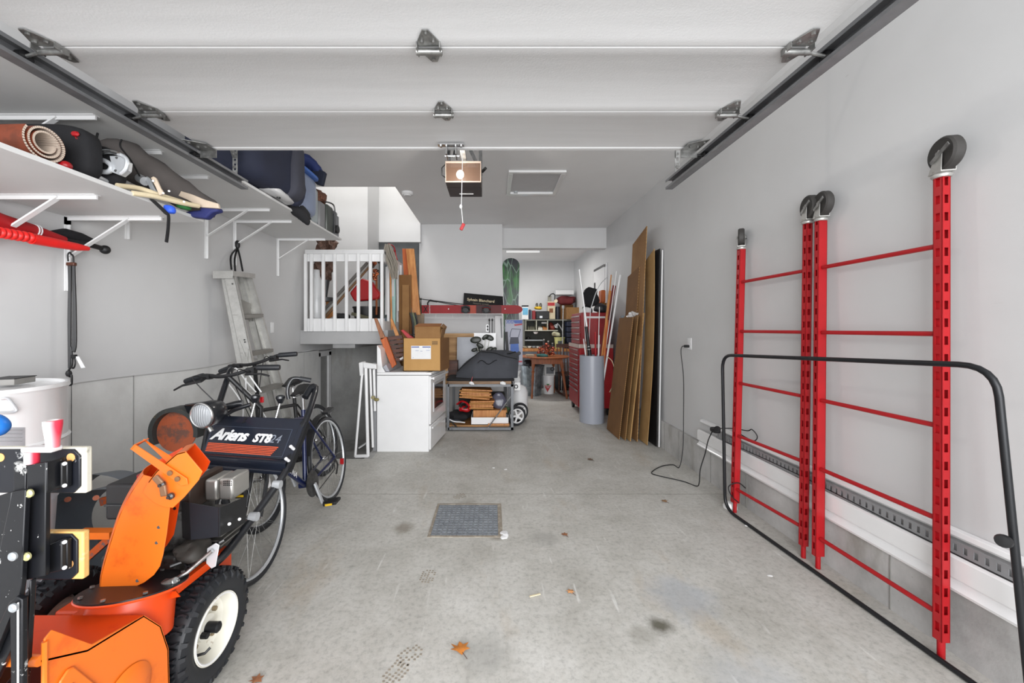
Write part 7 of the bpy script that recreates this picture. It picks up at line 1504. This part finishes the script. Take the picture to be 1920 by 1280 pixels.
mb = MB(); mb.blob((-1.66, 3.28, z2 + .15), (.07, .06, .15), .8, nz=.04); tag(O(mb, 'dark_blue_cloth', M['navy']), 'dark blue folded cloth between the suitcase and the tote', 'cloth')
mb = MB(); mb.blob((-1.70, 3.10, z2 + .035), (.07, .2, .03), .7, nz=.04, ns=14); tag(O(mb, 'clear_bag', mat_glass((.88, .88, .88), .1, .55)), 'clear crumpled plastic bag under the navy suitcase', 'plastic bag')
gl_ = T('black_glove', 'black glove hanging limp over the edge of the upper shelf', 'glove', (-1.7, 3.6, z2))
mb = MB(); mb.tube(smooth([Q(546, 375, 3.35), Q(553, 392, 3.38), Q(566, 402, 3.42), Q(576, 415, 3.44), Q(581, 418, 3.45)]), [.045] * 6 + [.05] * 6 + [.045, .04, .036, .03, .03, .028, .024, .02, .015], 12); mb.tube(smooth([Q(560, 385, 3.40), Q(572, 398, 3.44), Q(580, 412, 3.46)]), [.03] * 8 + [.02] * 3, 10); O(mb, 'glove_body', M['blackf'], gl_)
tb2 = T('blue_tent_bag', 'dark blue bag leaning over the back of the tote', 'bag', (-1.9, 3.9, z2 + .4))
mb = MB(); mb.tube(smooth([Q(556, 300, 3.7), Q(575, 303, 3.75), Q(592, 318, 3.8), Q(603, 332, 3.82)]), [.10, .11, .11, .1, .1, .1, .09, .09, .09, .08, .08, .08, .07, .07, .07, .06], 14, sq=.6); O(mb, 'bag_body', mat('#1c2a5a', .8), tb2)
mb = MB(); mb.prism(pxy([(588, 312), (610, 322), (604, 347), (592, 344), (580, 330)], 3.75), (0, .05, 0)); O(mb, 'bag_flap', mat('#141a2c', .8), tb2, bev=.01)
wbx = T('clear_container', 'pale clear plastic container behind the tote on the upper shelf', 'container', (-1.8, 3.8, z2))
mb = MB(); mb.bb(-1.95, -1.73, 3.72, 3.90, z2, z2 + .36); O(mb, 'container_body', mat_glass('#a9b2b4', .15, .85), wbx, bev=.03)
gb = T('grey_bin', 'grey plastic bin near the far end of the upper shelf', 'bin', (-1.8, 4.05, z2))
mb = MB(); mb.bb(-2.0, -1.735, 3.93, 4.07, z2, z2 + .27); O(mb, 'bin_body', mat('#7c7c7e', .4), gb, bev=.02)
gc = T('grey_case', 'dark grey hard case with a metal frame near the far end of the upper shelf', 'case', (-1.8, 4.18, z2))
mb = MB(); mb.bb(-2.0, -1.73, 4.10, 4.26, z2, z2 + .29); O(mb, 'case_body', mat('#4c504c', .4, .2), gc, bev=.02)
mb = MB(); mb.tube(smooth([(-1.722, 4.26, z2 + .02), (-1.722, 4.27, z2 + .15), (-1.722, 4.26, z2 + .30), (-1.75, 4.2, z2 + .33), (-1.85, 4.15, z2 + .33)]), .008, 8); O(mb, 'wire_frame', M['steeld'], gc)
mb = MB(); mb.cyl((-1.725, 4.31, z2 + .07), (-1.70, 4.31, z2 + .07), .045, n=20); O(mb, 'black_wheel', M['black'], gc)
mb = MB(); mb.blob((-1.85, 4.12, z2 + .38), (.09, .10, .07), .8, nz=.05, ns=14); tag(O(mb, 'brown_wreath', mat('#6a4434', .8, var=.7, scale=50, dirt='#c0a28a', da=.6)), 'brown patterned bundle on top of the grey case', 'bundle')
mb = MB(); mb.bb(-1.95, -1.74, 4.30, 4.43, z2, z2 + .24); mb.blob((-1.84, 4.36, z2 + .26), (.10, .07, .03), .6); tag(O(mb, 'last_tote', mat('#6e7073', .4), bev=.0), 'small grey tote at the very end of the upper shelf', 'tote')

# ================================================================== FLOOR DRAIN, LEAVES, BITS
fd = T('floor_drain_cover', 'square steel drain grate set in the concrete floor', 'drain grate', (-.2, 2.85, 0))
c0 = [G(800, 1006), G(937, 1006), G(941, 944), G(818, 944)]
c0 = [V((-.44, 2.62, 0)), V((.085, 2.62, 0)), V((.085, 3.13, 0)), V((-.44, 3.13, 0))]
x0, x1, y0, y1 = -.435, .075, 2.625, 3.125
mb = MB()
for a in ((x0, x1, y0, y0 + .018), (x0, x1, y1 - .018, y1), (x0, x0 + .018, y0 + .0182, y1 - .0182), (x1 - .03, x1, y0 + .0182, y1 - .0182)): mb.bb(*a, 0, .004)
O(mb, 'rust_frame', mat_rust('#8a8174', '#a39a8c', .5, .7, sc=14), fd)
t = NT('mottled_plate'); t.rm(.5, .3); t.col(t.mix(.5, t.ramp(t.noise(9, 6, .7), [(.35, '#6a7078'), (.6, '#979ca1')]), t.ramp(t.noise(70, 4, .7), [(.4, '#565c64'), (.6, '#a0a5aa')])))
mb = MB(); mb.bb(x0 + .018, x1 - .03, y0 + .018, y1 - .018, 0, .0012); pl_ = O(mb, 'plate', t.m, fd)
t2 = mat('#82888e', .5, .3, var=.3, scale=20, dirt='#4e5358', da=.55)
nx, ny = 13, 13; w_ = (x1 - x0 - .048) / nx; h_ = (y1 - y0 - .036) / ny
mb = MB()
for i in range(nx):
    for j in range(ny): mb.bb(x0 + .018 + i * w_ + .006, x0 + .018 + (i + 1) * w_ - .006, y0 + .018 + j * h_ + .010, y0 + .018 + (j + 1) * h_ - .010, .001, .0032)
O(mb, 'raised_studs', t2, fd, kind='stuff')
mb = MB(); mb.blob(G(945, 1003), (.03, .05, .008), .9, nz=.02, ns=30); tag(O(mb, 'white_powder', M['paper'], kind='stuff'), 'small spill of white powder at the corner of the drain grate', 'powder')
def leaf(px, py, s_, c1, label, curl=.3, yaw=0):
    c = G(px, py); t = T('dry_leaf', label, 'leaf', c, 'dry leaves on the garage floor'); o = []
    lob = [(0, -1), (.35, -.55), (.9, -.6), (.6, -.1), (1, .35), (.45, .35), (.2, 1), (-.15, .4), (-.75, .7), (-.5, .05), (-1, -.2), (-.4, -.4)]
    ca, sa = math.cos(yaw), math.sin(yaw); vs = [c + V((0, 0, .008))] + [c + V(((x * ca - y * sa) * s_, (x * sa + y * ca) * s_ * .8, .004 + curl * s_ * abs(x))) for x, y in lob]
    mb = MB(); mb.add(vs, [(0, i + 1, (i + 1) % 12 + 1) for i in range(12)]); O(mb, 'blade', mat(c1, .7, var=.3, scale=30), t)
    mb = MB(); mb.tube([c + V((.3 * s_, -.5 * s_, .006)), c + V((.8 * s_, -1.2 * s_, .004))], .0012, 5); O(mb, 'stem', M['dkwood'], t)
leaf(862, 1217, .045, '#b5702c', 'orange brown dry leaf with a stem, the largest on the floor', .25, .3)
leaf(1058, 1003, .028, '#8a5a3c', 'small brown leaf right of the drain grate', .2, 1)
leaf(1107, 862, .04, '#6e5540', 'brown leaf fragment far back in the middle of the floor', .2, 2)
leaf(1245, 940, .03, '#8a6a4a', 'small tan leaf near the right foundation below the cord', .2, .5)
leaf(1070, 1110, .025, '#c08a5a', 'pale orange leaf scrap in the lower middle of the floor', .1, 2.5)
leaf(480, 1276, .03, '#8a5a3c', 'brown leaf scrap at the bottom edge beside the snowblower tire', .2, 1.2)
mb = MB(); mb.bar(G(993, 1119) + V((0, 0, .003)), G(1013, 1114) + V((0, 0, .003)), .008, .004); tag(O(mb, 'wood_chip', M['cream']), 'small pale splinter lying on the floor', 'splinter')
for i, (px, py) in enumerate(((925, 877), (948, 880), (1443, 1079), (1400, 985))): mb = MB(); mb.blob(G(px, py), (.015, .01, .004), .8, nz=.01, ns=60, seg=10, seed=i); tag(O(mb, 'paper_scrap', M['paper']), ('left one of two tiny white scraps far back on the floor', 'right one of two tiny white scraps far back on the floor', 'tiny white scrap near the black tube frame', 'tiny pale scrap behind the black tube frame')[i], 'scrap')
# muddy boot prints as thin dried mud
mud = mat('#8e867a', .9)
def print_(px, py, yaw, label):
    c = G(px, py); mb = MB(); ca, sa = math.cos(yaw), math.sin(yaw)
    for i in range(5):
        for j in range(7):
            x, y = (i - 2) * .017, (j - 3) * .017
            if (abs(i - 2) == 2 and j in (0, 6)) or RN.random() < .15: continue
            p = c + V((x * ca - y * sa, x * sa + y * ca, 0)); mb.bb(p.x - .005, p.x + .005, p.y - .005, p.y + .005, 0, .0012)
    tag(O(mb, 'boot_print', mud, kind='stuff'), label, 'boot print')
print_(768, 1228, -.7, 'muddy waffle boot print at the bottom centre'); print_(742, 1262, -.5, 'heel part of the muddy print at the bottom edge'); print_(862, 930, -.8, 'boot print just beyond the drain grate'); print_(802, 1080, -.1, 'faint boot print left of the middle of the floor')
